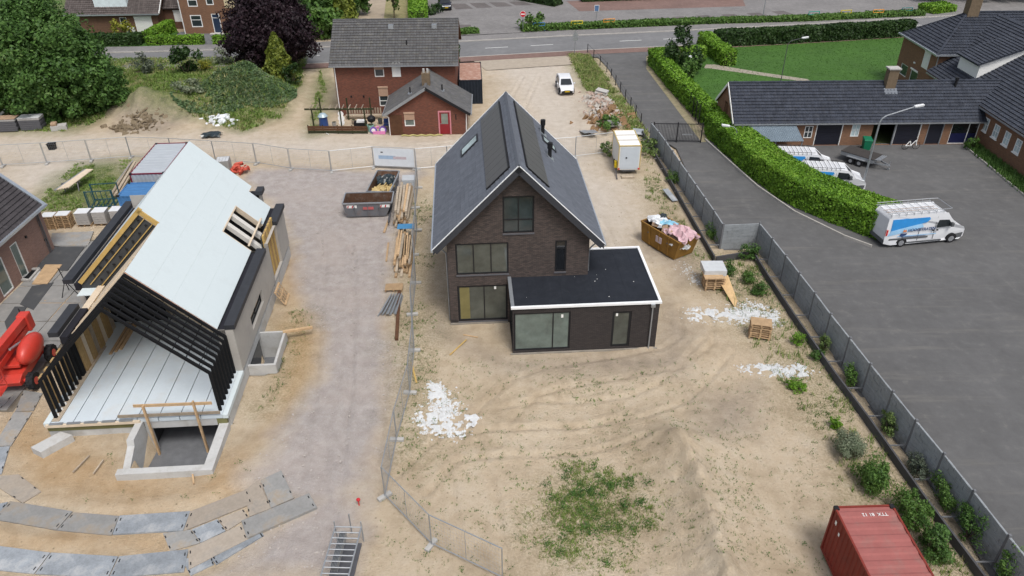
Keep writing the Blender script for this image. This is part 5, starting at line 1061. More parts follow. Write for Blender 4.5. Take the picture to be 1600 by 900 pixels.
m = MB(); m.box(-.3, -.5, .05, .75, -.1, .8); ac = m.build('heat_pump', MATS['white_paint'], G1); m = MB(); m.tube((.2, -.505, .42), (.2, -.54, .42), .28, 14); m.build('fan_grille', MATS['dark_steel'], ac)
G2 = thing('terraced_house', 'tall brown brick house with white-framed windows and blue door beside the purple tree', 'house', (-44.8, 106.9, 0), R(1))
hH = [(1.0, .9, 2.5, 2.5), (3.9, .05, 5.0, 2.65), (1.1, 3.6, 2.4, 5.0), (3.6, 3.8, 4.6, 5.0), (6.2, .9, 7.8, 2.6), (6.0, 3.4, 7.8, 4.9)]
mb = MB(); facade(mb, (-.2, 0, 0), X, 10.5, 6, [(a+.2, c, b+.2, d) for a, c, b, d in hH], (), .1, z0=-.2); facade(mb, (-.2, 9, 0), -Y_, 9, 10, (), [(-.9, 1, 6), (.9, 1, 6+8.1)], z0=-.2); mb.build('wall', MATS['brick_brown'], G2)
for i, h in enumerate(hH):
    hh = (h[0]+.2, h[1], h[2]+.2, h[3])
    if i == 1:
        w_ = window(G2, (-.2, 0, 0), X, *hh, MATS['white_paint'], mat('door_teal', (.02, .035, .07), .4), (), [2.1], .09, .08, name='door')
    elif i == 5: shutter(G2, (-.2, 0, 0), X, *hh, 'cream_paint') if 'cream_paint' in MATS else shutter(G2, (-.2, 0, 0), X, hh[0], hh[1], hh[2], hh[3], (mat('cream_paint', (.62, .52, .34), .6) and 'cream_paint'))
    else: window(G2, (-.2, 0, 0), X, *hh, MATS['white_paint'], WF, (), [hh[1]+.6*(hh[3]-hh[1])], .11, .06)
gable_roof(G2, (-.5, 0, 0), X, Y_, 11, 4.5, 6, 9.5, MATS['tile_brown'], .3)
m = MB(); m.box(3.4, -.7, 0, 5.4, -.02, .12); m.build('doorstep', MATS['concrete'], G2); pipe([(-.12, -.06, 5.9), (-.12, -.06, 0)], G2, .07, 'white_pvc')
m = MB(); m.box(5.3, -.25, .9, 5.7, -.01, 1.6); m.build('mail_box', MATS['dark_steel'], G2)
G3 = thing('link_building', 'low brick link with dark roof and white shuttered window between the far houses', 'outbuilding', (-49.2, 110.0, 0), R(2))
mb = MB(); facade(mb, (.3, 0, 0), X, 4.3, 2.7, [(1.6, .9, 3.2, 2.4)], (), .1, z0=-.2); mb.build('wall', MATS['brick_brown_old'], G3); shutter(G3, (.3, 0, 0), X, 1.6, .9, 3.2, 2.3, 'white_paint')
m = MB(); m.bb((.3, -.3, 2.6), X, Vector((0, 1, .7)).normalized(), Vector((0, -.7, 1)).normalized(), 0, 0, 0, 4.3, 5, .15); tiles(m, Vector((.3, -.3, 2.6))+Vector((0, -.7, 1)).normalized()*.15, X, Vector((0, 1, .7)).normalized(), Vector((0, -.7, 1)).normalized(), 4.3, 5); m.build('roof', MATS['tile_brown'], G3)

# ================================================================ concrete panel fence and low retaining wall
mat('panel_concrete', (.27, .29, .305), .85, .16, 3.2, wear=(.15, .16, .16), wearamt=.6, wearscale=.9, rnd=.07); mat('fence_post', (.15, .155, .165), .7, .12); mat('low_wall', (.075, .075, .08), .85, .2, 1.5)
def panel_mesh(w, h=1.95):
    m = MB(); m.box(.04, -.022, -.25, w-.04, .022, h)
    rows = 8; rh = h/rows
    for r in range(rows):
        nb = 4; s = (.5 if r % 2 else 0)/nb
        for k in range(-1, nb):
            a = max(.05, (k/nb+s)*w+.008+random.uniform(-.05, .05)); b = min(w-.05, ((k+1)/nb+s)*w-.008)
            if b-a < .06: continue
            d = random.uniform(.012, .03)
            for sgn in (-1, 1): m.box(a, min(.022*sgn, (.022+d)*sgn), r*rh+.008, b, max(.022*sgn, (.022+d)*sgn), (r+1)*rh-.008)
    return m.mesh('concrete_panel')
FEN = thing('concrete_fence', 'long grey concrete panel fence of block-patterned bays stepping along the asphalt yard', 'fence', (0, 0, 0))
fpts = [(12.95, 66.6), (13.25, 64.4), (13.5, 62.2), (13.7, 59.95), (13.9, 57.7), (14.1, 55.5), (14.3, 53.3), (14.5, 51.1), (14.7, 48.9), (14.85, 46.75), None, (14.85, 46.75), (17.45, 46.95), None, (17.45, 46.95), (17.7, 44.7), (17.92, 42.45), (18.1, 40.25), (18.3, 38.0), (18.45, 35.75), (18.68, 33.45), (18.9, 31.15), (19.13, 28.95), (19.35, 26.85), (19.62, 24.65), (19.84, 22.45), (20.05, 20.1), (20.3, 17.9), (20.5, 15.7)]
pm_ = [panel_mesh(2.2) for _ in range(3)]
for p_ in pm_: p_.materials.append(MATS['panel_concrete'])
postm = MB(); postm.box(-.06, -.06, -.25, .06, .06, 2.02); postm.box(-.055, -.055, 2.02, .055, .055, 2.06); postm = postm.mesh('fence_post'); postm.materials.append(MATS['fence_post'])
bracem = MB(); bracem.box(-.9, -.03, .0, -.06, .03, .06); bracem = bracem.mesh('brace'); bracem.materials.append(MATS['fence_post'])
seen = set(); k = 0
for a, b in zip(fpts, fpts[1:]):
    for q in (a, b):
        if q and q not in seen:
            seen.add(q); link('fence_post', postm, FEN, (q[0], q[1], 0), (0, 0, 0)); link('brace', bracem, FEN, (q[0], q[1], .32))
    if a and b:
        o = link('concrete_panel', pm_[k % 3], FEN, (a[0], a[1], 0), (0, 0, ang(a, b))); o.scale = (dist(a, b)/2.2, 1, 1); k += 1
LW = thing('retaining_wall', 'low dark retaining wall running just inside the concrete fence', 'wall', (0, 0, 0))
wp = [(12.5, 68.5), (13.1, 59.4), (13.5, 52.8), (14.02, 44.9), None, (14.1, 44.85), (16.75, 45.6), None, (16.85, 46.1), (17.0, 42.6), (17.3, 38.0), (17.75, 32.5), (18.2, 28.6), (18.62, 23.7), (19.15, 19.3), (19.6, 15.5)]
for a, b in zip(wp, wp[1:]):
    if a and b:
        m = MB(); m.beam((a[0], a[1], .13), (b[0], b[1], .13), .1, .76); m.build('wall_section', MATS['low_wall'], LW)
m = MB()

# ================================================================ temporary mesh fence panels
def temp_panel_mesh(w, h=2.0):
    f = MB(); r = .026
    f.tube((0, 0, .08), (0, 0, h), r, 6); f.tube((w, 0, .08), (w, 0, h), r, 6); f.tube((0, 0, h), (w, 0, h), r, 6); f.tube((0, 0, .2), (w, 0, .2), r, 6); f.tube((w/2, 0, .2), (w/2, 0, h), .014, 5)
    g = MB()
    for i in range(1, 24): g.tube((i*w/24, .01, .2), (i*w/24, .01, h), .0035, 3, caps=False)
    for j in range(1, 8): g.tube((0, .01, .2+j*.225), (w, .01, .2+j*.225), .0035, 3, caps=False)
    return f.mesh('frame'), g.mesh('wire_mesh')
TP = {}
footm = MB(); footm.box(-.35, -.11, 0, .35, .11, .13); footm = footm.mesh('foot'); footm.materials.append(MATS['concrete'])
def temp_panel(a, b, label, group='mesh construction fence panels', dark=False):
    w_ = dist(a, b)-.06; key = round(w_, 1)
    if key not in TP:
        TP[key] = temp_panel_mesh(key); TP[key][0].materials.append(MATS['galv']); TP[key][1].materials.append(MATS['galv'])
    z = max(gz(a), gz(b)) if a[1] < 75 else 0
    t = thing('mesh_fence_panel', label, 'fence panel', (a[0], a[1], z), ang(a, b), group)
    link('frame', TP[key][0], t); link('wire_mesh', TP[key][1], t); link('foot', footm, t, (-.03, 0, 0), (0, 0, R(90)))
    return t
rowA = [(-48.32, 61.27, 0.00), (-44.81, 61.91, 0.00), (-41.17, 62.42, 0.00), (-37.55, 63.07, 0.00), (-34.27, 63.74, 0.00), (-30.33, 63.40, 0.00), (-26.33, 62.77, 0.00), (-22.50, 62.15, 0.00), (-19.13, 60.87, 0.00), (-15.50, 60.29, 0.00), (-11.98, 61.18, 0.00), (-8.24, 60.72, 0.00), (-5.54, 61.23, 0.00), (-2.20, 62.01, 0.00), (1.77, 62.52, 0.00), (5.75, 63.17, 0.00), (9.50, 64.28, 0.00)]
ordn = ['first', 'second', 'third', 'fourth', 'fifth', 'sixth', 'seventh', 'eighth', 'ninth', 'tenth', 'eleventh', 'twelfth', 'thirteenth', 'fourteenth', 'fifteenth', 'sixteenth']
for i, (a, b) in enumerate(zip(rowA, rowA[1:])):
    lab = 'mesh fence panel along the sand track, %s from the left' % ordn[i]
    if i == 10: lab = 'mesh fence panel carrying the white banner behind the open skips'
    temp_panel(a, b, lab)
c0, c1 = rowA[11], (-5.56, 31.31, 0.00); n = 8
rowB = [(c0[0]+(c1[0]-c0[0])*t_+(.18 if i_ % 2 else 0), c0[1]+(c1[1]-c0[1])*t_) for i_, t_ in enumerate(np.linspace(0, 1, n+1))]+[(-5.84, 27.75, 0.00), (-5.91, 24.02, 0.00), (-3.52, 21.30, 0.00), (-0.41, 19.57, 0.00)]
for i, (a, b) in enumerate(zip(rowB, rowB[1:])):
    lab = 'mesh fence panel beside the timber stacks, %s from the banner corner' % ordn[i]
    if i == 10: lab = 'slanting mesh fence panel near the lower edge, nearer the gravel road'
    if i == 11: lab = 'slanting mesh fence panel near the lower edge, ending at the photo border'
    temp_panel(a, b, lab)
# banner on the fence
a, b = rowA[10], rowA[11]; bt = thing('banner', 'white printed banner with faded blue and red lines tied to the mesh fence', 'banner', (a[0], a[1]-.04, 0), ang(a, b))
m = MB(); m.box(.08, -.02, .3, dist(a, b)-.12, -.008, 1.95); m.build('sheet', mat('banner_white', (.64, .68, .72), .7, .08, 2), bt)
m = MB(); m.box(.5, -.026, .95, 2.0, -.022, 1.28); m.build('print', mat('print_blue', (.33, .44, .58), .7), bt); m = MB(); m.box(1.8, -.029, .98, 2.95, -.0265, 1.22); m.build('print', mat('print_red', (.50, .42, .45), .7), bt)
m = MB(); m.box(.72, -.026, 1.52, .92, -.022, 1.62); m.build('print', MATS['black_metal'], bt)

# ================================================================ skips
mat('skip_grey', (.15, .155, .17), .6, .15, 2, wear=(.18, .10, .06), wearamt=.5, wearscale=4); mat('skip_rust', (.10, .055, .035), .9, .35, 2.5, wear=(.2, .18, .16), wearamt=.5); mat('skip_brown', (.26, .145, .035), .65, .15, 2, wear=(.15, .08, .03), wearamt=.5, wearscale=3)
mat('warn_red', (.5, .03, .04), .5); mat('fill_white', (.62, .64, .66), .8, .2, 4, rnd=.1)
def skip(label, loc, rz, Lg, Wd, Ht, mname, taper=.55, group=None, tilt=.06):
    t = thing('skip', label, 'skip', loc, rz, group); x = Lg/2; y = Wd/2; xb0, xb1 = x-taper*.35, x-taper
    o_ = [(-x, -y), (x, -y), (x, y), (-x, y)]; bt_ = [(-xb0, -y+.08), (xb1, -y+.08), (xb1, y-.08), (-xb0, y-.08)]
    m = MB(); mid = [(-x+.05, -y), (x, -y), (x, y), (-x+.05, y)]
    for i in range(4):
        j = (i+1) % 4; m.poly([(*bt_[i], .1), (*bt_[j], .1), (*o_[j], Ht), (*o_[i], Ht)])
    m.poly([(*p_, .1) for p_ in bt_[::-1]]); m.build('body', MATS[mname], t)
    m = MB(); s_ = .05
    ii = [(p_[0]*.975, p_[1]*.95) for p_ in o_]; ib = [(p_[0]*.97, p_[1]*.95) for p_ in bt_]
    for i in range(4):
        j = (i+1) % 4; m.poly([(*ib[j], .16), (*ib[i], .16), (*ii[i], Ht), (*ii[j], Ht)])
    m.poly([(*p_, .16) for p_ in ib]); m.build('inside', MATS['skip_rust'], t)
    m = MB()
    for a_, b_ in (((-x, -y), (x, -y)), ((x, -y), (x, y)), ((x, y), (-x, y)), ((-x, y), (-x, -y))): m.beam((*a_, Ht), (*b_, Ht), .09, .1)
    m.build('rim', MATS['galv'] if mname == 'skip_grey' else MATS[mname], t)
    for px_ in (-x*.55, 0, x*.5):
        m = MB(); m.beam((px_*.9, -y+.04, .14), (px_, -y-.04, Ht-.05), .08, .06, (1, 0, 0)); m.build('rib', MATS[mname], t)
    for sx in (-.55, .45):
        m = MB(); m.tube((x*sx, -y-.1, Ht*.7), (x*sx, -y+.02, Ht*.7), .05, 8); m.build('lifting_lug', MATS['dark_steel'], t)
    return t
sk1 = skip('empty grey open skip with red and white hazard stripes', (-11.05, 52.75, .02), R(3), 3.75, 1.85, 1.25, 'skip_grey')
for x0 in (-1.55, .95):
    for k in range(4):
        m = MB(); y = -.925; m.poly([(x0+k*.17, y-.02, .88), (x0+k*.17+.09, y-.02, .88), (x0+k*.17+.15, y-.025, 1.07), (x0+k*.17+.06, y-.025, 1.07)]); m.build('hazard_stripe', MATS['white_paint'] if k % 2 else MATS['warn_red'], sk1)
    m = MB(); m.box(x0-.03, -.93, .86, x0+.73, -.915, 1.09); m.build('hazard_plate', MATS['white_paint'], sk1)
m = MB(); m.box(-.35, -.95, .72, .45, -.9, .92); m.build('name_plate', mat('plate_red', (.45, .12, .12), .5), sk1)
sk2 = skip('rusty grey skip of black bags and yellow offcuts behind the empty skip', (-10.35, 56.0, .02), R(86), 4.0, 1.85, 1.15, 'skip_grey')
sk3 = skip('brown skip heaped with pink foil and building waste', (11.15, 46.9, .02), R(-57), 3.9, 1.9, 1.6, 'skip_brown', .4)
m = MB(); m.box(-.3, -.99, .75, .25, -.93, 1.2); m.build('sticker', MATS['print_red'], sk3)
def junk(name, label, cat, c, ext, n, size, m_, rz=0, flat=.5, seed=1, kind=None, group=None):
    rr = random.Random(seed); mb = MB()
    for _ in range(n):
        x, y = rr.uniform(-1, 1)*ext[0], rr.uniform(-1, 1)*ext[1]; z = rr.random()*ext[2]*(1-.5*abs(x/ext[0]))
        s = size*rr.uniform(.5, 1.3); ax = Vector((rr.gauss(0, 1), rr.gauss(0, 1), rr.gauss(0, .35))).normalized(); ay = ax.orthogonal().normalized(); ay.rotate(Matrix.Rotation(rr.uniform(-.7, .7)+ (0 if flat < .6 else 1), 3, ax)); az = ax.cross(ay)
        mb.bb((x, y, z), ax, ay, az, -s, -s*rr.uniform(.4, .9), -s*flat*.3, s, s*rr.uniform(.4, .9), s*flat*.3)
    o = mb.build(name, m_); tag(o, label, cat, group, c, rz)
    if kind: o['kind'] = kind
    return o
def rag(name, label, cat, c, ext, m_, rz=0, seed=1, n=9, amp=.25, group=None):
    rr = np.random.default_rng(seed); mb = MB(); pts = [[(ext[0]*(i/(n-1)*2-1)*(1+.1*rr.normal()), ext[1]*(j/(n-1)*2-1)*(1+.1*rr.normal()), amp*rr.random()+ext[2]*(1-((i/(n-1)*2-1)**2+(j/(n-1)*2-1)**2)*.5)) for j in range(n)] for i in range(n)]
    for i in range(n-1):
        for j in range(n-1):
            mb.poly([pts[i][j], pts[i+1][j], pts[i+1][j+1]]); mb.poly([pts[i][j], pts[i+1][j+1], pts[i][j+1]])
    o = mb.build(name, m_, smooth=False); tag(o, label, cat, group, c, rz); s = o.modifiers.new('thick', 'SOLIDIFY'); s.thickness = .02
    return o
rag('foil_heap', 'crumpled black plastic bags in the rusty skip', 'rubbish', (-10.25, 56.5, .75), (.65, .8, .35), mat('bag_black', (.02, .03, .035), .25, .3), R(3), 4, 10, .35)
junk('timber_offcuts', 'yellow timber offcuts in the near end of the rusty skip', 'offcuts', (-10.3, 55.0, .75), (.6, .6, .35), 34, .3, mat('offcut_yellow', (.50, .38, .18), .8, .2, 5), 0, .35, 5, 'stuff')
rag('foil_heap', 'pink and white foil spilling over the brown skip', 'rubbish', (11.75, 45.95, 1.35), (1.0, .75, .45), mat('foil_pink', (.58, .40, .43), .5, .2, 3), R(-57), 9, 11, .5)
rag('plastic_sheet', 'light blue plastic sheet on top of the brown skip', 'plastic sheet', (11.15, 47.3, 1.65), (.6, .35, .2), mat('sheet_sky', (.25, .50, .64), .5, .12), R(-30), 11, 8, .22)
rag('foam_heap', 'white foam and bags at the far end of the brown skip', 'rubbish', (10.55, 47.9, 1.45), (.7, .6, .3), MATS['fill_white'], R(-57), 13, 10, .35)
junk('board_scraps', 'cardboard and board scraps lying across the brown skip', 'rubbish', (11.1, 46.8, 1.5), (1.1, .6, .3), 26, .26, mat('cardboard', (.36, .25, .17), .9, .25, 5), R(-57), .4, 15, 'stuff')
junk('foam_heap', 'dirty white scraps at the near end of the brown skip', 'rubbish', (11.5, 45.6, 1.0), (.6, .5, .5), 30, .2, MATS['fill_white'], R(-57), .5, 19, 'stuff')
rag('bin_bag', 'dark rubbish bag on the far corner of the brown skip', 'rubbish bag', (10.9, 48.3, 1.75), (.25, .22, .25), MATS['bag_black'], 0, 17, 6, .15)

# ================================================================ containers and huts
mat('box_red', (.30, .105, .095), .75, .14, .9, wear=(.24, .15, .13), wearamt=.5, wearscale=1.5); mat('box_red_side', (.20, .035, .025), .6, .2, 1.2, wear=(.12, .03, .025), wearamt=.7, wearscale=1.1)
mat('box_navy', (.018, .024, .034), .55, .2); mat('rust_top', (.36, .21, .16), .85, .25, 2, wear=(.45, .38, .34), wearamt=.7, wearscale=2); mat('box_grey', (.42, .45, .48), .55, .08, 1, .2); mat('box_blue', (.06, .17, .36), .55, .12); mat('maroon', (.16, .02, .04), .6, .1)
def corr(mb, o, u, v, w_, U, V, pitch, amp, wavy='u'):
    o = Vector(o); u = Vector(u); v = Vector(v); w_ = Vector(w_); n = int(U/pitch)
    pr = [(0, 0), (.25, 0), (.4, 1), (.75, 1), (.9, 0), (1, 0)]
    for i in range(n):
        for (a, h0), (b, h1) in zip(pr, pr[1:]):
            p = o+u*((i+a)*U/n)+w_*(amp*h0); q = o+u*((i+b)*U/n)+w_*(amp*h1); mb.poly([p, q, q+v*V, p+v*V])
def container(label, loc, rz, Lg, Wd, Ht, side, top, frame, amp=.035, group=None, name='shipping_container'):
    t = thing(name, label, 'container', loc, rz, group)   # length along -y from the far end at y=0, width along x
    m = MB()
    for x, y in ((0, -.1), (Wd-.1, -.1), (0, -Lg), (Wd-.1, -Lg)): m.box(x, y, .0, x+.1, y+.1, Ht)
    m.build('corner_posts', frame, t)
    for x in (0, Wd-.16):
        for y in (-.19, -Lg-.01): m = MB(); m.box(x-.008, y, Ht-.1, x+.168, y+.2, Ht+.02); m.build('corner_casting', MATS['black_metal'], t)
    m = MB()
    for z0, z1 in ((.0, .14), (Ht-.1, Ht)):
        m.box(.1, -.08, z0, Wd-.1, -.0, z1); m.box(.1, -Lg, z0, Wd-.1, -Lg+.08, z1); m.box(.0, -Lg+.1, z0, .08, -.1, z1); m.box(Wd-.08, -Lg+.1, z0, Wd, -.1, z1)
    m.build('rails', frame, t)
    for nm, o_, u, v, w_, U in (('side_wall', (.05, -.1, .14), -Y_, Z3, -X, Lg-.2), ('side_wall', (Wd-.05, -Lg+.1, .14), Y_, Z3, X, Lg-.2), ('end_wall', (Wd-.1, -.04, .14), -X, Z3, Y_, Wd-.2), ('end_wall', (.1, -Lg+.04, .14), X, Z3, -Y_, Wd-.2)):
        m = MB(); corr(m, o_, u, v, w_, U, Ht-.24, .28, amp); m.build(nm, side, t)
    m = MB(); corr(m, (.08, -.08, Ht-.05), -Y_, X, Z3, Lg-.16, Wd-.16, .55, .03); m.build('roof', top, t)
    return t
rc = container('dusty red shipping container standing in the lower right corner', (13.0721, 20.97, .22), .03, 6.06, 2.44, 2.59, MATS['box_red_side'], MATS['box_red'], MATS['box_red_side'])
def text_mesh(s, size, m_, parent, M, name='lettering', extr=.004, italic=0, bold=0):
    cu = bpy.data.curves.new(name, 'FONT'); cu.body = s; cu.size = size; cu.extrude = extr; cu.shear = italic; cu.offset = bold; cu.align_x = 'LEFT'
    ob = bpy.data.objects.new(name, cu); COL.objects.link(ob); dg = bpy.context.evaluated_depsgraph_get()
    me_ = bpy.data.meshes.new_from_object(ob.evaluated_get(dg)); bpy.data.objects.remove(ob); me_.materials.clear(); me_.materials.append(m_)
    o = bpy.data.objects.new(name, me_); COL.objects.link(o); o.parent = parent; o.matrix_local = M; return o
text_mesh('TTX  81 12', .22, MATS['white_paint'], rc, Matrix.Translation((2.0, -.42, 2.60)) @ Matrix.Rotation(math.pi, 4, 'Z'), 'lettering')
for k, (y, z, s) in enumerate(((-.55, 2.05, .12), (-.95, 1.85, .1))): m = MB(); m.box(-.012, y, z, -.004, y+s, z+s*1.6); m.build('label_plate', MATS['white_paint'], rc)
container('dark navy container with a rusty roof beside the red brick house', (-5.75, 84.0, 0), R(3), 6.4, 2.44, 2.55, MATS['box_navy'], MATS['rust_top'], MATS['box_navy'])
gc = container('light grey ribbed container with maroon frame behind the half-built house', (-30.3, 60.8, 0), R(3.5), 6.3, 2.7, 2.6, MATS['box_grey'], MATS['box_grey'], MATS['maroon'], .03)
container('lower blue container in front of the grey ribbed one', (-30.0, 54.2, 0), R(3.5), 2.4, 2.3, 2.0, MATS['box_blue'], MATS['box_blue'], MATS['box_blue'], .03)
st_ = thing('site_hut', 'white site hut trailer with yellow trim and grey door', 'site hut', (9.05, 59.5, 0), R(1.5))
mat('hut_white', (.68, .69, .68), .5, .06, 1); mat('trim_yellow', (.50, .38, .14), .6, .1); mat('hut_door', (.50, .55, .60), .45, .06)
m = MB(); m.box(.03, .03, .45, 1.87, 3.55, 2.6); m.build('body', MATS['hut_white'], st_)
m = MB()
for x in (0, 1.83):
    for y in (0, 3.51): m.box(x, y, .42, x+.07, y+.07, 2.66)
m.box(.07, -.0, 2.58, 1.83, .07, 2.66); m.box(.07, 3.51, 2.58, 1.83, 3.58, 2.66); m.box(0, .07, 2.58, .07, 3.51, 2.66); m.box(1.83, .07, 2.58, 1.9, 3.51, 2.66); m.build('trim', MATS['trim_yellow'], st_)
for k in range(3): m = MB(); m.box(.09, .09+k*1.15, 2.6, 1.81, 1.2+k*1.15, 2.64); m.build('roof_panel', MATS['white_paint'], st_)
for y in (1.22, 2.37): m = MB(); m.box(.09, y-.03, 2.6, 1.81, y+.03, 2.68); m.build('roof_rib', MATS['timber_grey'], st_)
m = MB(); m.box(.16, .0, .55, 1.74, .026, 2.5); d_ = m.build('door', MATS['hut_door'], st_); m = MB(); m.box(.62, -.04, 1.5, .74, -.002, 1.62); m.build('handle', MATS['black_metal'], d_)
m = MB(); m.box(.4, .05, .3, 1.5, .4, .46); m.box(.1, .4, .3, 1.8, 3.3, .44); m.build('chassis', MATS['dark_steel'], st_)
for x in (-.0, 1.72): m = MB(); m.tube((x, 1.9, .33), (x+.18, 1.9, .33), .33, 16); m.build('wheel', MATS['rubber'], st_)
m = MB(); m.box(-.2, .35, .5, .0, .75, 1.05); m.build('yellow_box', mat('yellow_plastic', (.62, .46, .02), .5), st_)
for x in (.02, 1.72): m = MB(); m.box(x, -.04, .5, x+.16, .02, .62); m.build('tail_light', MATS['clear_red'], st_)
m = MB(); m.beam((-.1, .5, .35), (-.15, -1.0, .1), .08, .1); m.build('drawbar', MATS['dark_steel'], st_)
stp = thing('wooden_step', 'low wooden step on the sand below the site hut door', 'step', (9.35, 58.75, gz((9.9, 58.9))), R(2))
for k in range(2): m = MB(); m.box(0, k*.26, .02, 1.1, k*.26+.24, .16); m.build('board', MATS['timber_grey'], stp)

# ================================================================ timber, pallets, props, bricks
def plank(label, a, b, z, wd, th, mname, group, name='plank'):
    o = MB(); l = dist(a, b); o.box(0, -wd/2, 0, l, wd/2, th); ob = o.build(name, MATS[mname]); tag(ob, label, 'plank', group, (a[0], a[1], z), ang(a, b)); return ob
rr = random.Random(3)
layn = ['bottom', 'second', 'third', 'top']
for layer in range(4):
    for k in range(6-layer//2):
        x = -8.85+.02*layer+k*.19; plank('weathered board beside the skips, %s from the left in the %s layer' % (ordn[k], layn[layer]), (x+rr.uniform(-.05, .05), 50.6+rr.uniform(-.5, .4)+(.8 if layer > 2 else 0)), (x+.02+rr.uniform(-.12, .12)-.25, 55.9+rr.uniform(-.5, .8)), .1+layer*.2, .17, .16, 'timber_grey' if rr.random() < .6 else 'timber', 'boards of the stack beside the skips')
for k in range(4):
    x = -9.4+k*.06; plank('grey plank on the outer side of the weathered stack, %s from the gravel' % ordn[k], (x, 50.9-k*.2), (x-.35, 57.0+k*.2), .05+k*.1, .05, .1, 'dark_steel', 'outer planks of the stack beside the skips')
sh = thing('sheet_stack', 'stack of light grey sheets at the far end of the weathered board stack', 'sheet stack', (-9.15, 57.2, .02), R(4))
for k in range(5): m = MB(); m.box(.02*k, .03*k, k*.12, 1.1, 1.2, k*.12+.1); m.build('sheet', mat('sheet_grey', (.42, .44, .46), .6, .1), sh)
for layer in range(4):
    for k in range(7):
        x = -8.0+k*.18; plank('pale plank below the blue tarpaulin, %s from the left in the %s layer' % (ordn[k], layn[layer]), (x+rr.uniform(-.06, .06)+.0, 43.6+rr.uniform(-.6, .9)+layer*.25), (x-.25+rr.uniform(-.1, .1), 48.6+rr.uniform(-.8, .6)), .06+layer*.17, .165, .15, 'timber' if rr.random() < .7 else 'timber_grey', 'planks of the long stack beside the mesh fence')
tarp = MB(); tarp.box(0, 0, 0, 1.25, .75, .03); tag(tarp.build('tarpaulin', mat('tarp_blue', (.05, .20, .38), .4)), 'blue tarpaulin over the far end of the long plank stack', 'tarpaulin', None, (-8.35, 48.5, .82), R(2))
plank('single pale board leaning beside the long plank stack', (-8.75, 45.2), (-8.95, 47.8), .05, .12, .06, 'timber', None); plank('short loose plank lying on the gravel in front of the empty skip', (-9.50, 49.43, 0.00), (-9.43, 51.36, 0.00), gz((-9.44, 50.33, 0.00))+.02, .16, .06, 'timber', None)
plank('rusty brown beam lying along the mesh fence below the props', (-7.36, 41.26, 0.00), (-6.88, 36.05, 0.00), gz((-7.07, 38.22, 0.00))+.02, .2, .16, 'wood_brown', None)
plank('thin pale lath on the sand right of the mesh fence', (-5.78, 33.97, 0.00), (-5.30, 32.16, 0.00), gz((-5.59, 33.22, 0.00))+.02, .09, .04, 'timber_yellow', None)
plank('thin lath crossing the sand left of the dark house', (-3.62, 34.60, 0.00), (-2.73, 36.07, -0.00), gz((-3.21, 35.27, 0.00))+.03, .07, .04, 'timber_yellow', None); plank('short lath on the sand below the sliding door', (-2.94, 36.59, -0.00), (-2.05, 36.32, -0.00), gz((-2.51, 36.45, 0.00))+.02, .08, .04, 'timber', None)
plank('long beam bridging from the light well to the sand bank', (-13.59, 36.17, 0.62), (-11.93, 36.64, 0.45), .56, .16, .14, 'timber', None)
for i, (a, b) in enumerate((((-21.02, 25.55, 0.00), (-20.75, 26.64, 0.00)), ((-20.02, 25.47, 0.00), (-19.95, 26.38, 0.00)))): plank('thin stake lying on sand before the footing, %s one' % ('left', 'right')[i], a, b, gz(a)+.12, .06, .05, 'timber_grey', None)
plank('wooden stake leaning on the ramp wall', (-14.98, 24.79, 0.00), (-15.43, 25.80, 0.00), gz((-14.98, 24.79, 0.00))+.05, .08, .05, 'timber', None)
def pallet_mesh():
    top = MB(); 
    for k in range(7): top.box(-.6, -.4+k*.117, .12, .6, -.4+k*.117+.095, .145)
    for x in (-.6, -.05, .5): 
        for y in (-.4, -.05, .3): top.box(x, y, .03, x+.1, y+.1, .12)
        top.box(x, -.4, 0, x+.1, .4, .029)
    return top.mesh('pallet')
plm = pallet_mesh(); plm.materials.append(MATS['timber'])
def pallet(label, loc, rz, group=None, sc=(1, 1, 1), tilt=None):
    o = link('pallet', plm, None, loc, (0, 0, rz)); tag(o, label, 'pallet', group); o.scale = sc
    if tilt: o.rotation_euler = tilt
    return o
pallet('wooden pallet lying between the plank stack and the steel props', (-7.75, 41.7, .08), R(3), None, (.95, 1.0, 1)); 
for k in range(7): pallet('wooden pallet beside the white spill, %s from the bottom of its low stack' % ordn[k], (14.75+.02*(k % 2), 36.35, .03+k*.148), R(-14+2*(k % 3)), 'pallets of the low stack beside the white spill')
for k in range(6): pallet('wooden pallet behind the fanned boards, %s from the bottom of its stack' % ordn[k], (13.2, 41.75, .03+k*.15), R(2+(k % 3)), 'pallets of the tall wrapped stack', (1.05, 1.1, 1))
wr = MB(); wr.box(12.5, 41.6, .95, 13.95, 42.9, 1.35); tag(wr.build('wrapped_load', mat('wrap', (.50, .52, .53), .3, .12, 4)), 'plastic wrapped load behind the tall pallet stack', 'wrapped load')
sb_ = MB(); sb_.box(12.45, 41.15, .98, 13.7, 42.1, 1.06); tag(sb_.build('plywood_board', MATS['timber']), 'plywood board lying on top of the tall pallet stack', 'board')
for k in range(6):
    a = Vector((14.1+.05*k, 39.4+.12*k, .05)); b = Vector((13.55+.12*k, 42.1, .55+.03*k)); m = MB(); m.beam(a, b, .12, .04); ob = m.build('loose_board', mat('timber_fresh', (.55, .38, .20), .75, .15, 4)); tag(ob, 'pale board fanned against the tall pallet stack, %s from the left' % ordn[k], 'board', 'boards fanned against the tall pallet stack')
m = MB()
for k in range(16):
    m = MB(); x = -8.15+.055*k; m.tube((x+.02*(k-8)*1.2, 38.7+rr.uniform(-.2, .2), .1+.07*(k % 3)), (x+.25, 40.8, .1+.08*(k % 3)), .045, 7); o = m.build('steel_prop', MATS['galv']); tag(o, 'galvanised steel prop below the lying pallet, %s in its bundle from the left' % ordn[k], 'steel prop', 'steel props in the bundle beside the pallet')
mat('paver_stack', (.36, .35, .34), .85, .15, 6, rnd=.1); mat('foil_white', (.66, .67, .68), .35, .08)
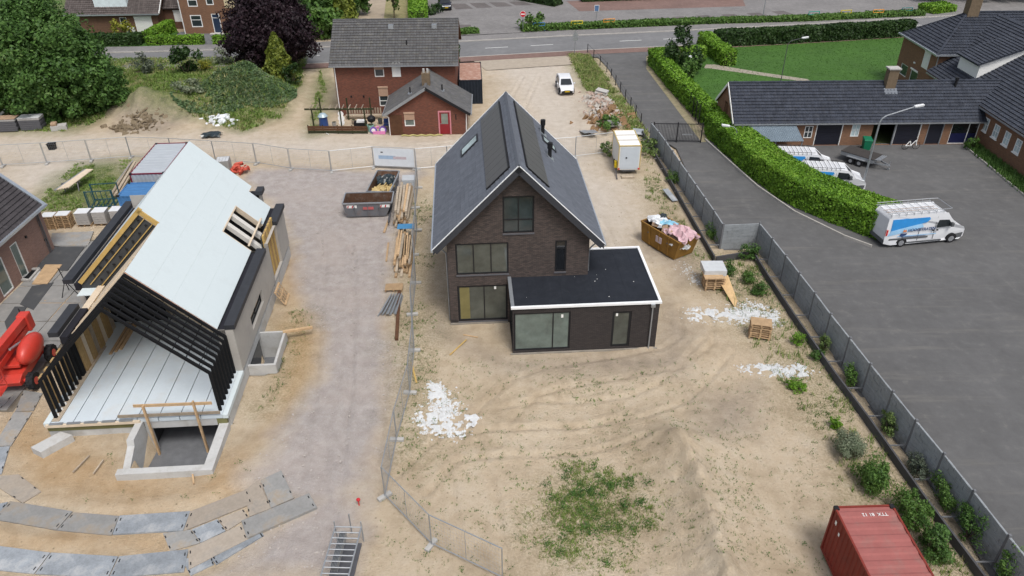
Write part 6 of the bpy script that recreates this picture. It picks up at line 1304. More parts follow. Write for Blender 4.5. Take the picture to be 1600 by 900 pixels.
for i, (x, y) in enumerate(((-34.75, 50.6), (-33.75, 50.8), (-32.4, 51.1), (-31.2, 51.25), (-29.95, 51.45))):
    if i < 2: t = thing('pallet_pile', 'pile of pallets with white sheet on top, %s of the pair by the brick house' % ('left', 'right')[i], 'pallet pile', (x, y, 0), R(4), None)
    else: t = thing('paver_pack', 'foil-capped pack of grey paving stones, %s in the row' % ('left', 'middle', 'right')[i-2], 'paving pack', (x, y, 0), R(4), 'packs of paving stones in a row')
    if i < 2:
        for k in range(7): link('pallet', plm, t, (0, 0, k*.15), (0, 0, R(2*(k % 2)))).scale = (.8, 1, 1)
        m = MB(); m.box(-.45, -.38, 1.06, .45, .38, 1.1); m.build('top_sheet', MATS['foil_white'], t)
    else:
        link('pallet', plm, t).scale = (.85, 1, 1)
        for k in range(5):
            m = MB(); m.box(-.47+.01*(k % 2), -.42, .16+k*.19, .47, .42, .16+k*.19+.175); m.build('stone_layer', MATS['paver_stack'], t)
        m = MB(); m.box(-.49, -.44, 1.11, .49, .44, 1.14); m.build('foil_cap', MATS['foil_white'], t)
# green steel frame rack
mat('rack_green', (.02, .075, .10), .5, .15)
rk = thing('steel_rack', 'empty dark green steel stillage rack on the grass', 'rack', (-32.5, 54.5, 0), R(8))
for x in (-1, 1):
    for y in (-.7, .7): m = MB(); m.box(x-.04, y-.04, 0, x+.04, y+.04, 1.5); m.build('upright', MATS['rack_green'], rk)
for k in range(6): m = MB(); m.box(-.96+k*.36, -.72, .0, -.90+k*.36, .72, .08); m.build('base_bar', MATS['rack_green'], rk); m = MB(); m.box(-.9+k*.36, -.73, .05, -.86+k*.36, -.69, 1.4); m.build('bar', MATS['rack_green'], rk)
for z in (.1, 1.42):
    for y in (-.7, .7): m = MB(); m.box(-.96, y-.03, z, .96, y+.03, z+.06); m.build('rail', MATS['rack_green'], rk)
m = MB(); m.tube((1, .7, 1.5), (1.9, 3.2, 2.3), .03, 6); m.build('long_pole', MATS['galv'], rk)
for k in range(5): plank('long timber right of the green rack, %s from the left' % ordn[k], (-32.35+k*.16, 55.3), (-33.5+k*.16, 61.8), .3+.12*(k % 2), .14, .12, 'timber_grey', 'long timbers right of the green rack')
for k in range(6):
    m = MB(); m.beam((-36.9+k*.16, 55.6+.1*k, .7), (-36.9+.8+k*.12, 59.3, .9), .13, .06); ob = m.build('trestle_board', MATS['galv'] if k == 0 else MATS['timber_pale']); tag(ob, ('pale board on the trestle by the sand heap, %s from the metal beam' % ordn[k-1]) if k else 'metal beam on the trestle by the sand heap', 'board', 'boards on the trestle by the sand heap' if k else None)
tr_ = thing('trestle', 'dark trestle holding boards by the sand heap', 'trestle', (-36.4, 57.2, 0), R(20))
for x in (-.5, .5):
    for s in (-1, 1): m = MB(); m.beam((x, s*.5, 0), (x, s*.1, .65), .07, .07); m.build('leg', MATS['dark_steel'], tr_)
m = MB(); m.box(-.7, -.12, .6, .7, .12, .68); m.build('top_bar', MATS['dark_steel'], tr_)
# surveyor tripod
tp = thing('tripod', 'thin dark survey tripod on the paving beside the half-built house', 'tripod', (-28.9, 41.3, .05))
for k in range(3): m = MB(); m.tube((0, 0, 1.05), (math.cos(k*2.1)*.55, math.sin(k*2.1)*.55, 0), .028, 6); m.build('leg', MATS['black_metal'], tp)
m = MB(); m.tube((0, 0, 1.0), (-.12, 0, 2.0), .03, 6); m.build('mast', MATS['black_metal'], tp)
# rag pile / IBC behind the roof
ib = thing('water_tank', 'white caged water tank peeping out behind the white roof', 'tank', (-24.9, 60.8, 0), R(10))
m = MB(); m.box(-.5, -.55, .15, .5, .55, 1.1); m.build('tank', MATS['foil_white'], ib)
m = MB()
for k in range(5): m.box(-.53, -.56+k*.27, .12, .53, -.54+k*.27, 1.13); m.box(-.54+k*.26, -.58, .12, -.52+k*.26, .58, 1.13)
m.build('cage', MATS['galv'], ib); link('pallet', plm, ib).scale = (.9, 1.3, 1)
junk('red_bag_heap', 'red and pink sacks on the gravel behind the white roof', 'sacks', (-23.4, 60.6, .1), (.7, .6, .6), 22, .26, mat('sack_red', (.48, .09, .06), .7, .3, 3), 0, .8, 25, 'stuff')
# galvanised ladder scaffold at the bottom edge
sc = thing('scaffold_frame', 'stack of galvanised scaffold frames with rungs at the bottom edge', 'scaffold', (-7.75, 18.9, .0), R(-2))
for x, z in ((0, .95), (1.12, .95)): m = MB(); m.tube((x, 0, z), (x+.03, 2.75, z), .035, 8); m.build('rail', MATS['galv'], sc)
for k in range(10): m = MB(); m.tube((.0, .1+k*.29, .95+.004*(k % 2)), (1.14, .1+k*.29, .95), .028, 7); m.build('rung', MATS['galv'], sc)
for k in range(5): m = MB(); m.box(.25+k*.06, .8, .5, .27+k*.06, 2.6, .85); m.build('stacked_plate', MATS['galv'], sc)
for x, y in ((0, 2.75), (1.15, 2.75), (.55, 3.15), (0, .05), (1.12, .05)): m = MB(); m.tube((x, y, 0), (x, y, 1.25 if y > 2 else .95), .03, 7); m.build('post', MATS['galv'], sc)
m = MB(); m.box(.05, .1, .02, 1.1, 2.6, .06); m.build('base_board', MATS['dark_steel'], sc)
hyd = thing('marker_post', 'small red marker post at the edge of the gravel road', 'marker', (-7.05, 23.62), 0); m = MB(); m.tube((0, 0, -.05), (0, 0, .3), .03, 8); m.build('stem', MATS['red_paint'], hyd); m = MB(); m.ball((0, 0, .35), .1, .1, .08); m.build('cap', MATS['warn_red'], hyd)

# ================================================================ steel road plates
mat('steel_plate', (.26, .258, .25), .7, .22, .9, 0, wear=(.31, .245, .17), wearamt=.85, wearscale=.7, rnd=.12); mat('steel_plate_blue', (.25, .272, .295), .75, .3, 1.4, 0, wear=(.40, .40, .395), wearamt=.8, wearscale=.8, rnd=.12)
mat('steel_plate_rusty', (.33, .285, .235), .75, .2, .9, 0, wear=(.21, .20, .185), wearamt=.7, wearscale=.8, rnd=.1)
def plate(label, q, z, mname):
    c = (sum(p_[0] for p_ in q)/4, sum(p_[1] for p_ in q)/4); zg = max(gz((c[0]+(p_[0]-c[0])*k, c[1]+(p_[1]-c[1])*k)) for p_ in q for k in (0, .5, .95))*.5+.05
    t = thing('road_plate', label, 'steel plate', (c[0], c[1], zg+z), 0, 'steel road plates on the sand')
    m = MB(); m.prism([(p_[0]-c[0], p_[1]-c[1]) for p_ in q][::-1], -.18, .02, lambda u, v, w__: (u, v, w__)); m.build('plate', MATS[mname], t)
    for i, j in ((0, 3), (1, 2)):
        for f in (.2, .8):
            a = Vector((q[i][0]-c[0], q[i][1]-c[1])); b = Vector((q[j][0]-c[0], q[j][1]-c[1])); p_ = a.lerp(b, f)*.93; m = MB(); d = (b-a).normalized(); m.bb((p_.x, p_.y, .021), (d.x, d.y, 0), (-d.y, d.x, 0), Z3, -.08, -.025, 0, .08, .025, .005); m.build('lifting_slot', MATS['black_metal'], t)
for lab, q, z, mm in PL: plate(lab, q, z, mm)
# concrete yard slabs beside the gabled house
pv = sheet([(-32.8, 30), (-26.4, 30), (-26.9, 48.6), (-32.8, 48.6)], .02).build('concrete_paving', mat('paving_joint', (.16, .14, .11), .9)); struct(pv)
for i in range(3):
    for j in range(9):
        m = MB(); x, y = -32.75+i*2.0, 30.1+j*2.03; dz = random.uniform(0, .02); m.box(x+.02, y+.02, -.05, x+1.96, y+1.98, .055+dz); m.build('paving_slab', MATS['slab_grey'], pv)
for lab, q, mm, nm in (('black rubber mat on the paving beside the plywood sheet', ((-31.49, 40.09, 0.00), (-31.83, 42.21, 0.00), (-30.62, 42.67, 0.00), (-30.28, 39.43, 0.00)), 'mat_black', 'rubber_mat'), ('ragged black mat lying nearest the red lift', ((-31.37, 38.12, 0.00), (-31.66, 39.80, 0.00), (-30.88, 39.79, -0.00), (-30.42, 36.85, 0.00)), 'mat_black', 'rubber_mat'),
                   ('dark wet tarp mat behind the plywood sheet', ((-32.77, 44.49, 0.00), (-33.11, 47.50, 0.00), (-30.83, 47.48, 0.00), (-30.43, 44.13, 0.00)), 'mat_black', 'rubber_mat'), ('pair of grey mats in front of the paving packs', ((-33.39, 47.60, -0.00), (-34.23, 49.52, 0.00), (-31.25, 49.79, -0.00), (-30.68, 47.66, -0.00)), 'steel_plate', 'rubber_mat'), ('plywood sheet lying on the dark mat beside the doorway', ((-31.95, 42.45, 0.00), (-32.33, 44.91, 0.00), (-31.17, 44.90, 0.00), (-30.92, 42.43, 0.00)), 'timber', 'plywood_sheet')):
    m = MB(); m.prism([xy(p_) for p_ in q][::-1], .06, .105 if mm != 'timber' else .15, lambda u, v, w__: (u, v, w__)) if False else m.prism([(p_[0], p_[1]) for p_ in q][::-1], .06, .105 if mm != 'timber' else .15, lambda u, v, w__: (u, v, w__)); tag(m.build(nm, MATS[mm]), lab, 'mat' if mm != 'timber' else 'board')
ws = thing('window_pit', 'framed basement window pit beside the brick house door', 'pit frame', (0, 0, 0)); q = ((-32.90, 42.93, -0.00), (-33.17, 44.25, 0.00), (-32.42, 44.32, 0.00), (-32.32, 42.85, 0.00))
for a, b in zip(q, q[1:]+q[:1]): m = MB(); m.beam((a[0], a[1], .16), (b[0], b[1], .16), .14, .14); m.build('kerb_stone', MATS['concrete'], ws)
m = MB(); m.poly([(p_[0], p_[1], .12) for p_ in q]); m.build('dark_bottom', MATS['frame_black'], ws)

# ================================================================ red boom lift
BLf = thing('boom_lift', 'red articulated boom lift parked beside the black portal frames', 'boom lift', (-27.35, 33.0, .1), R(97))
m = MB(); m.prism([(-1.6, .45), (-1.7, .75), (-1.2, .95), (1.3, .95), (1.7, .7), (1.6, .45)], -.65, .65, lambda u, v, t: (u, t, v)); m.build('chassis', MATS['red_paint'], BLf, bevel=.04)
for x in (-1.25, 1.25):
    m = MB(); m.tube((x, -1.15, .55), (x, 1.15, .55), .1, 8); m.build('axle', MATS['red_paint'], BLf)
    for y in (-1.25, .9):
        m = MB(); m.tube((x, y, .48), (x, y+.35, .48), .46, 20)
        for k in range(20): a = k*.314; m.bb((x+.46*math.cos(a), y, .48+.46*math.sin(a)), (math.cos(a), 0, math.sin(a)), Y_, (-math.sin(a), 0, math.cos(a)), -.02, .0 if k % 2 else .16, -.04, .035, .19 if k % 2 else .35, .04)
        wh = m.build('wheel', MATS['rubber'], BLf); m = MB(); m.tube((x, y-.01, .48), (x, y+.36, .48), .22, 12); m.build('hub', MATS['red_paint'], wh)
m = MB(); m.tube((.2, 0, .95), (.2, 0, 1.15), .45, 16); m.build('turntable', MATS['dark_steel'], BLf)
m = MB(); m.ball((.25, -.72, 1.6), 1.25, .52, .68, 16, 10); m.build('engine_hood', MATS['red_paint'], BLf, smooth=True)
m = MB(); m.ball((.2, .75, 1.45), 1.0, .42, .5, 14, 8); m.build('tank_hood', MATS['red_paint'], BLf, smooth=True)
m = MB(); m.box(-.9, -.5, 1.15, 1.4, .5, 1.35); m.build('turret_deck', MATS['red_paint'], BLf, bevel=.03)
m = MB(); m.beam((2.2, .1, 2.35), (-2.6, .25, 2.45), .42, .46); m.build('upper_boom', MATS['red_paint'], BLf, bevel=.03); m = MB(); m.beam((2.1, .12, 1.85), (-1.8, .2, 1.75), .34, .34); m.build('lower_boom', MATS['red_paint'], BLf, bevel=.03)
m = MB(); m.box(1.9, -.2, 1.6, 2.5, .4, 2.65); m.build('boom_knuckle', MATS['red_paint'], BLf, bevel=.08)
m = MB(); m.tube((1.4, -.2, 1.6), (-.6, -.2, 2.2), .07, 8); m.build('lift_cylinder', MATS['galv'], BLf)
m = MB()
for a, b in (((-2.6, -.6, 1.3), (-2.6, .9, 1.3)), ((-3.4, -.6, 1.3), (-3.4, .9, 1.3)), ((-2.6, -.6, 1.3), (-3.4, -.6, 1.3)), ((-2.6, .9, 1.3), (-3.4, .9, 1.3)), ((-2.6, -.6, 2.4), (-2.6, .9, 2.4)), ((-3.4, -.6, 2.4), (-3.4, .9, 2.4)), ((-2.6, -.6, 2.4), (-3.4, -.6, 2.4)), ((-2.6, .9, 2.4), (-3.4, .9, 2.4)), ((-2.6, -.6, 1.3), (-2.6, -.6, 2.4)), ((-2.6, .9, 1.3), (-2.6, .9, 2.4)), ((-3.4, -.6, 1.3), (-3.4, -.6, 2.4)), ((-3.4, .9, 1.3), (-3.4, .9, 2.4)), ((-2.6, -.6, 1.85), (-3.4, -.6, 1.85)), ((-2.6, .9, 1.85), (-3.4, .9, 1.85))): m.tube(a, b, .03, 6)
m.box(-3.4, -.6, 1.26, -2.6, .9, 1.3); m.build('work_basket', MATS['red_paint'], BLf)
m = MB(); m.path([(2.3, .3, 2.6), (2.6, .45, 2.75), (2.75, .5, 2.3), (2.4, .5, 1.9)], .03, 6); m.build('hydraulic_hose', MATS['rubber'], BLf)
m = MB(); m.box(2.3, .42, 1.55, 2.6, .7, 1.95); m.build('control_box', MATS['black_metal'], BLf)

# ================================================================ vehicles
mat('car_white', (.66, .67, .69), .28, .03); mat('tinted', (.02, .024, .028), .08, .2); mat('van_blue', (.03, .24, .58), .3, .15, 2); mat('van_blue_pale', (.30, .52, .74), .3, .15, 2); mat('bumper_grey', (.10, .105, .11), .7, .1); mat('letter_navy', (.03, .06, .16), .4); mat('letter_orange', (.7, .25, .10), .4); mat('alloy', (.38, .39, .41), .35, .1, 3, .5); mat('plate_yellow', (.65, .45, .02), .5)
def car_body(t, prof, W, Lg, beltz, topz, nosex, m_, tumble=.12, nose_in=.14, bev=.05, name='body'):
    """side outline (x,z) given nose to tail, loafed across the width with tumblehome and a rounded plan"""
    xs_ = [p_[0] for p_ in prof]; x0, x1 = min(xs_), max(xs_)
    def hw(x, z):
        h = W/2
        if z > beltz: h -= tumble*(z-beltz)/(topz-beltz)
        if x > x1-nosex: h -= nose_in*((x-(x1-nosex))/nosex)**2
        if x < x0+.35: h -= .05*((x0+.35-x)/.35)**2
        return h
    m = MB(); n = len(prof); k = len(m.v); cols = (-1, -.8, 0, .8, 1)
    for s in cols:
        for x, z in prof: m.v.append((x, s*hw(x, z), z - (.03 if abs(s) == 1 and z > topz-.06 else 0)))
    for c in range(len(cols)-1):
        for i in range(n): j = (i+1) % n; m.f.append((k+c*n+i, k+c*n+j, k+(c+1)*n+j, k+(c+1)*n+i))
    m.f.append(tuple(k+i for i in range(n))); m.f.append(tuple(k+(len(cols)-1)*n+i for i in range(n-1, -1, -1)))
    o = m.build(name, m_, t, bevel=bev); return o, hw
def side_patch(t, hw, pts, m_, name, out=.012, sides=(-1, 1), parent=None, label=None):
    for s in sides:
        m = MB(); P = [(x, s*(hw(x, z)+out), z) for x, z in pts]; Q = [(x, s*(hw(x, z)-.03), z) for x, z in pts]
        if s > 0: P.reverse(); Q.reverse()
        n = len(P); m.v = P+Q; m.f = [tuple(range(n))]+[(i, i+n, (i+1) % n+n, (i+1) % n) for i in range(n)]
        m.build(name, m_, parent or t, label=label)
def wheels(t, xs_, W, r, wd=.2, group='wheel'):
    for x in xs_:
        for s in (-1, 1):
            y = s*(W/2-.08); m = MB(); m.tube((x, y-wd/2, r), (x, y+wd/2, r), r, 22); w_ = m.build('wheel', MATS['rubber'], t, bevel=.02)
            m = MB(); yy = y+s*(wd/2+.004); m.tube((x, yy-s*.04, r), (x, yy, r), r*.62, 18); 
            for k in range(5): a = k*1.2566; m.bb((x, yy, r), (math.cos(a), 0, math.sin(a)), (0, s, 0), (-math.sin(a), 0, math.cos(a)), .05, -.005, -.035, r*.58, .02, .035)
            m.build('rim', MATS['alloy'], w_)
            m = MB(); n = 14; m.prism([(x+(r+.07)*math.cos(3.1416*i/n), r+(r+.07)*math.sin(3.1416*i/n)) for i in range(n+1)], s*(W/2-.25), s*(W/2+.006), lambda u, v, q: (u, q, v)); m.build('wheel_arch', MATS['rubber'], t)
def van(label, loc, rz, Lg, W, Ht, wb, high, group=None):
    t = thing('panel_van', label, 'van', loc, rz, group); h = Lg/2; g = .28
    if high: prof = [(h, .45), (h-.03, .95), (h-.2, 1.18), (h-.85, 1.42), (h-1.45, 2.02), (h-1.75, Ht-.06), (h-2.2, Ht), (-h+.25, Ht), (-h+.06, Ht-.25), (-h, 1.2), (-h+.02, .4), (-h+.5, g), (h-.3, g)]
    else: prof = [(h, .45), (h-.03, .85), (h-.15, 1.02), (h-.85, 1.25), (h-1.55, 1.86), (h-1.8, Ht-.05), (h-2.2, Ht), (-h+.22, Ht), (-h+.06, Ht-.22), (-h, 1.1), (-h+.02, .38), (-h+.45, g), (h-.3, g)]
    prof = prof[::-1]
    bo, hw = car_body(t, prof, W, Lg, 1.15, Ht, 1.0, MATS['car_white'], .14)
    zb = 1.42 if high else 1.25; zw = 1.98 if high else 1.80; xw = h-(1.0 if high else .98)
    # windscreen
    a = (h-.92, zb+.05); b = (h-(1.45 if high else 1.52), zw+.02); m = MB()
    dx, dz = b[0]-a[0], b[1]-a[1]; l = math.hypot(dx, dz); nx, nz = -dz/l*-1, dx/l*-1
    nx, nz = abs(dz)/l, abs(dx)/l
    m.poly([(a[0]+nx*.03, -W/2+.2, a[1]+nz*.03), (a[0]+nx*.03, W/2-.2, a[1]+nz*.03), (b[0]+nx*.03, W/2-.3, b[1]+nz*.03), (b[0]+nx*.03, -W/2+.3, b[1]+nz*.03)])
    m.poly([(a[0], -W/2+.2, a[1]), (b[0], -W/2+.3, b[1]), (b[0], W/2-.3, b[1]), (a[0], W/2-.2, a[1])]); m.build('windscreen', MATS['tinted'], t)
    side_patch(t, hw, [(h-1.12, zb-.02), (h-1.52, zw-.1), (h-2.3, zw-.06), (h-2.36, zb-.08)], MATS['tinted'], 'side_window')
    side_patch(t, hw, [(h-.1, .36), (h-.06, .72), (h-.75, .70), (h-.75, .36)], MATS['bumper_grey'], 'front_bumper', .015)
    m = MB(); m.box(h-.1, -W/2+.2, .35, h+.03, W/2-.2, .78); m.build('front_bumper', MATS['bumper_grey'], t); m = MB(); m.box(-h-.06, -W/2+.1, .36, -h+.1, W/2-.1, .62); m.build('rear_bumper', MATS['bumper_grey'], t)
    side_patch(t, hw, [(h-2.9, .62), (h-2.9, .74), (-h+.3, .74), (-h+.3, .62)], MATS['bumper_grey'], 'rub_strip', .01); side_patch(t, hw, [(h-1.75, .28), (h-1.75, .38), (-h+1.4, .38), (-h+1.4, .28)], MATS['bumper_grey'], 'sill', .01)
    for s in (-1, 1):
        m = MB(); m.ball((h-.32, s*(W/2-.3), .98), .26, .14, .14, 8, 6); m.build('headlight', MATS['headlamp'], t)
        m = MB(); m.box(h-1.45, s*(W/2+.02), zb+.02, h-1.25, s*(W/2+.24), zb+.32); m.build('mirror', MATS['bumper_grey'], t, bevel=.03) if s > 0 else MB()
        if s < 0: m = MB(); m.box(h-1.45, -W/2-.24, zb+.02, h-1.25, -W/2-.02, zb+.32); m.build('mirror', MATS['bumper_grey'], t, bevel=.03)
        m = MB(); m.box(-h-.02, min(s*(W/2-.02), s*(W/2-.16)), 1.0, -h+.1, max(s*(W/2-.02), s*(W/2-.16)), 1.45); m.build('tail_light', MATS['clear_red'], t)
    side_patch(t, hw, [(h-2.55, 1.12), (h-2.55, 1.2), (h-2.68, 1.2), (h-2.68, 1.12)], MATS['black_metal'], 'door_handle', .03); side_patch(t, hw, [(h-2.22, 1.12), (h-2.22, 1.2), (h-2.34, 1.2), (h-2.34, 1.12)], MATS['black_metal'], 'door_handle', .03)
    for x in (h-2.45, h-3.65): side_patch(t, hw, [(x, .45), (x, Ht-.25), (x-.018, Ht-.25), (x-.018, .45)], MATS['bumper_grey'], 'door_gap', .004)
    # blue print sweep and lettering on both sides
    if high:
        side_patch(t, hw, [(-h+.3, 1.35), (-h+.3, 2.2), (h-3.1, 2.2), (h-3.0, 2.05), (h-3.25, 1.82), (-h+1.6, 1.6)], MATS['van_blue'], 'blue_print', .006); side_patch(t, hw, [(-h+.15, .95), (-h+.3, 1.349), (-h+1.6, 1.595), (h-3.6, 1.77), (h-3.4, 1.5), (-h+2.2, 1.32)], MATS['van_blue_pale'], 'pale_blue_print', .0055)
    else:
        side_patch(t, hw, [(-h+.25, 1.05), (-h+.3, 1.75), (h-2.7, 1.75), (h-2.6, 1.62), (h-2.9, 1.4), (-h+1.3, 1.25)], MATS['van_blue'], 'blue_print', .006)
    tz = 1.22 if high else 1.12; ts = .29 if high else .23; tx = -h+1.6 if high else -h+.9
    if True:
        Mx = Matrix.Translation((tx, -hw(0, tz+.1)-.012, tz)) @ Matrix.Rotation(R(90-3.5), 4, 'X'); text_mesh('HOOGSTRATEN', ts, MATS['letter_navy'], t, Mx, italic=.15, bold=.008)
        Mx = Matrix.Translation((tx+.5, -hw(0, tz-.1)-.010, tz-.2)) @ Matrix.Rotation(R(90), 4, 'X'); m = MB(); m.box(tx-.35, -W/2-.012, tz-.42, tx+1.5, -W/2-.006, tz-.38); m.build('underline', MATS['letter_navy'], t)
        m = MB(); m.prism([(tx-.38, tz), (tx-.3, tz+.24), (tx-.2, tz+.1), (tx-.12, tz+.2), (tx-.08, tz)], -W/2-.014, -W/2-.006, lambda u, v, q: (u, q, v)); m.build('flame_logo', MATS['letter_orange'], t)
        m = MB(); m.prism([(tx-.55, tz-.3), (tx-.5, tz-.12), (tx+.0, tz-.12), (tx-.05, tz-.25), (tx-.35, tz-.38)], -W/2-.013, -W/2-.005, lambda u, v, q: (u, q, v)); m.build('logo', MATS['letter_navy'], t)
        m = MB(); m.box(tx-.7, -W/2-.01, .86, tx+2.3, -W/2-.004, .92); m.build('small_print', MATS['van_blue_pale'], t)
    wheels(t, (h-.95, h-.95-wb), W, .34)
    rk_ = thing_part = MB(); z = Ht+.16
    if high:
        for s in (-1, 1): rk_.tube((h-2.0, s*.85, z+.12), (-h-.05, s*.85, z+.12), .022, 6); rk_.tube((h-2.0, s*.85, z-.06), (-h-.05, s*.85, z-.06), .018, 6)
        for i in range(8): x = -h+.1+i*(Lg-2.2)/7; rk_.tube((x, -.85, z-.06), (x, .85, z-.06), .018, 6); [rk_.tube((x, s*.85, Ht-.1), (x, s*.85, z+.12), .018, 6) for s in (-1, 1)]
        rk_.tube((h-1.5, -.8, z+.12), (h-1.5, .8, z+.12), .02, 6); rk_.tube((h-1.5, -.8, z+.12), (h-2.0, -.85, z+.12), .02, 6); rk_.tube((h-1.5, .8, z+.12), (h-2.0, .85, z+.12), .02, 6)
        rk_.build('roof_rack', MATS['galv'], t)
        ld = MB()
        for s in (-.5, -.12): ld.tube((-h-.1, s, z+.02), (h-2.4, s, z+.02), .024, 6)
        for i in range(13): x = -h+.1+i*.29; ld.tube((x, -.5, z+.02), (x, -.12, z+.02), .014, 5)
        ld.build('ladder', mat('rust_ladder', (.33, .27, .24), .6), t)
    else:
        for s in (-1, 1): rk_.tube((h-1.9, s*.82, z-.03), (-h+.1, s*.82, z-.03), .02, 6)
        for i in range(8): x = -h+.2+i*(Lg-2.4)/7; rk_.tube((x, -.82, z-.03), (x, .82, z-.03), .018, 6); [rk_.tube((x, s*.82, Ht-.08), (x, s*.82, z-.03), .018, 6) for s in (-1, 1)]
        rk_.build('roof_rack', MATS['black_metal'], t)
    return t
van('white high-roof van lettered HOOGSTRATEN with ladder rack, nearest on the yard', (29.35, 48.15, .005), .155, 6.2, 2.0, 2.45, 3.9, True, 'white tradesman vans on the yard')
van('low white van with roof rack beside the lamp post, partly behind the hedge', (26.3, 56.75, .005), R(-7), 4.85, 1.9, 1.95, 3.1, False, 'white tradesman vans on the yard')
van('low white van with roof rack farthest back, nearest the lean-to', (25.0, 59.95, .005), R(-5), 4.85, 1.9, 1.95, 3.1, False, 'white tradesman vans on the yard')
def hatch(label, loc, rz, bodym, name='hatchback_car'):
    t = thing(name, label, 'car', loc, rz); h = 1.98; W = 1.7
    prof = [(h, .4), (h-.02, .62), (h-.15, .78), (h-.85, .95), (h-1.55, 1.40), (h-1.9, 1.49), (h-2.8, 1.5), (-h+.35, 1.42), (-h+.05, 1.02), (-h, .6), (-h+.05, .32), (h-.2, .24)][::-1]
    bo, hw = car_body(t, prof, W, 3.96, .9, 1.5, 1.0, bodym, .2, .16, .05)
    m = MB(); a, b = (h-.82, .985), (h-1.52, 1.40)
    m.poly([(a[0]+.02, -.62, a[1]+.035), (a[0]+.02, .62, a[1]+.035), (b[0]+.02, .52, b[1]+.035), (b[0]+.02, -.52, b[1]+.035)]); m.build('windscreen', MATS['tinted'], t)
    side_patch(t, hw, [(h-1.05, .95), (h-1.6, 1.32), (-h+.75, 1.34), (-h+.55, 1.02)], MATS['tinted'], 'side_window')
    m = MB(); m.poly([(-h+.02, -.5, 1.08), (-h+.34, -.48, 1.4), (-h+.34, .48, 1.4), (-h+.02, .5, 1.08)]); m.build('rear_window', MATS['tinted'], t)
    m = MB(); m.prism([(-.55, .32), (-.62, .5), (-.25, .62), (.25, .62), (.62, .5), (.55, .32)], h-.06, h+.012, lambda u, v, q: (q, u, v)); m.build('grille', MATS['black_metal'], t); m = MB(); m.box(h+.012, -.26, .44, h+.022, .26, .54); m.build('number_plate', MATS['plate_yellow'], t)
    for s in (-1, 1):
        m = MB(); m.ball((h-.28, s*.62, .72), .22, .13, .08, 8, 6); m.build('headlight', MATS['headlamp'], t); m = MB(); m.box(h-1.3, min(s*.84, s*1.0), .95, h-1.15, max(s*.84, s*1.0), 1.08); m.build('mirror', bodym, t); m = MB(); m.box(-h-.01, min(s*.6, s*.78), .8, -h+.1, max(s*.6, s*.78), 1.0); m.build('tail_light', MATS['clear_red'], t)
    wheels(t, (h-.8, -h+.66), W, .3, .18); return t
hatch('white hatchback parked on the dusty forecourt facing the camera', (5.95, 81.9, .02), R(-86), MATS['car_white'])
hatch('dark blue hatchback parked at the far edge of the car park', (-10.1, 121.2, .04), R(-78), mat('car_dark', (.02, .022, .035), .25, .1), 'hatchback_car')
TRL = thing('car_trailer', 'twin-axle galvanised box trailer under a dark tarpaulin', 'trailer', (30.75, 61.95, .0), R(-47))
m = MB()
for a in ((-1.45, -.85, .55, 1.45, -.8, .85), (-1.45, .8, .55, 1.45, .85, .85), (-1.45, -.8, .55, -1.4, .8, .85), (1.4, -.8, .55, 1.45, .8, .85)): m.box(*a)
m.build('side_boards', MATS['galv'], TRL); m = MB(); m.box(-1.42, -.82, .5, 1.42, .82, .56); m.build('bed', MATS['galv'], TRL); m = MB(); m.box(-1.47, -.87, .852, 1.47, .87, .9); m.build('tarpaulin', mat('tarp_dark', (.05, .045, .042), .7, .2), TRL)
for x in (-.38, .38):
    for s in (-1, 1): m = MB(); m.tube((x, s*.92, .32), (x, s*1.1, .32), .32, 16); w_ = m.build('wheel', MATS['rubber'], TRL); m = MB(); m.tube((x, s*1.0, .32), (x, s*1.108, .32), .16, 10); m.build('rim', MATS['alloy'], w_)
for s in (-1, 1): m = MB(); m.box(-.8, min(s*.88, s*1.14), .62, .8, max(s*.88, s*1.14), .67); m.build('mudguard', MATS['galv'], TRL)
m = MB(); m.beam((1.4, -.5, .5), (2.6, 0, .45), .08, .1); m.beam((1.4, .5, .5), (2.6, 0, .45), .08, .1); m.build('drawbar', MATS['galv'], TRL); m = MB(); m.tube((2.5, .12, .05), (2.5, .12, .75), .035, 8); m.tube((2.5, .06, .1), (2.5, .18, .1), .1, 10); m.build('jockey_wheel', MATS['galv'], TRL)
for k in range(3): m = MB(); m.box(1.5+k*.16, -.7, .86+.02*k, 1.6+k*.16, .7, .9+.02*k); m.build('ramp_rail', MATS['galv'], TRL)
BK = thing('bicycle', 'white framed bicycle leaning beside the navy garage door', 'bicycle', (36.45, 64.75, 0), R(6))
for x in (-.52, .52):
    m = MB(); n = 20
    for i in range(n): a, b = 6.283*i/n, 6.283*(i+1)/n; m.tube((x+.34*math.cos(a), 0, .35+.34*math.sin(a)), (x+.34*math.cos(b), 0, .35+.34*math.sin(b)), .022, 5, caps=False)
    for i in range(6): m.tube((x, 0, .35), (x+.33*math.cos(i*1.05), 0, .35+.33*math.sin(i*1.05)), .004, 3)
    m.build('wheel', MATS['rubber'], BK)
m = MB(); m.path([(-.52, 0, .35), (-.18, 0, .85), (-.05, 0, .35), (.38, 0, .85), (.52, 0, .35)], .045, 6); m.tube((-.05, 0, .35), (-.52, 0, .35), .03, 6); m.build('frame', MATS['white_paint'], BK); m = MB(); m.box(-.32, -.08, .88, -.06, .08, .95); m.build('saddle', MATS['rubber'], BK); m = MB(); m.path([(.38, 0, .85), (.36, 0, 1.05), (.28, -.3, 1.08)], .02, 5); m.tube((.36, 0, 1.05), (.28, .3, 1.08), .02, 5); m.build('handlebar', MATS['black_metal'], BK)
BN = thing('wheelie_bin', 'green wheelie bin beside the trailer at the open garage', 'bin', (32.35, 64.7, 0), R(-8)); mat('bin_green', (.01, .14, .07), .5, .1)
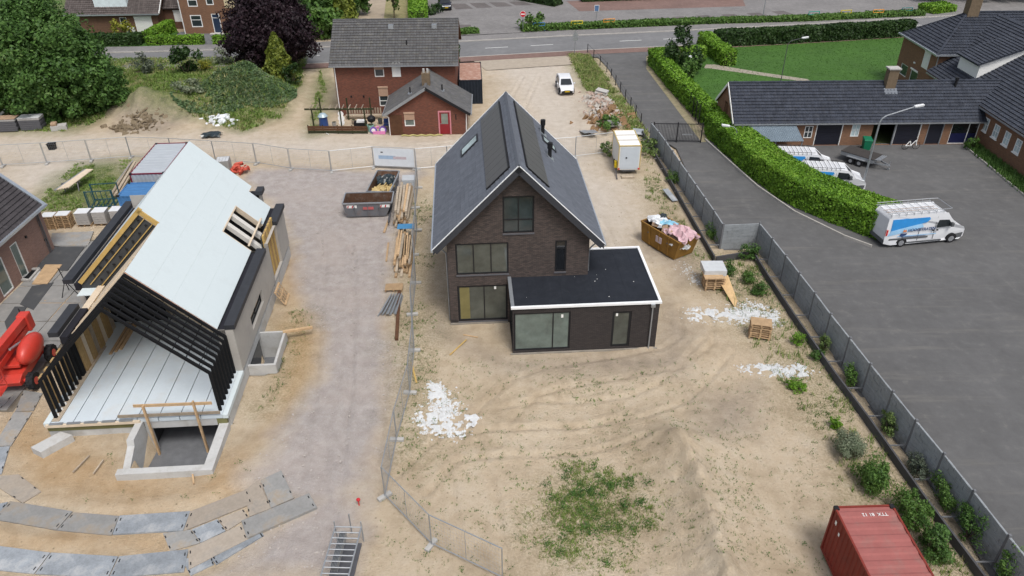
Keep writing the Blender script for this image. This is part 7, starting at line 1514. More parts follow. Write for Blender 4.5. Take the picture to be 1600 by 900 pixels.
m = MB(); m.hexa([(-.3, -.35, .1), (.3, -.35, .1), (.3, .3, .1), (-.3, .3, .1), (-.36, -.42, 1.0), (.36, -.42, 1.0), (.36, .38, 1.0), (-.36, .38, 1.0)]); m.build('body', MATS['bin_green'], BN, bevel=.02); m = MB(); m.hexa([(-.38, -.45, 1.0), (.38, -.45, 1.0), (.38, .42, 1.0), (-.38, .42, 1.0), (-.34, -.4, 1.08), (.34, -.4, 1.08), (.34, .42, 1.16), (-.34, .42, 1.16)]); m.build('lid', MATS['bin_green'], BN)
for s in (-1, 1): m = MB(); m.tube((s*.25, .34, .1), (s*.34, .34, .1), .1, 10); m.build('wheel', MATS['rubber'], BN)

# ================================================================ lamp posts, signs, racks, gate
def lamp(label, base, h, arm, az, m_, r=.07, armz=.6):
    t = thing('street_lamp', label, 'street lamp', base, az); m = MB(); m.tube((0, 0, -.1), (0, 0, h-.5), r, 10, r*.7); m.path([(0, 0, h-.5), (.12, 0, h-.22), (.4, 0, h)], r*.65, 8); m.build('pole', m_, t)
    m = MB(); m.tube((.4, 0, h), (arm, 0, h+armz), r*.55, 8); m.build('arm', m_, t); m = MB(); m.bb((arm, 0, h+armz), Vector((1, 0, .15)).normalized(), Y_, Vector((-.15, 0, 1)).normalized(), -.1, -.12, -.06, .65, .12, .1); hd_ = m.build('lamp_head', MATS['foil_white'], t, bevel=.04)
    m = MB(); m.bb((arm, 0, h+armz), Vector((1, 0, .15)).normalized(), Y_, Vector((-.15, 0, 1)).normalized(), .05, -.09, -.09, .6, .09, -.06); m.build('lens', MATS['headlamp'], hd_); return t
lamp('tall galvanised street lamp with a slanted arm beside the parked vans', (28.52, 55.91), 6.45, 2.55, R(5), MATS['galv'], .09, .65)
lamp('slender dark lamp post on the lawn behind the garage roof', (30.6, 84.5, 0), 4.6, 1.5, R(0), MATS['dark_steel'], .05, .25)
lamp('lamp with a short white arm rising out of the curved hedge', (20.0, 63.6, 0), 2.7, .8, R(180), MATS['galv'], .05, .06)
def sign(label, base, h, plate_fn, cat='road sign', name='road_sign'):
    t = thing(name, label, cat, base, 0); m = MB(); m.tube((0, 0, -.1), (0, 0, h), .04, 8); m.build('post', MATS['galv'], t); plate_fn(t, h); return t
def ne(t, h):
    m = MB(); m.tube((0, -.05, h-.35), (0, -.07, h-.35), .38, 20); d = m.build('disc', MATS['warn_red'], t); m = MB(); m.box(-.27, -.082, h-.42, .27, -.072, h-.28); m.build('white_bar', MATS['white_paint'], d); m = MB(); m.tube((0, -.04, h-.35), (0, -.049, h-.35), .42, 20); m.build('rim', MATS['white_paint'], t)
sign('round red no-entry sign with white bar at the car park entrance', (1.71, 106.90), 2.75, ne)
def pk(t, h): m = MB(); m.box(-.28, -.07, h-.6, .28, -.05, h+.15); d = m.build('plate', mat('sign_blue', (.10, .17, .30), .5), t); m = MB(); m.box(-.33, -.049, h-.65, .33, -.042, h+.2); m.build('border', MATS['white_paint'], t)
sign('blue rectangular sign with white border in the car park hedge', (12.11, 110.18), 2.6, pk)
def wn_(t, h):
    m = MB(); m.prism([(-.42, h-.75), (.42, h-.75), (0, h)], -.06, -.045, lambda u, v, q: (u, q, v)); m.build('triangle', MATS['galv'], t); m = MB(); m.box(-.35, -.06, h-1.25, .35, -.045, h-.8); m.build('plate', MATS['galv'], t)
sign('grey back of a triangular traffic sign beside the road', (8.09, 96.15), 2.9, wn_)
t = thing('lamp_pole', 'plain galvanised pole at the top edge among the parking hedge', 'pole', (36.40, 112.57), 0); m = MB(); m.tube((0, 0, -.1), (0, 0, 6), .07, 8, .05); m.build('pole', MATS['galv'], t); m = MB(); m.tube((0, 0, -.1), (0, 0, .9), .1, 8); m.build('base', MATS['galv'], t)
for (b, cn, col, lab) in (((3.93, 107.19, 0.00), 'rack_blue', (.04, .14, .28), 'blue tubular bike stand nearest the no-entry sign'), ((9.23, 108.11, 0.00), 'rack_yellow', (.55, .45, .03), 'yellow tubular bike stand left of the blue sign'), ((13.81, 109.07, -0.00), 'rack_orange', (.6, .26, .04), 'orange tubular bike stand right of the blue sign'), ((43.78, 112.77, 0.00), 'rack_teal', (.05, .28, .22), 'teal tubular bike stand in the far right hedge'), ((48.66, 113.42, 0.00), 'rack_yellow', (.55, .45, .03), 'yellow tubular bike stand between teal and orange ones'), ((53.43, 113.69, 0.00), 'rack_orange', (.6, .26, .04), 'orange tubular bike stand in the far right hedge'), ((58.09, 114.74, 0.00), 'rack_dteal', (.03, .16, .16), 'dark teal tubular bike stand nearest the house roof')):
    t = thing('bike_stand', lab, 'bike stand', xy(b), R(8), 'coloured bike stands in the hedge strip'); mm = mat(cn, col, .45, .08)
    for x in (-.8, .8): m = MB(); m.tube((x, 0, -.05), (x, 0, 1.15), .06, 8); m.build('leg', mm, t)
    for z in (1.15, .75): m = MB(); m.tube((-.8, 0, z), (.8, 0, z), .06, 8); m.build('rail', mm, t)
gt = thing('yard_gate', 'black double bar gate across the asphalt lane', 'gate', (13.25, 66.85, 0), ang((13.25, 66.85), (17.75, 66.6)))
for x in (0, 2.2, 4.45): m = MB(); m.box(x-.05, -.05, 0, x+.05, .05, 1.95); m.build('gate_post', MATS['black_metal'], gt)
for x0, x1 in ((.06, 2.14), (2.26, 4.39)):
    m = MB(); m.box(x0, -.025, .12, x1, .025, .18); m.box(x0, -.025, 1.78, x1, .025, 1.84); m.build('gate_rails', MATS['black_metal'], gt)
    for k in range(15): x = x0+.07+k*.138; m = MB(); m.box(x-.012, -.015, .18, x+.012, .015, 1.78); m.build('bar', MATS['black_metal'], gt)
m = MB(); m.box(2.7, -.06, .75, 3.6, -.03, .84); m.build('lock_rail', MATS['galv'], gt)
def post_fence(label, pts, step, h, m_, wires=2, name='wire_fence', pr=.045):
    t = thing(name, label, 'fence', (pts[0][0], pts[0][1], 0)); o = Vector((pts[0][0], pts[0][1], 0)); tops = []
    for a, b in zip(pts, pts[1:]):
        l = dist(a, b); n = max(1, round(l/step))
        for k in range(n):
            p_ = Vector((a[0]+(b[0]-a[0])*k/n, a[1]+(b[1]-a[1])*k/n, 0))-o; tops.append(p_); m = MB(); m.tube(p_-Z3*.1, p_+Z3*h, pr, 6); m.build('post', m_, t)
    for w_ in range(wires):
        z = h*(.95-.8*w_/max(1, wires-1)) if wires > 1 else h*.9; m = MB()
        for a, b in zip(tops, tops[1:]): m.tube(a+Z3*z, b+Z3*z, .012, 4)
        m.build('wire', m_, t)
    return t
post_fence('dark wire fence with thin posts along the asphalt lane', [(9.76, 96.69), (11.32, 88.62), (12.45, 76.28), (13.02, 69.09)], 2.4, 1.1, MATS['black_metal'], 3)
post_fence('black bar fence in front of the clipped hedge row along the lane', [(17.39, 92.11), (18.12, 79.82), (18.59, 70.35)], 1.2, 1.9, MATS['black_metal'], 4, 'garden_fence', .05)
post_fence('thin post fence along the road verge left of the brick house', [(-45.75, 92.80), (-41.31, 92.45), (-35.09, 92.59)], 2.5, .7, MATS['timber_grey'], 2, 'verge_fence', .03)

# ================================================================ rubble heap, sheets, plaster spills
def chunks(name, label, cat, cpts, n, smin, smax, m_, seed, hfun=None, kind='stuff'):
    rr_ = random.Random(seed); mb = MB(); pend = []
    for _ in range(n):
        (cx, cy, sx, sy, hz) = rr_.choice(cpts); x = cx+rr_.gauss(0, sx); y = cy+rr_.gauss(0, sy); s = rr_.uniform(smin, smax); q = math.exp(-((x-cx)/sx/1.4)**2-((y-cy)/sy/1.4)**2); z = hz*q*rr_.random(); pend.append((x, y))
        ax = Vector((rr_.gauss(0, 1), rr_.gauss(0, 1), rr_.gauss(0, .5))).normalized(); ay = ax.orthogonal().normalized(); az = ax.cross(ay); e = rr_.uniform(.3, .9); f = rr_.uniform(.25, .7)
        mb.bb((x, y, z), ax, ay, az, -s, -s*e, -s*f*.5, s, s*e, s*f*.5)
    pa = np.array(pend); hz_ = height(pa[:, 0], pa[:, 1]); mb.v = [(v[0], v[1], v[2]+float(hz_[i//8])) for i, v in enumerate(mb.v)]
    o = mb.build(name, m_); tag(o, label, cat); o['kind'] = kind; return o
mat('rubble_pink', (.40, .30, .25), .9, .25, 5); mat('rubble_grey', (.42, .39, .35), .9, .25, 4); mat('rubble_brown', (.24, .15, .08), .9, .3, 4)
RC = [((9.22, 74.05, 0.00)[0], (9.22, 74.05, 0.00)[1], .8, 2.0, .5), ((9.63, 71.88, -0.00)[0], (9.63, 71.88, -0.00)[1], 1.0, 1.2, .5), ((9.28, 77.92, 0.00)[0], (9.28, 77.92, 0.00)[1], .7, 1.6, .4)]
chunks('rubble', 'pink and grey brick rubble heap between the forecourt and the lane', 'rubble', RC, 520, .05, .2, MATS['rubble_pink'], 1); chunks('rubble_stones', 'pale concrete lumps scattered over the rubble heap', 'rubble', RC, 150, .08, .3, MATS['rubble_grey'], 2)
chunks('broken_wood', 'broken wood in the rubble heap', 'rubble', RC[1:2], 60, .15, .5, MATS['rubble_brown'], 3)
for lab, p_, sz, rz_, tl, mm in (('pale concrete slab tipped on top of the rubble heap', (9.68, 78.44, 1.00), (1.3, .6, .18), R(-35), R(12), 'concrete'), ('flat grey board leaning against the rubble heap', (9.80, 69.84, 0.70), (1.6, 1.0, .06), R(25), R(18), 'steel_plate'), ('grey panel standing on the sand before the rubble', (7.72, 68.60, 0.35), (.7, 1.9, .05), R(12), R(-14), 'galv'), ('second grey panel standing on the sand before the rubble', (7.06, 68.74, 0.30), (.6, 1.8, .05), R(12), R(-14), 'galv'), ('grey plate in the weeds behind the site hut', (12.14, 68.66, 0.30), (1.0, 1.1, .05), R(-10), R(8), 'steel_plate_blue'), ('blue grey sheet in weeds beside the low wall', (12.76, 55.01, 0.25), (.5, 1.7, .05), R(20), R(10), 'steel_plate_blue')):
    m = MB(); m.box(-sz[0]/2, -sz[1]/2, 0, sz[0]/2, sz[1]/2, sz[2]); o = m.build('panel_board', MATS[mm]); tag(o, lab, 'board', None, p_); o.rotation_euler = (tl, tl*.3, rz_)
mat('plaster', (.60, .61, .615), .9, .08, 5)
def spill(label, cs, n, smax, seed, holes=()):
    """powdery white crumbs: many tiny irregular flakes, dense in the middle and sprayed out at the edges"""
    r_ = np.random.default_rng(seed); out = []
    for (cx, cy, sx, sy, rot) in cs:
        k_ = np.where(r_.random(n) < .7, .42, .75)[:, None]; uv = r_.normal(size=(n, 2))*k_; u, v = uv[:, 0], uv[:, 1]
        x = cx+u*sx*math.cos(rot)-v*sy*math.sin(rot); y = cy+u*sx*math.sin(rot)+v*sy*math.cos(rot)
        ok = vnoise(x, y, .16, seed) > .16+.22*(u*u+v*v)+.22*vnoise(x, y, .9, seed+3)
        for h in holes: ok &= np.hypot(x-h[0], (y-h[1])*1.2) > h[2]
        out.append(np.c_[x[ok], y[ok]])
    P = np.vstack(out); m_ = len(P); z = height(P[:, 0], P[:, 1])+.02+.03*r_.random(m_); s_ = smax*(.07+.55*r_.random(m_)**4); k = 5
    a = r_.random(m_)[:, None]*6+6.283*np.arange(k)/k; rad = s_[:, None]*(.6+.5*r_.random((m_, k)))
    ring = np.stack([P[:, :1]+rad*np.cos(a), P[:, 1:]+rad*np.sin(a), np.repeat((z-.035)[:, None], k, 1)], -1)
    top = np.stack([P[:, 0], P[:, 1], z+.012+.15*s_], -1)[:, None, :].repeat(k, 1)
    V = np.stack([ring, np.roll(ring, -1, 1), top], 2).reshape(-1, 3)
    o = raw_mesh('plaster_spill', V, 3, MATS['plaster']); tag(o, label, 'plaster spill'); o['kind'] = 'stuff'; return o
p_ = (-3.67, 29.77, -0.00); q_ = (-2.37, 29.27, 0.00)
spill('white plaster spill left of the dark house in the weeds', [(p_[0], p_[1], 1.15, 1.7, .15), ((-4.13, 31.30, 0.00)[0], (-4.13, 31.30, 0.00)[1], .5, 1.0, .3), ((-4.30, 29.28, 0.00)[0], (-4.30, 29.28, 0.00)[1], .8, 1.0, 0), ((-3.33, 28.66, 0.00)[0], (-3.33, 28.66, 0.00)[1], 1.0, .8, 0), ((-2.20, 29.27, -0.00)[0], (-2.20, 29.27, -0.00)[1], .4, .4, 0)], 4200, .16, 4)
spill('white plaster spill between the pallet stacks', [((11.98, 38.66, 0.00)[0], (11.98, 38.66, 0.00)[1], 1.2, .75, .2), ((13.36, 38.57, 0.00)[0], (13.36, 38.57, 0.00)[1], 1.2, .7, -.1), ((14.99, 38.70, 0.00)[0], (14.99, 38.70, 0.00)[1], 1.5, 1.2, .5), ((15.69, 38.34, 0.00)[0], (15.69, 38.34, 0.00)[1], 1.0, .9, .5)], 4200, .16, 6, [((13.06, 38.16, 0.00)[0], (13.06, 38.16, 0.00)[1], .35), ((12.10, 38.31, 0.00)[0], (12.10, 38.31, 0.00)[1], .35)])
spill('white plaster spill nearest the fence below the low pallet stack', [((15.41, 32.92, 0.00)[0], (15.41, 32.92, 0.00)[1], 1.2, .65, .1), ((14.23, 33.21, -0.00)[0], (14.23, 33.21, -0.00)[1], 1.2, .45, -.1), ((16.19, 33.14, 0.00)[0], (16.19, 33.14, 0.00)[1], .6, .5, 0)], 2800, .15, 8, [((13.68, 33.16, 0.00)[0], (13.68, 33.16, 0.00)[1], .3), ((14.33, 32.93, 0.00)[0], (14.33, 32.93, 0.00)[1], .28)])
spill('pale plaster dust beside the brown skip', [((12.07, 43.67, 0.00)[0], (12.07, 43.67, 0.00)[1], .7, 1.6, .2), ((12.29, 42.45, 0.00)[0], (12.29, 42.45, 0.00)[1], .4, .9, 0)], 420, .1, 11)
spill('pale rubble dust on the forecourt in front of the white car', [((7.27, 78.35, 0.00)[0], (7.27, 78.35, 0.00)[1], 1.1, 1.0, 0)], 120, .07, 12)

# ================================================================ garden clutter beside the brick house wing
lf = thing('low_fence', 'low dark plank fence in front of the cluttered garden', 'fence', (-19.6, 69.45, 0), R(-1.5))
for k in range(3): m = MB(); m.box(.0, -.03+.004*k, .08+k*.24, 5.8, .02+.004*k, .29+k*.24); m.build('plank', MATS['wood_brown'] if k else MATS['twigs'], lf)
for k in range(5): m = MB(); m.box(k*1.42, .03, 0, k*1.42+.09, .12, .85); m.build('post', MATS['twigs'], lf)
pg = thing('pergola', 'dark open pergola frame over the garden clutter', 'pergola', (-19.1, 69.7, 0), 0)
for x in (0, 2.7, 5.0): m = MB(); m.box(x, 0, 0, x+.12, .12, 2.25); m.build('post', MATS['twigs'], pg); m = MB(); m.box(x, 3.4, 0, x+.12, 3.52, 2.25); m.build('post', MATS['twigs'], pg)
m = MB(); m.box(-.6, 0, 2.25, 6.0, .1, 2.4); m.build('beam', MATS['twigs'], pg)
for k in range(9): m = MB(); m.box(k*.62-.1, -.15, 2.402, k*.62-.04, .9, 2.5); m.build('rafter_end', MATS['timber_grey'], pg)
bn = thing('garden_bench', 'weathered slatted garden bench against the red brick wall', 'bench', (-15.7, 73.4, 0), R(1))
for k in range(14): m = MB(); m.box(-.9+k*.26, .25, .5, -.9+k*.26+.14, .29, 1.05); m.build('back_slat', MATS['timber_grey'], bn)
for k in range(4): m = MB(); m.box(-.95, -.25+k*.12, .42, 2.7, -.25+k*.12+.1, .46); m.build('seat_slat', MATS['timber_grey'], bn)
for x in (-.9, .9, 2.6): m = MB(); m.box(x, -.22, 0, x+.07, .2, .42); m.build('leg', MATS['timber_grey'], bn)
def small(name, label, cat, loc, parts, rz=0):
    t = thing(name, label, cat, loc, rz)
    for nm, fn, mm in parts: m = MB(); fn(m); m.build(nm, MATS[mm] if isinstance(mm, str) else mm, t)
    return t
mat('barrel_blue', (.03, .07, .22), .4, .1); mat('mint', (.30, .52, .46), .5); mat('pink_toy', (.62, .22, .42), .45); mat('purple_toy', (.18, .10, .40), .45); mat('glass_lid', (.35, .45, .50), .2)
small('rain_barrel', 'blue barrel with a glassy lid at the garden corner', 'barrel', (-18.5, 71.5, 0), [('barrel', lambda m: m.tube((0, 0, 0), (0, 0, 1.0), .45, 14, .4), 'barrel_blue'), ('lid', lambda m: m.tube((0, 0, 1.0), (0, 0, 1.25), .5, 14, .3), 'glass_lid')])
small('cutout_board', 'white scalloped cutout board on a pole in the garden', 'board', (-16.3, 69.75, 0), [('pole', lambda m: m.tube((0, 0, 0), (0, 0, .9), .035, 6), 'white_paint'), ('board', lambda m: [m.tube((0, -.02, 1.0), (0, .02, 1.0), .28, 12), m.tube((0, -.022, 1.4), (0, .022, 1.4), .32, 12), m.tube((0, -.018, 1.85), (0, .018, 1.85), .27, 12)], 'white_paint')])
small('barbecue', 'black barbecue with a white lid among the garden pots', 'barbecue', (-14.7, 70.6, 0), [('bowl', lambda m: m.box(-.6, -.35, .35, .6, .35, .75), 'black_metal'), ('lid', lambda m: m.box(-.3, -.35, .76, .45, .3, .9), 'white_paint'), ('leg', lambda m: m.box(-.5, -.3, 0, -.42, -.22, .35), 'black_metal'), ('leg', lambda m: m.box(.42, -.3, 0, .5, -.22, .35), 'black_metal')])
small('planter_tub', 'mint green tub near the pink toy bike', 'tub', (-13.6, 69.9, 0), [('tub', lambda m: m.tube((0, 0, 0), (0, 0, .7), .25, 12, .35), 'mint'), ('soil', lambda m: m.tube((0, 0, .66), (0, 0, .71), .3, 12), 'twigs')])
small('kettle_grill', 'dark round kettle grill beside the mint tub', 'grill', (-13.7, 71.2, 0), [('bowl', lambda m: m.ball((0, 0, .8), .42, .42, .36, 12, 8), 'black_metal'), ('leg', lambda m: m.tube((0, 0, 0), (0, 0, .5), .05, 6), 'black_metal')])
small('toy_bike', 'pink children toy bike with purple wheels on the garden edge', 'toy', (-12.8, 69.35, 0), [('wheel', lambda m: m.tube((-.45, -.06, .35), (-.45, .06, .35), .33, 16), 'purple_toy'), ('wheel', lambda m: m.tube((.45, -.06, .4), (.45, .06, .4), .36, 16), 'purple_toy'), ('hub', lambda m: m.tube((.45, -.08, .4), (.45, .08, .4), .22, 12), 'white_paint'), ('hub', lambda m: m.tube((-.45, -.08, .35), (-.45, .08, .35), .2, 12), 'white_paint'), ('frame', lambda m: [m.tube((-.45, 0, .35), (0, 0, .6), .06, 6), m.tube((0, 0, .6), (.45, 0, .4), .06, 6), m.box(-.5, -.25, .02, .7, -.12, .3)], 'pink_toy'), ('seat', lambda m: m.box(-.15, -.1, .65, .12, .1, .75), 'pink_toy')])
small('garden_chair', 'blue garden chair by the corner of the wing', 'chair', (-12.15, 70.6, 0), [('seat', lambda m: m.box(-.3, -.3, .42, .3, .3, .47), 'barrel_blue'), ('backrest', lambda m: m.box(-.3, .26, .5, .3, .3, .95), 'barrel_blue'), ('leg', lambda m: m.box(-.28, -.28, 0, -.23, -.23, .42), 'galv'), ('leg', lambda m: m.box(.23, -.28, 0, .28, -.23, .42), 'galv'), ('leg', lambda m: m.box(-.28, .23, 0, -.23, .28, .42), 'galv'), ('leg', lambda m: m.box(.23, .23, 0, .28, .28, .42), 'galv')])
for i, (x, y, h, mm, lab) in enumerate(((-17.4, 71.2, .5, 'concrete', 'grey stone pot behind the white cutout board'), (-17.2, 70.3, .35, 'white_paint', 'small white pot left of the white cutout board'), (-15.6, 71.9, .45, 'timber_grey', 'weathered crate pot below the garden bench'), (-12.3, 69.5, .4, 'concrete', 'grey bucket beside the brown wooden gate'), (-13.0, 72.0, .5, 'sill_stone', 'dark pot near the far end of the garden'))):
    small('flower_pot', lab, 'pot', (x, y, 0), [('pot', lambda m, h=h: m.tube((0, 0, 0), (0, 0, h), .16, 10, .24), mm), ('soil', lambda m, h=h: m.tube((0, 0, h-.03), (0, 0, h+.01), .2, 10), 'twigs')])
plank('thin white pole leaning on the low garden fence', (-17.81, 69.24, 0.90), (-17.50, 68.89, 0.00), .1, .05, .05, 'white_paint', None)
# materials parked at the left edge below the big tree
for i, (x, y, lab) in enumerate(((-49.2, 70.9, 'wrapped pack of dark bricks, leftmost under the big tree'), (-47.0, 71.2, 'half-open pack of dark bricks right of the wrapped one'))):
    t = thing('brick_pack', lab, 'brick pack', (x, y, 0), R(6), None)
    for k in range(6): m = MB(); m.box(-1.0, -.55, .05+k*.2, .95+.04*(k % 2), .55, .05+k*.2+.18); m.build('brick_layer', MATS['paver_stack'] if k > 4 else MATS['sill_stone'], t)
    m = MB(); m.box(-1.02, -.57, 1.26, 1.0, .57, 1.29); m.build('foil_cap', MATS['foil_white'] if i else MATS['cardboard'], t)
t = thing('stone_bag', 'beige stone block and bag at the foot of the big tree', 'stone block', (-44.4, 71.0, 0), R(20)); m = MB(); m.box(-.7, -.4, 0, .7, .4, .45); m.build('block', MATS['concrete'], t); m = MB(); m.box(-.65, -.3, .451, -.1, .35, .75); m.build('bag', MATS['cardboard'], t, bevel=.08)
t = thing('steel_stair', 'galvanised stair frame leaning among the brick packs', 'stair', (-50.5, 73.8, 0), R(8))
for s in (-.5, .5): m = MB(); m.beam((-1.4, s, .3), (1.4, s, 2.4), .06, .2); m.build('stringer', MATS['galv'], t)
for k in range(7): m = MB(); f = k/7+.07; m.box(-1.4+2.8*f-.12, -.47, .3+2.1*f, -1.4+2.8*f+.12, .47, .34+2.1*f); m.build('tread', MATS['galv'], t)
rag('black_sheet', 'crumpled black plastic sheet beside the sand track', 'plastic sheet', (*(-28.70, 68.73), .05), (.9, .5, .3), MATS['bag_black'], R(12), 31, 8, .2)
chunks('white_debris', 'white debris in weeds below the green spoil heap', 'debris', [((-29.16, 72.85, 0.00)[0], (-29.16, 72.85, 0.00)[1], .9, .6, .3)], 45, .08, .35, MATS['fill_white'], 33)
bk = thing('bucket', 'black crate standing on the sand track behind the mesh fence', 'crate', (-42.42, 65.79), 0); m = MB(); m.hexa([(-.25, -.22, 0), (.25, -.22, 0), (.25, .22, 0), (-.25, .22, 0), (-.32, -.28, .6), (.32, -.28, .6), (.32, .28, .6), (-.32, .28, .6)]); m.build('body', MATS['black_metal'], bk); m = MB(); m.box(-.34, -.3, .6, .34, .3, .64); m.build('rim', MATS['rubber'], bk)
# scaffold ladder leaning by the stud opening and pallet against the wall of the shell
lp = thing('leaning_pallet', 'pale pallet leaning against the foundation of the half-built house', 'pallet', (*bl(9.3, 10.9), .0), B_YAW)
for k in range(5): m = MB(); m.bb((0, k*.3, .05), X, Y_, Vector((-.55, 0, 1)).normalized(), 0, 0, .0, .03, .1, 1.1); m.build('slat', MATS['timber'], lp)
for z in (.05, .55, 1.05): m = MB(); m.bb((.03, 0, 0), Vector((1, 0, 0)), Y_, Vector((-.55, 0, 1)).normalized(), 0, 0, z, .08, 1.3, z+.09); m.build('bearer', MATS['timber'], lp)

# ================================================================ trees, hedges, shrubs
LM = lambda n: MATS[n]
tw = MATS['twigs']
def multi_tree(name, label, base, blobs, leaf, lm, trunk_r=.35, crad=.3, dens=1.0):
    """broad tree whose crown is several merged leaf masses on one trunk"""
    t = thing(name, label, 'tree', base, 0); m = MB(); m.tube((0, 0, -.2), (0, 0, 3), trunk_r, 10, trunk_r*.8); m.build('trunk', MATS['bark'], t)
    m = MB(); C = []; Nn = []
    for (x, y, z, rx, ry, rz_, nc, per) in blobs:
        m.tube((0, 0, 2.2), (x*.6, y*.6, z*.7), trunk_r*.5, 6, trunk_r*.3); m.tube((x*.6, y*.6, z*.7), (x, y, z+rz_*.4), trunk_r*.3, 6, .03)
        for k in range(5): a = k*1.25+x; m.tube((x*.7, y*.7, z*.8), (x+rx*.7*math.cos(a), y+ry*.7*math.sin(a), z+rz_*.3), .07, 5, .02)
        c, n_ = clump_points((x, y, z), (rx, ry, rz_), int(nc*dens), int(per*.8), .5, crad); C.append(c); Nn.append(n_)
    m.build('limbs', MATS['bark'], t); quads_obj('crown', np.vstack(C), np.vstack(Nn), leaf, lm, t, upbias=.35); return t
# the big tree group at the upper left: two crowns
multi_tree('broad_tree', 'huge bushy green tree in front of the far bungalow', (*(-46.47, 75.33), 0), [(0, 0, 6.2, 5.0, 4.6, 4.6, 130, 110), (-4.0, 1, 5.0, 4.2, 4, 4.2, 90, 110), (2.8, -.3, 4.0, 3.4, 3.6, 3.4, 90, 110), (4.4, .4, 2.8, 2.6, 2.8, 2.4, 50, 100), (-1.5, -1.5, 3.2, 4.6, 3.2, 3.0, 80, 110), (-.8, 1.5, 8.4, 3.2, 3.2, 3.0, 80, 110), (-3, 2, 8.2, 3.6, 3.2, 3.0, 70, 110), (2.6, .5, 6.2, 2.4, 2.6, 2.4, 50, 110)], .17, LM('leaf_tree'), .45, .21, 2.3)
multi_tree('broad_tree', 'dense green tree filling the upper left corner of the photo', (*(-56.73, 77.04), 0), [(0, 0, 6, 4.6, 4.4, 5.0, 110, 100), (2.5, 2.5, 8, 3.8, 3.6, 3.6, 80, 100), (-3, 1, 6, 4, 4, 4.5, 70, 100), (1.5, -1, 3.0, 3.6, 3, 2.8, 60, 100)], .18, LM('leaf_tree'), .4, .22, 2.0)
multi_tree('copper_beech', 'dark purple-leaved tree beside the road and the red brick house', (*(-27.96, 89.86), 0), [(-.3, 0, 4.6, 4.9, 4.4, 3.6, 150, 90), (0, 0, 7.0, 3.9, 3.6, 3.0, 90, 90), (2.0, -.5, 3.8, 3.2, 3, 2.6, 60, 90), (-2.4, .4, 3.6, 3, 3, 2.5, 50, 90)], .17, LM('leaf_purple'), .35, .2, 2.2)
def cone_tree(label, base, r, h, n, leaf, lm, name='conifer', lean=0):
    t = thing(name, label, 'conifer', base, 0); m = MB(); m.tube((0, 0, -.1), (0, 0, h*.9), .12, 7, .02); m.build('trunk', MATS['bark'], t)
    k = RNG.random(n)**.75; a = RNG.random(n)*6.283; lob = 1+.18*np.sin(a*5+k*14)+.12*np.sin(a*3-k*23); rr_ = r*(1-k)**.7*lob*(.72+.32*RNG.random(n)); C = np.c_[np.cos(a)*rr_, np.sin(a)*rr_, .15+k*(h-.1)]; Nn = np.c_[np.cos(a), np.sin(a), np.full(n, .5)]
    quads_obj('crown', C, Nn, leaf, lm, t); m = MB()
    for i in range(12): z = .3+i*h*.07; b = i*2.4; m.tube((0, 0, z), (math.cos(b)*r*(1-z/h)*.8, math.sin(b)*r*(1-z/h)*.8, z+.3), .03, 4, .01)
    m.build('branches', MATS['bark'], t); return t
cone_tree('yellow-green pointed conifer below the purple tree', (*(-25.82, 84.08), 0), 1.9, 5.8, 5200, .17, LM('leaf_gold'))
cone_tree('tall ivy-green conifer behind the brick house roof', (*(-22.61, 106.75), 0), 2.0, 7.5, 3200, .26, LM('leaf_gold'), 'conifer')
for i, (x, y, r, h, lab) in enumerate((((-28.54, 104.88, 0.00), 0, 3.4, 5.5, 'dense green tree behind the purple tree, nearest to it'), ((-25.61, 105.47, 0.00), 0, 3.2, 5.2, 'round green tree behind the house roof, left of the ivy-green conifer'), ((-30.71, 118.43, 0.00), 0, 3.6, 5.0, 'green tree at the top edge behind the purple tree'), ((-25.95, 116.33, 0.00), 0, 3.2, 5.0, 'green tree at the top edge left of the farm track'), ((-23.13, 117.05, 0.00), 0, 2.2, 4.5, 'narrow tree at the top edge right beside the farm track'))):
    b = x; tree('hedge_tree', lab, (b[0], b[1], 0), (r, r, h*.55), h*.55, 60, 55, .3, LM('leaf_mid' if i % 2 else 'leaf_tree'), MATS['bark'], 'trees behind the red brick house')
tree('young_tree', 'small airy tree on the dry garden plot beside the farm track', (*(-17.06, 114.56), 0), (1.3, 1.3, 2.2), 3.6, 26, 40, .2, LM('leaf_mid'), MATS['bark'], None, .1)
# hedges
hedge('clipped_hedge', 'tall clipped bright green hedge block right of the farm track', [(-12.89, 108.61, 0.00), (-15.34, 132.87, 0.00)], 2.4, 2.6, 55, .2, LM('leaf_hedge'), tw)
hedge('curved_hedge', 'long broad curved bright green hedge between lane and yard', [(19.6, 69.0), (20.7, 63.8), (21.6, 59.3), (23.2, 54.6), (25.6, 51.2), (27.6, 48.9)], [2.2, 2.6, 2.8, 3.0, 3.0, 2.9], 2.05, 260, .095, LM('leaf_hedge'), tw)
hedge('conifer_hedge', 'narrow clipped hedge row along the lane beside the lawn', [(17.4, 92.0), (18.2, 83.0), (19.1, 75.5), (20.0, 69.4)], 1.5, 1.8, 85, .15, LM('leaf_hedge'), tw)
hedge('garden_hedge', 'short hedge beside the garden gate at the top of the lane', [(17.6, 92.0), (20.6, 92.4), (23.6, 93.2)], 1.3, 1.7, 80, .16, LM('leaf_hedge'), tw)
hedge('garden_hedge', 'short hedge piece right of the garden gate by the path', [(25.0, 99.5), (25.4, 95.0), (26.2, 90.6)], 1.6, 1.8, 80, .16, LM('leaf_hedge'), tw)
hedge('roadside_hedge', 'dark clipped hedge between the lawn and the road', [(26.5, 99.5), (36, 100.8), (46, 102.6), (54, 104.2)], 1.5, 1.9, 80, .18, LM('leaf_dark'), tw)
hedge('front_hedge', 'low clipped hedge in front of the terraced house, left of its path', [(-48.0, 101.6), (-40.6, 101.7)], 1.0, 1.1, 90, .13, LM('leaf_hedge'), tw)
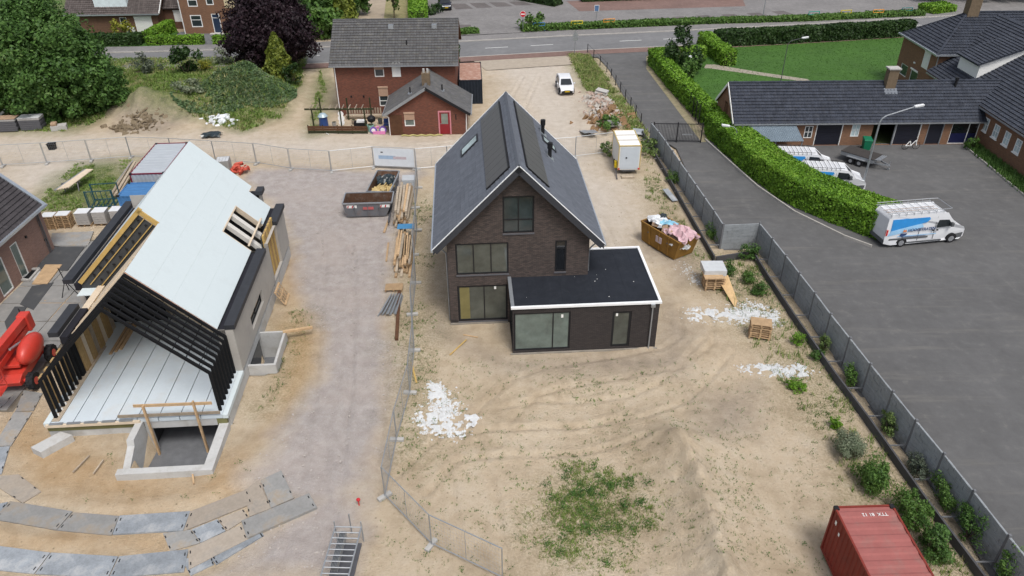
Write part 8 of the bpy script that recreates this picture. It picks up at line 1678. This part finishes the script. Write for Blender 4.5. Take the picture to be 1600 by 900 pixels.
hedge('front_hedge', 'low clipped hedge in front of the terraced house, right of its path', [(-39.2, 101.7), (-33.5, 101.8)], 1.0, 1.1, 90, .13, LM('leaf_hedge'), tw)
hedge('front_hedge', 'clipped hedge between bungalow and terraced house front yards', [(-48.2, 102.3), (-47.3, 108.5)], 1.2, 1.5, 80, .14, LM('leaf_hedge'), tw)
hedge('front_hedge', 'darker loose hedge in front of the bungalow', [(-56, 101.6), (-48.8, 101.8)], 1.5, 1.3, 80, .17, LM('leaf_dark'), tw)
hedge('strip_hedge', 'low planted strip hedge between the road and the car park', [off(7.5)[4], off(7.4)[5], off(7.4)[6], off(7.3)[7], off(7.2)[8]] if False else [(1.54, 107.59), (14.66, 109.40), (27.62, 110.91), (41.70, 112.07), (60.59, 115.07)], 1.5, .7, 85, .16, LM('leaf_mid'), tw)
hedge('parking_hedge', 'low clipped hedge at the corner of the car park', [(-7.54, 106.08), (-4.48, 106.69)], 1.2, .6, 90, .16, LM('leaf_mid'), tw)
hedge('parking_hedge', 'clipped hedge along the far side of the parking bays', [(-10.08, 127.92), (0.27, 128.59), (4.81, 124.80), (7.42, 122.54)], 2.2, 1.2, 60, .2, LM('leaf_dark'), tw)
hedge('parking_hedge', 'dark hedge row along the top edge of the photo', [(11.29, 125.99), (20.84, 127.13), (27.16, 127.90)], 2.2, 1.1, 60, .2, LM('leaf_dark'), tw)
hedge('parking_hedge', 'short hedge at the top edge right of the dark row', [(33.22, 127.27), (45.04, 128.85)], 2.0, 1.0, 60, .2, LM('leaf_mid'), tw)
hedge('parking_hedge', 'grassy hedge mound left of the big house chimney', [(61.78, 116.63), (65.87, 118.15)], 3.0, 1.0, 60, .2, LM('leaf_hedge'), tw)
for i, (x, y, r, lab) in enumerate((((66.51, 121.50, 0.00), 0, 2.6, 'round dark shrub tree left of the chimney'), ((72.32, 122.23, 0.00), 0, 3.2, 'dark tree behind the black roof, right of the chimney'), ((76.54, 122.12, 0.00), 0, 3.6, 'dark tree behind the black roof, second right of the chimney'), ((80.16, 122.03, 0.00), 0, 3.8, 'dark tree at the upper right corner'))):
    b = x; tree('round_tree', lab, (b[0], b[1]+3, 0), (r, r, r*.9), r*1.0+.6, 46, 50, .3, LM('leaf_dark'), MATS['bark'], 'dark trees behind the corner house')
# shrubs
bush('shrub', 'tall dark shrub beside the lawn and the garden gate', (*(20.29, 88.95), 0), (2.0, 2.2, 3.6), 1800, .2, LM('leaf_dark'))
bush('shrub', 'rounded shrub with pale flowers beside the dark one on the lawn edge', (*(20.23, 85.55), 0), (1.0, 1.0, 1.8), 600, .16, LM('leaf_mid')); t = thing('garden_lamp', 'white globe garden lamp by the lawn shrub', 'lamp', (20.58, 86.98)); m = MB(); m.tube((0, 0, 0), (0, 0, 2.0), .04, 6); m.build('post', MATS['dark_steel'], t); m = MB(); m.ball((0, 0, 2.15), .2, .2, .2, 10, 8); m.build('globe', MATS['foil_white'], t)
for lab, p_, r, n, lm, lf_ in (('dark green round shrub on the verge before the road', (-38.10, 88.31, 0.00), (1.9, 1.6, 2.2), 1500, 'leaf_dark', .18), ('purplish low shrub on the verge left of the green one', (-43.05, 89.39, 0.00), (1.5, 1.2, 1.3), 800, 'leaf_grey', .14), ('yellow flowering shrub beside the round green one', (-36.73, 90.03, 0.00), (1.0, 1.0, .9), 400, 'leaf_yellow', .12), ('yellow shrub in front of the bungalow', (-52.88, 105.40, -0.00), (1.5, 1.2, 1.5), 500, 'leaf_yellow', .18), ('dark shrub at the foot of the pointed conifer', (-24.26, 82.71, 0.00), (1.2, 1.0, 1.5), 500, 'leaf_dark', .16), ('pale flowering shrub on the green spoil heap top', (-35.09, 92.59, 0.00), (1.4, 1.2, 1.2), 600, 'leaf_pale', .14), ('pale bramble patch between the two heaps', (-33.39, 76.65, 0.00), (1.9, 1.3, .8), 700, 'leaf_pale', .14),
        ('evergreen shrub right of the brick house gable', (-6.45, 86.52, 0.00), (.8, 1.4, 2.6), 700, 'leaf_dark', .16), ('leafy shrub at the left end of the hedge strip', (3.07, 108.25, 0.00), (2.0, 1.4, 1.5), 700, 'leaf_mid', .2), ('small dark shrub by the dark parked car', (-12.07, 117.59, 0.00), (1.8, 1.6, 1.6), 500, 'leaf_dark', .22), ('round clipped shrub in the flower bed by the corner house', (41.9, 64.6, 0), (.6, .6, .9), 400, 'leaf_mid', .1),
        ('bramble behind the site hut', (9.39, 69.64, 0.00), (1.0, 1.6, 1.0), 700, 'leaf_mid', .12), ('bramble right of the site hut', (12.38, 64.10, 0.00), (1.0, 1.6, .8), 500, 'weed', .12), ('low weed bush left of the site hut', (8.67, 64.15, 0.00), (.9, 1.4, .6), 400, 'weed', .12)):
    bush('shrub', lab, (p_[0], p_[1], gz(p_) if p_[0] < 14 and p_[1] < 86 else 0), r, n, lf_, LM(lm))
for lab, p_, r, n, lm, lf_ in (('domed variegated shrub above the red container', (16.31, 26.52, 0.00), (.85, .8, .95), 2600, 'leaf_pale', .07), ('light green feathery shrub right of the domed one', (16.68, 24.47, 0.00), (.75, 1.0, 1.1), 1900, 'leaf_mid', .09), ('small bright weed bush above the domed shrub', (16.43, 28.50, 0.00), (.35, .35, .4), 320, 'leaf_hedge', .08), ('bushy green weeds beside the red container, upper clump', (17.59, 22.50, 0.00), (.7, 1.0, .9), 1500, 'leaf_mid', .09), ('bushy green weeds beside the red container, lower clump', (17.84, 20.89, 0.00), (.7, 1.0, .9), 1500, 'leaf_tree', .09),
        ('green bush by the fence corner, beside the pallets', (14.49, 43.24, 0.00), (.6, .6, .7), 600, 'leaf_tree', .09), ('green bush below the fence corner', (15.82, 42.26, 0.00), (.55, .55, .6), 500, 'leaf_mid', .09), ('weed bush right of the loose boards', (16.03, 40.86, 0.00), (.6, .6, .6), 500, 'leaf_tree', .09), ('weed bush inside the fence corner', (16.55, 45.32, 0.00), (.9, .6, .8), 600, 'leaf_tree', .1), ('weed bush along the low wall beside the low pallets', (16.81, 35.51, -0.00), (.45, .45, .5), 420, 'leaf_hedge', .08), ('grassy weed bush by the nearest plaster spill', (15.42, 31.50, 0.00), (.7, .5, .35), 500, 'leaf_hedge', .08), ('weed bush at the low wall, right of the nearest spill', (17.41, 34.05, 0.00), (.4, .4, .5), 350, 'leaf_tree', .08),
        ('reddish plant between wall and fence, nearest the corner', (18.06, 34.89, 0.00), (.3, .5, .7), 380, 'weed', .08), ('bush between wall and fence, second from the corner', (18.43, 31.90, -0.00), (.35, .6, .8), 480, 'leaf_mid', .08), ('bush between wall and fence, third from the corner', (18.97, 28.15, 0.00), (.35, .8, .8), 520, 'weed', .08), ('bush between wall and fence, fourth from the corner', (19.16, 25.33, 0.00), (.35, .7, .7), 520, 'leaf_grey', .08), ('bush between wall and fence, fifth from the corner', (19.48, 23.57, 0.00), (.4, .9, .9), 720, 'leaf_mid', .08), ('bush between wall and fence, sixth from the corner', (19.71, 21.61, 0.00), (.4, 1.0, 1.0), 820, 'leaf_tree', .08), ('bush between wall and fence at the lower edge', (20.10, 19.52, 0.00), (.5, .8, 1.0), 720, 'leaf_mid', .08), ('ivy at the far end of the fence beside the low wall', (13.47, 57.95, 0.00), (.5, 1.0, .6), 420, 'leaf_mid', .09), ('ivy along the low wall behind the brown skip', (14.60, 48.56, 0.00), (.5, 1.2, .6), 460, 'leaf_mid', .09)):
    bush('weed_bush', lab, (p_[0], p_[1], gz(p_) if p_[0] < 17 else 0), r, int(n*2.6), lf_*.6, LM(lm), nclump=26)

# ---------------------------------------------------------------- grass and weeds that nobody could count
def scatter(polys, n0, fmask=None, seed=0):
    out = []
    for p_ in polys:
        q = np.array([(a[0], a[1]) for a in p_]); lo, hi = q.min(0), q.max(0); n = n0 if n0 > 300 else int(n0*np.prod(hi-lo)); r_ = np.random.default_rng(seed); x = lo[0]+(hi[0]-lo[0])*r_.random(n); y = lo[1]+(hi[1]-lo[1])*r_.random(n)
        k = inpoly(x, y, [(a[0], a[1]) for a in p_])
        if fmask is not None: k &= fmask(x, y)
        k &= ~(inpoly(x, y, PIT) | inpoly(x, y, BASEM)); out.append(np.c_[x[k], y[k], height(x[k], y[k])])
    return np.vstack(out)
def stuff(o, label, cat): o['label'] = label; o['category'] = cat; o['kind'] = 'stuff'; return o
HOUSE_A = [(-4.6, 37), (8.8, 34), (9.2, 42), (5.2, 50.5), (-5.4, 50)]
noA = lambda x, y: ~inpoly(x, y, HOUSE_A)
notH = lambda x, y: ((x-HEAPS[0][0][0])/4.2)**2+((y-HEAPS[0][0][1])/3.2)**2 > 1
g1 = scatter(GRASS[:1], 26000, lambda x, y: (fbm(x, y, 3, 21) > .30) & notH(x, y), 1); stuff(blades('rough_grass', g1, .20, LM('grass_blade'), spread=1.5, nb=4, wid=.06), 'rough grass and weeds over the spoil heaps at the upper left', 'grass')
g1b = scatter(GRASS[:1], 16000, lambda x, y: (fbm(x, y, 2.2, 23) > .5) & notH(x, y), 2); stuff(blades('dry_grass', g1b, .24, LM('grass_dry'), spread=1.4, nb=3, wid=.06), 'dry straw-coloured grass between the spoil heaps', 'grass')
hp = [[(c[0]+rx*1.1*math.cos(a), c[1]+ry*1.1*math.sin(a)) for a in np.linspace(0, 6.2, 14)] for (c, rx, ry, h_) in HEAPS[1:4]]
iv = scatter(hp, 9000, lambda x, y: fbm(x, y, 1.6, 25) > .40, 3); iv[:, 2] += .08; stuff(quads_obj('ivy_cover', iv, np.tile((0, -.3, 1.0), (len(iv), 1)), .17, LM('leaf_ivy'), upbias=.5), 'bramble and ivy leaves covering the green spoil heap', 'ground cover')
g2 = scatter(GRASS[1:2], 14000, lambda x, y: fbm(x, y, 2, 27) > .33, 4); stuff(blades('verge_grass', g2[::3], .18, LM('grass_blade'), spread=2.0, nb=4, wid=.06), 'green verge grass between the forecourt and the lane', 'grass'); stuff(blades('dry_verge_grass', g2[1::3], .2, LM('grass_dry'), spread=2.0, nb=4, wid=.055), 'straw-coloured verge grass beside the lane fence', 'grass')
g3 = scatter(GRASS[2:], 38, lambda x, y: fbm(x, y, 2, 29) > .42, 5); stuff(blades('site_grass', g3, .12, LM('grass_blade'), spread=1.6, nb=4, wid=.05), 'grass patches around the green rack and brick house', 'grass')
g4 = scatter(SPARSE[:1]+SPARSE[2:], 22, lambda x, y: noA(x, y) & (fbm(x, y, 1.5, 31)+.12*RNG.normal(size=x.shape) > .60), 6); stuff(blades('site_weeds', g4, .10, LM('weed'), spread=1.5, nb=6, wid=.025), 'scattered weeds on the sand along the fences', 'weeds')
WP_ = [(-0.36, 26.31), (8.36, 26.24), (7.33, 19.61), (-0.33, 19.66)]; wc = (3.65, 23.13, 0.00)
def patchf(x, y): return fbm(x, y, .75, 33)*1.1-.30*(((x-wc[0])/2.4)**2+((y-wc[1])/2.7)**2)+.2*RNG.normal(size=x.shape)+.35*(fbm(x, y, .4, 37)-.5) > .40
g5 = scatter([WP_], 13000, patchf, 7); stuff(blades('mound_weeds', g5[::2], .10, LM('grass_blade'), spread=1.6, nb=6, wid=.022), 'weed patch on the slope of the sand mound', 'weeds'); stuff(blades('dry_mound_weeds', g5[1::4], .10, LM('grass_dry'), spread=1.7, nb=5, wid=.02), 'dry grass among the weed patch on the mound', 'grass')
PLOT = [[(-5.19, 34.38), (12.13, 34.22), (15.49, 27.05), (14.97, 19.56), (-6.42, 19.70), (-5.45, 30.03)]]
cl_ = scatter([WP_], 5, lambda x, y: patchf(x, y) & (fbm(x, y, 1.4, 41) > .5), 14); n_c = len(cl_)
cq = np.repeat(cl_, 60, 0)+np.c_[RNG.normal(size=(n_c*60, 2))*.13, np.abs(RNG.normal(size=n_c*60))*.10]; stuff(quads_obj('clover_clumps', cq, np.tile((0, -.2, 1.0), (len(cq), 1)), .04, LM('leaf_tree')), 'dark leafy clover clumps in the weed patch on the mound', 'weeds')
gt_ = scatter(SPARSE[:1], 9, lambda x, y: noA(x, y) & (fbm(x, y, .9, 51)+.15*RNG.normal(size=x.shape) > .60), 16); stuff(blades('fence_grass', gt_, .26, LM('grass_blade'), spread=1.1, nb=9, wid=.022), 'taller grass tufts in loose bands along the low wall', 'grass'); stuff(blades('dry_stalks', gt_[::3]+np.array((.15, .1, 0)), .32, LM('grass_dry'), spread=.9, nb=7, wid=.016), 'dry stalks among the grass along the low wall', 'grass')
chunks('soil_clods', 'dark dug clods at the foot of the brown soil heap', 'soil', [((-37.64, 70.88, -0.00)[0], (-37.64, 70.88, -0.00)[1], 1.2, .5, .25), ((-36.77, 72.61, 0.00)[0], (-36.77, 72.61, 0.00)[1], 1.2, .6, .2)], 130, .08, .28, mat('clod', (.19, .15, .10), .95, .25, 5), 41)
g6 = scatter(PLOT, 9000, lambda x, y: noA(x, y) & (fbm(x, y, 1.8, 35)+.14*RNG.normal(size=x.shape) > .60), 8); stuff(blades('seedlings', g6, .06, LM('weed'), spread=1.6, nb=5, wid=.018), 'tiny seedlings speckled over the bare sand plot', 'weeds')
g7 = np.vstack([scatter(PLOT, 330, lambda x, y: noA(x, y), 9), scatter([[(-22.94, 27.80), (-11.84, 27.27), (-13.82, 23.63), (-20.87, 23.68)]], 0.55, None, 9)]); g7[:, 2] += .04; stuff(quads_obj('leafy_weeds', np.repeat(g7, 9, 0)+np.c_[RNG.normal(size=(len(g7)*9, 2))*.09, RNG.random(len(g7)*9)*.08], np.tile((0, 0, 1.0), (len(g7)*9, 1)), .035, LM('leaf_mid')), 'small leafy weeds dotted over the sand', 'weeds')
g8 = scatter([lawn_poly], 16000, None, 10); g8[:, 2] = .02; stuff(blades('lawn_grass', g8, .05, LM('lawn_blade'), spread=2.0, nb=3, wid=.05), 'short bright lawn grass of the big garden', 'grass')
FB = [(41.8, 65.6), (43.0, 65.6), (43.0, 50), (41.2, 50)]
struct(sheet(FB, .02).build('flower_bed', MATS['twigs'])); g9 = scatter([FB], 2600, None, 11); g9[:, 2] = .05; stuff(blades('bed_plants', g9, .3, LM('leaf_tree'), spread=.8, nb=4, wid=.06), 'low plants in the bed along the corner house', 'plants')
kb = MB(); kb.beam((41.75, 65.6, .06), (41.15, 50, .06), .12, .14); struct(kb.build('bed_kerb', MATS['kerb']))
# leaf litter and gravel stones along the lane edge
hk = MB(); hp_ = [(18.5, 67.5), (19.5, 62.5), (20.6, 57.2), (22.2, 52.6), (24.6, 48.7), (26.0, 47.2)]
for a, b in zip(hp_, hp_[1:]): hk.beam((a[0]-.25, a[1]-.3, .08), (b[0]-.25, b[1]-.3, .08), .12, .2)
struct(hk.build('hedge_kerb', MATS['kerb']))
gpts = scatter([GRAVEL], 2600, None, 12); mb = MB(); r_ = random.Random(8)
for x, y, z in gpts:
    s = r_.uniform(.015, .05); a = r_.random()*6; mb.bb((x, y, z), (math.cos(a), math.sin(a), 0), (-math.sin(a), math.cos(a), 0), Z3, -s, -s*.7, -.02, s, s*.7, s*.7)
o = mb.build('gravel_stones', mat('pale_stone', (.42, .38, .35), .9, .2, 8)); stuff(o, 'pale stones lying on the gravel road', 'stones')
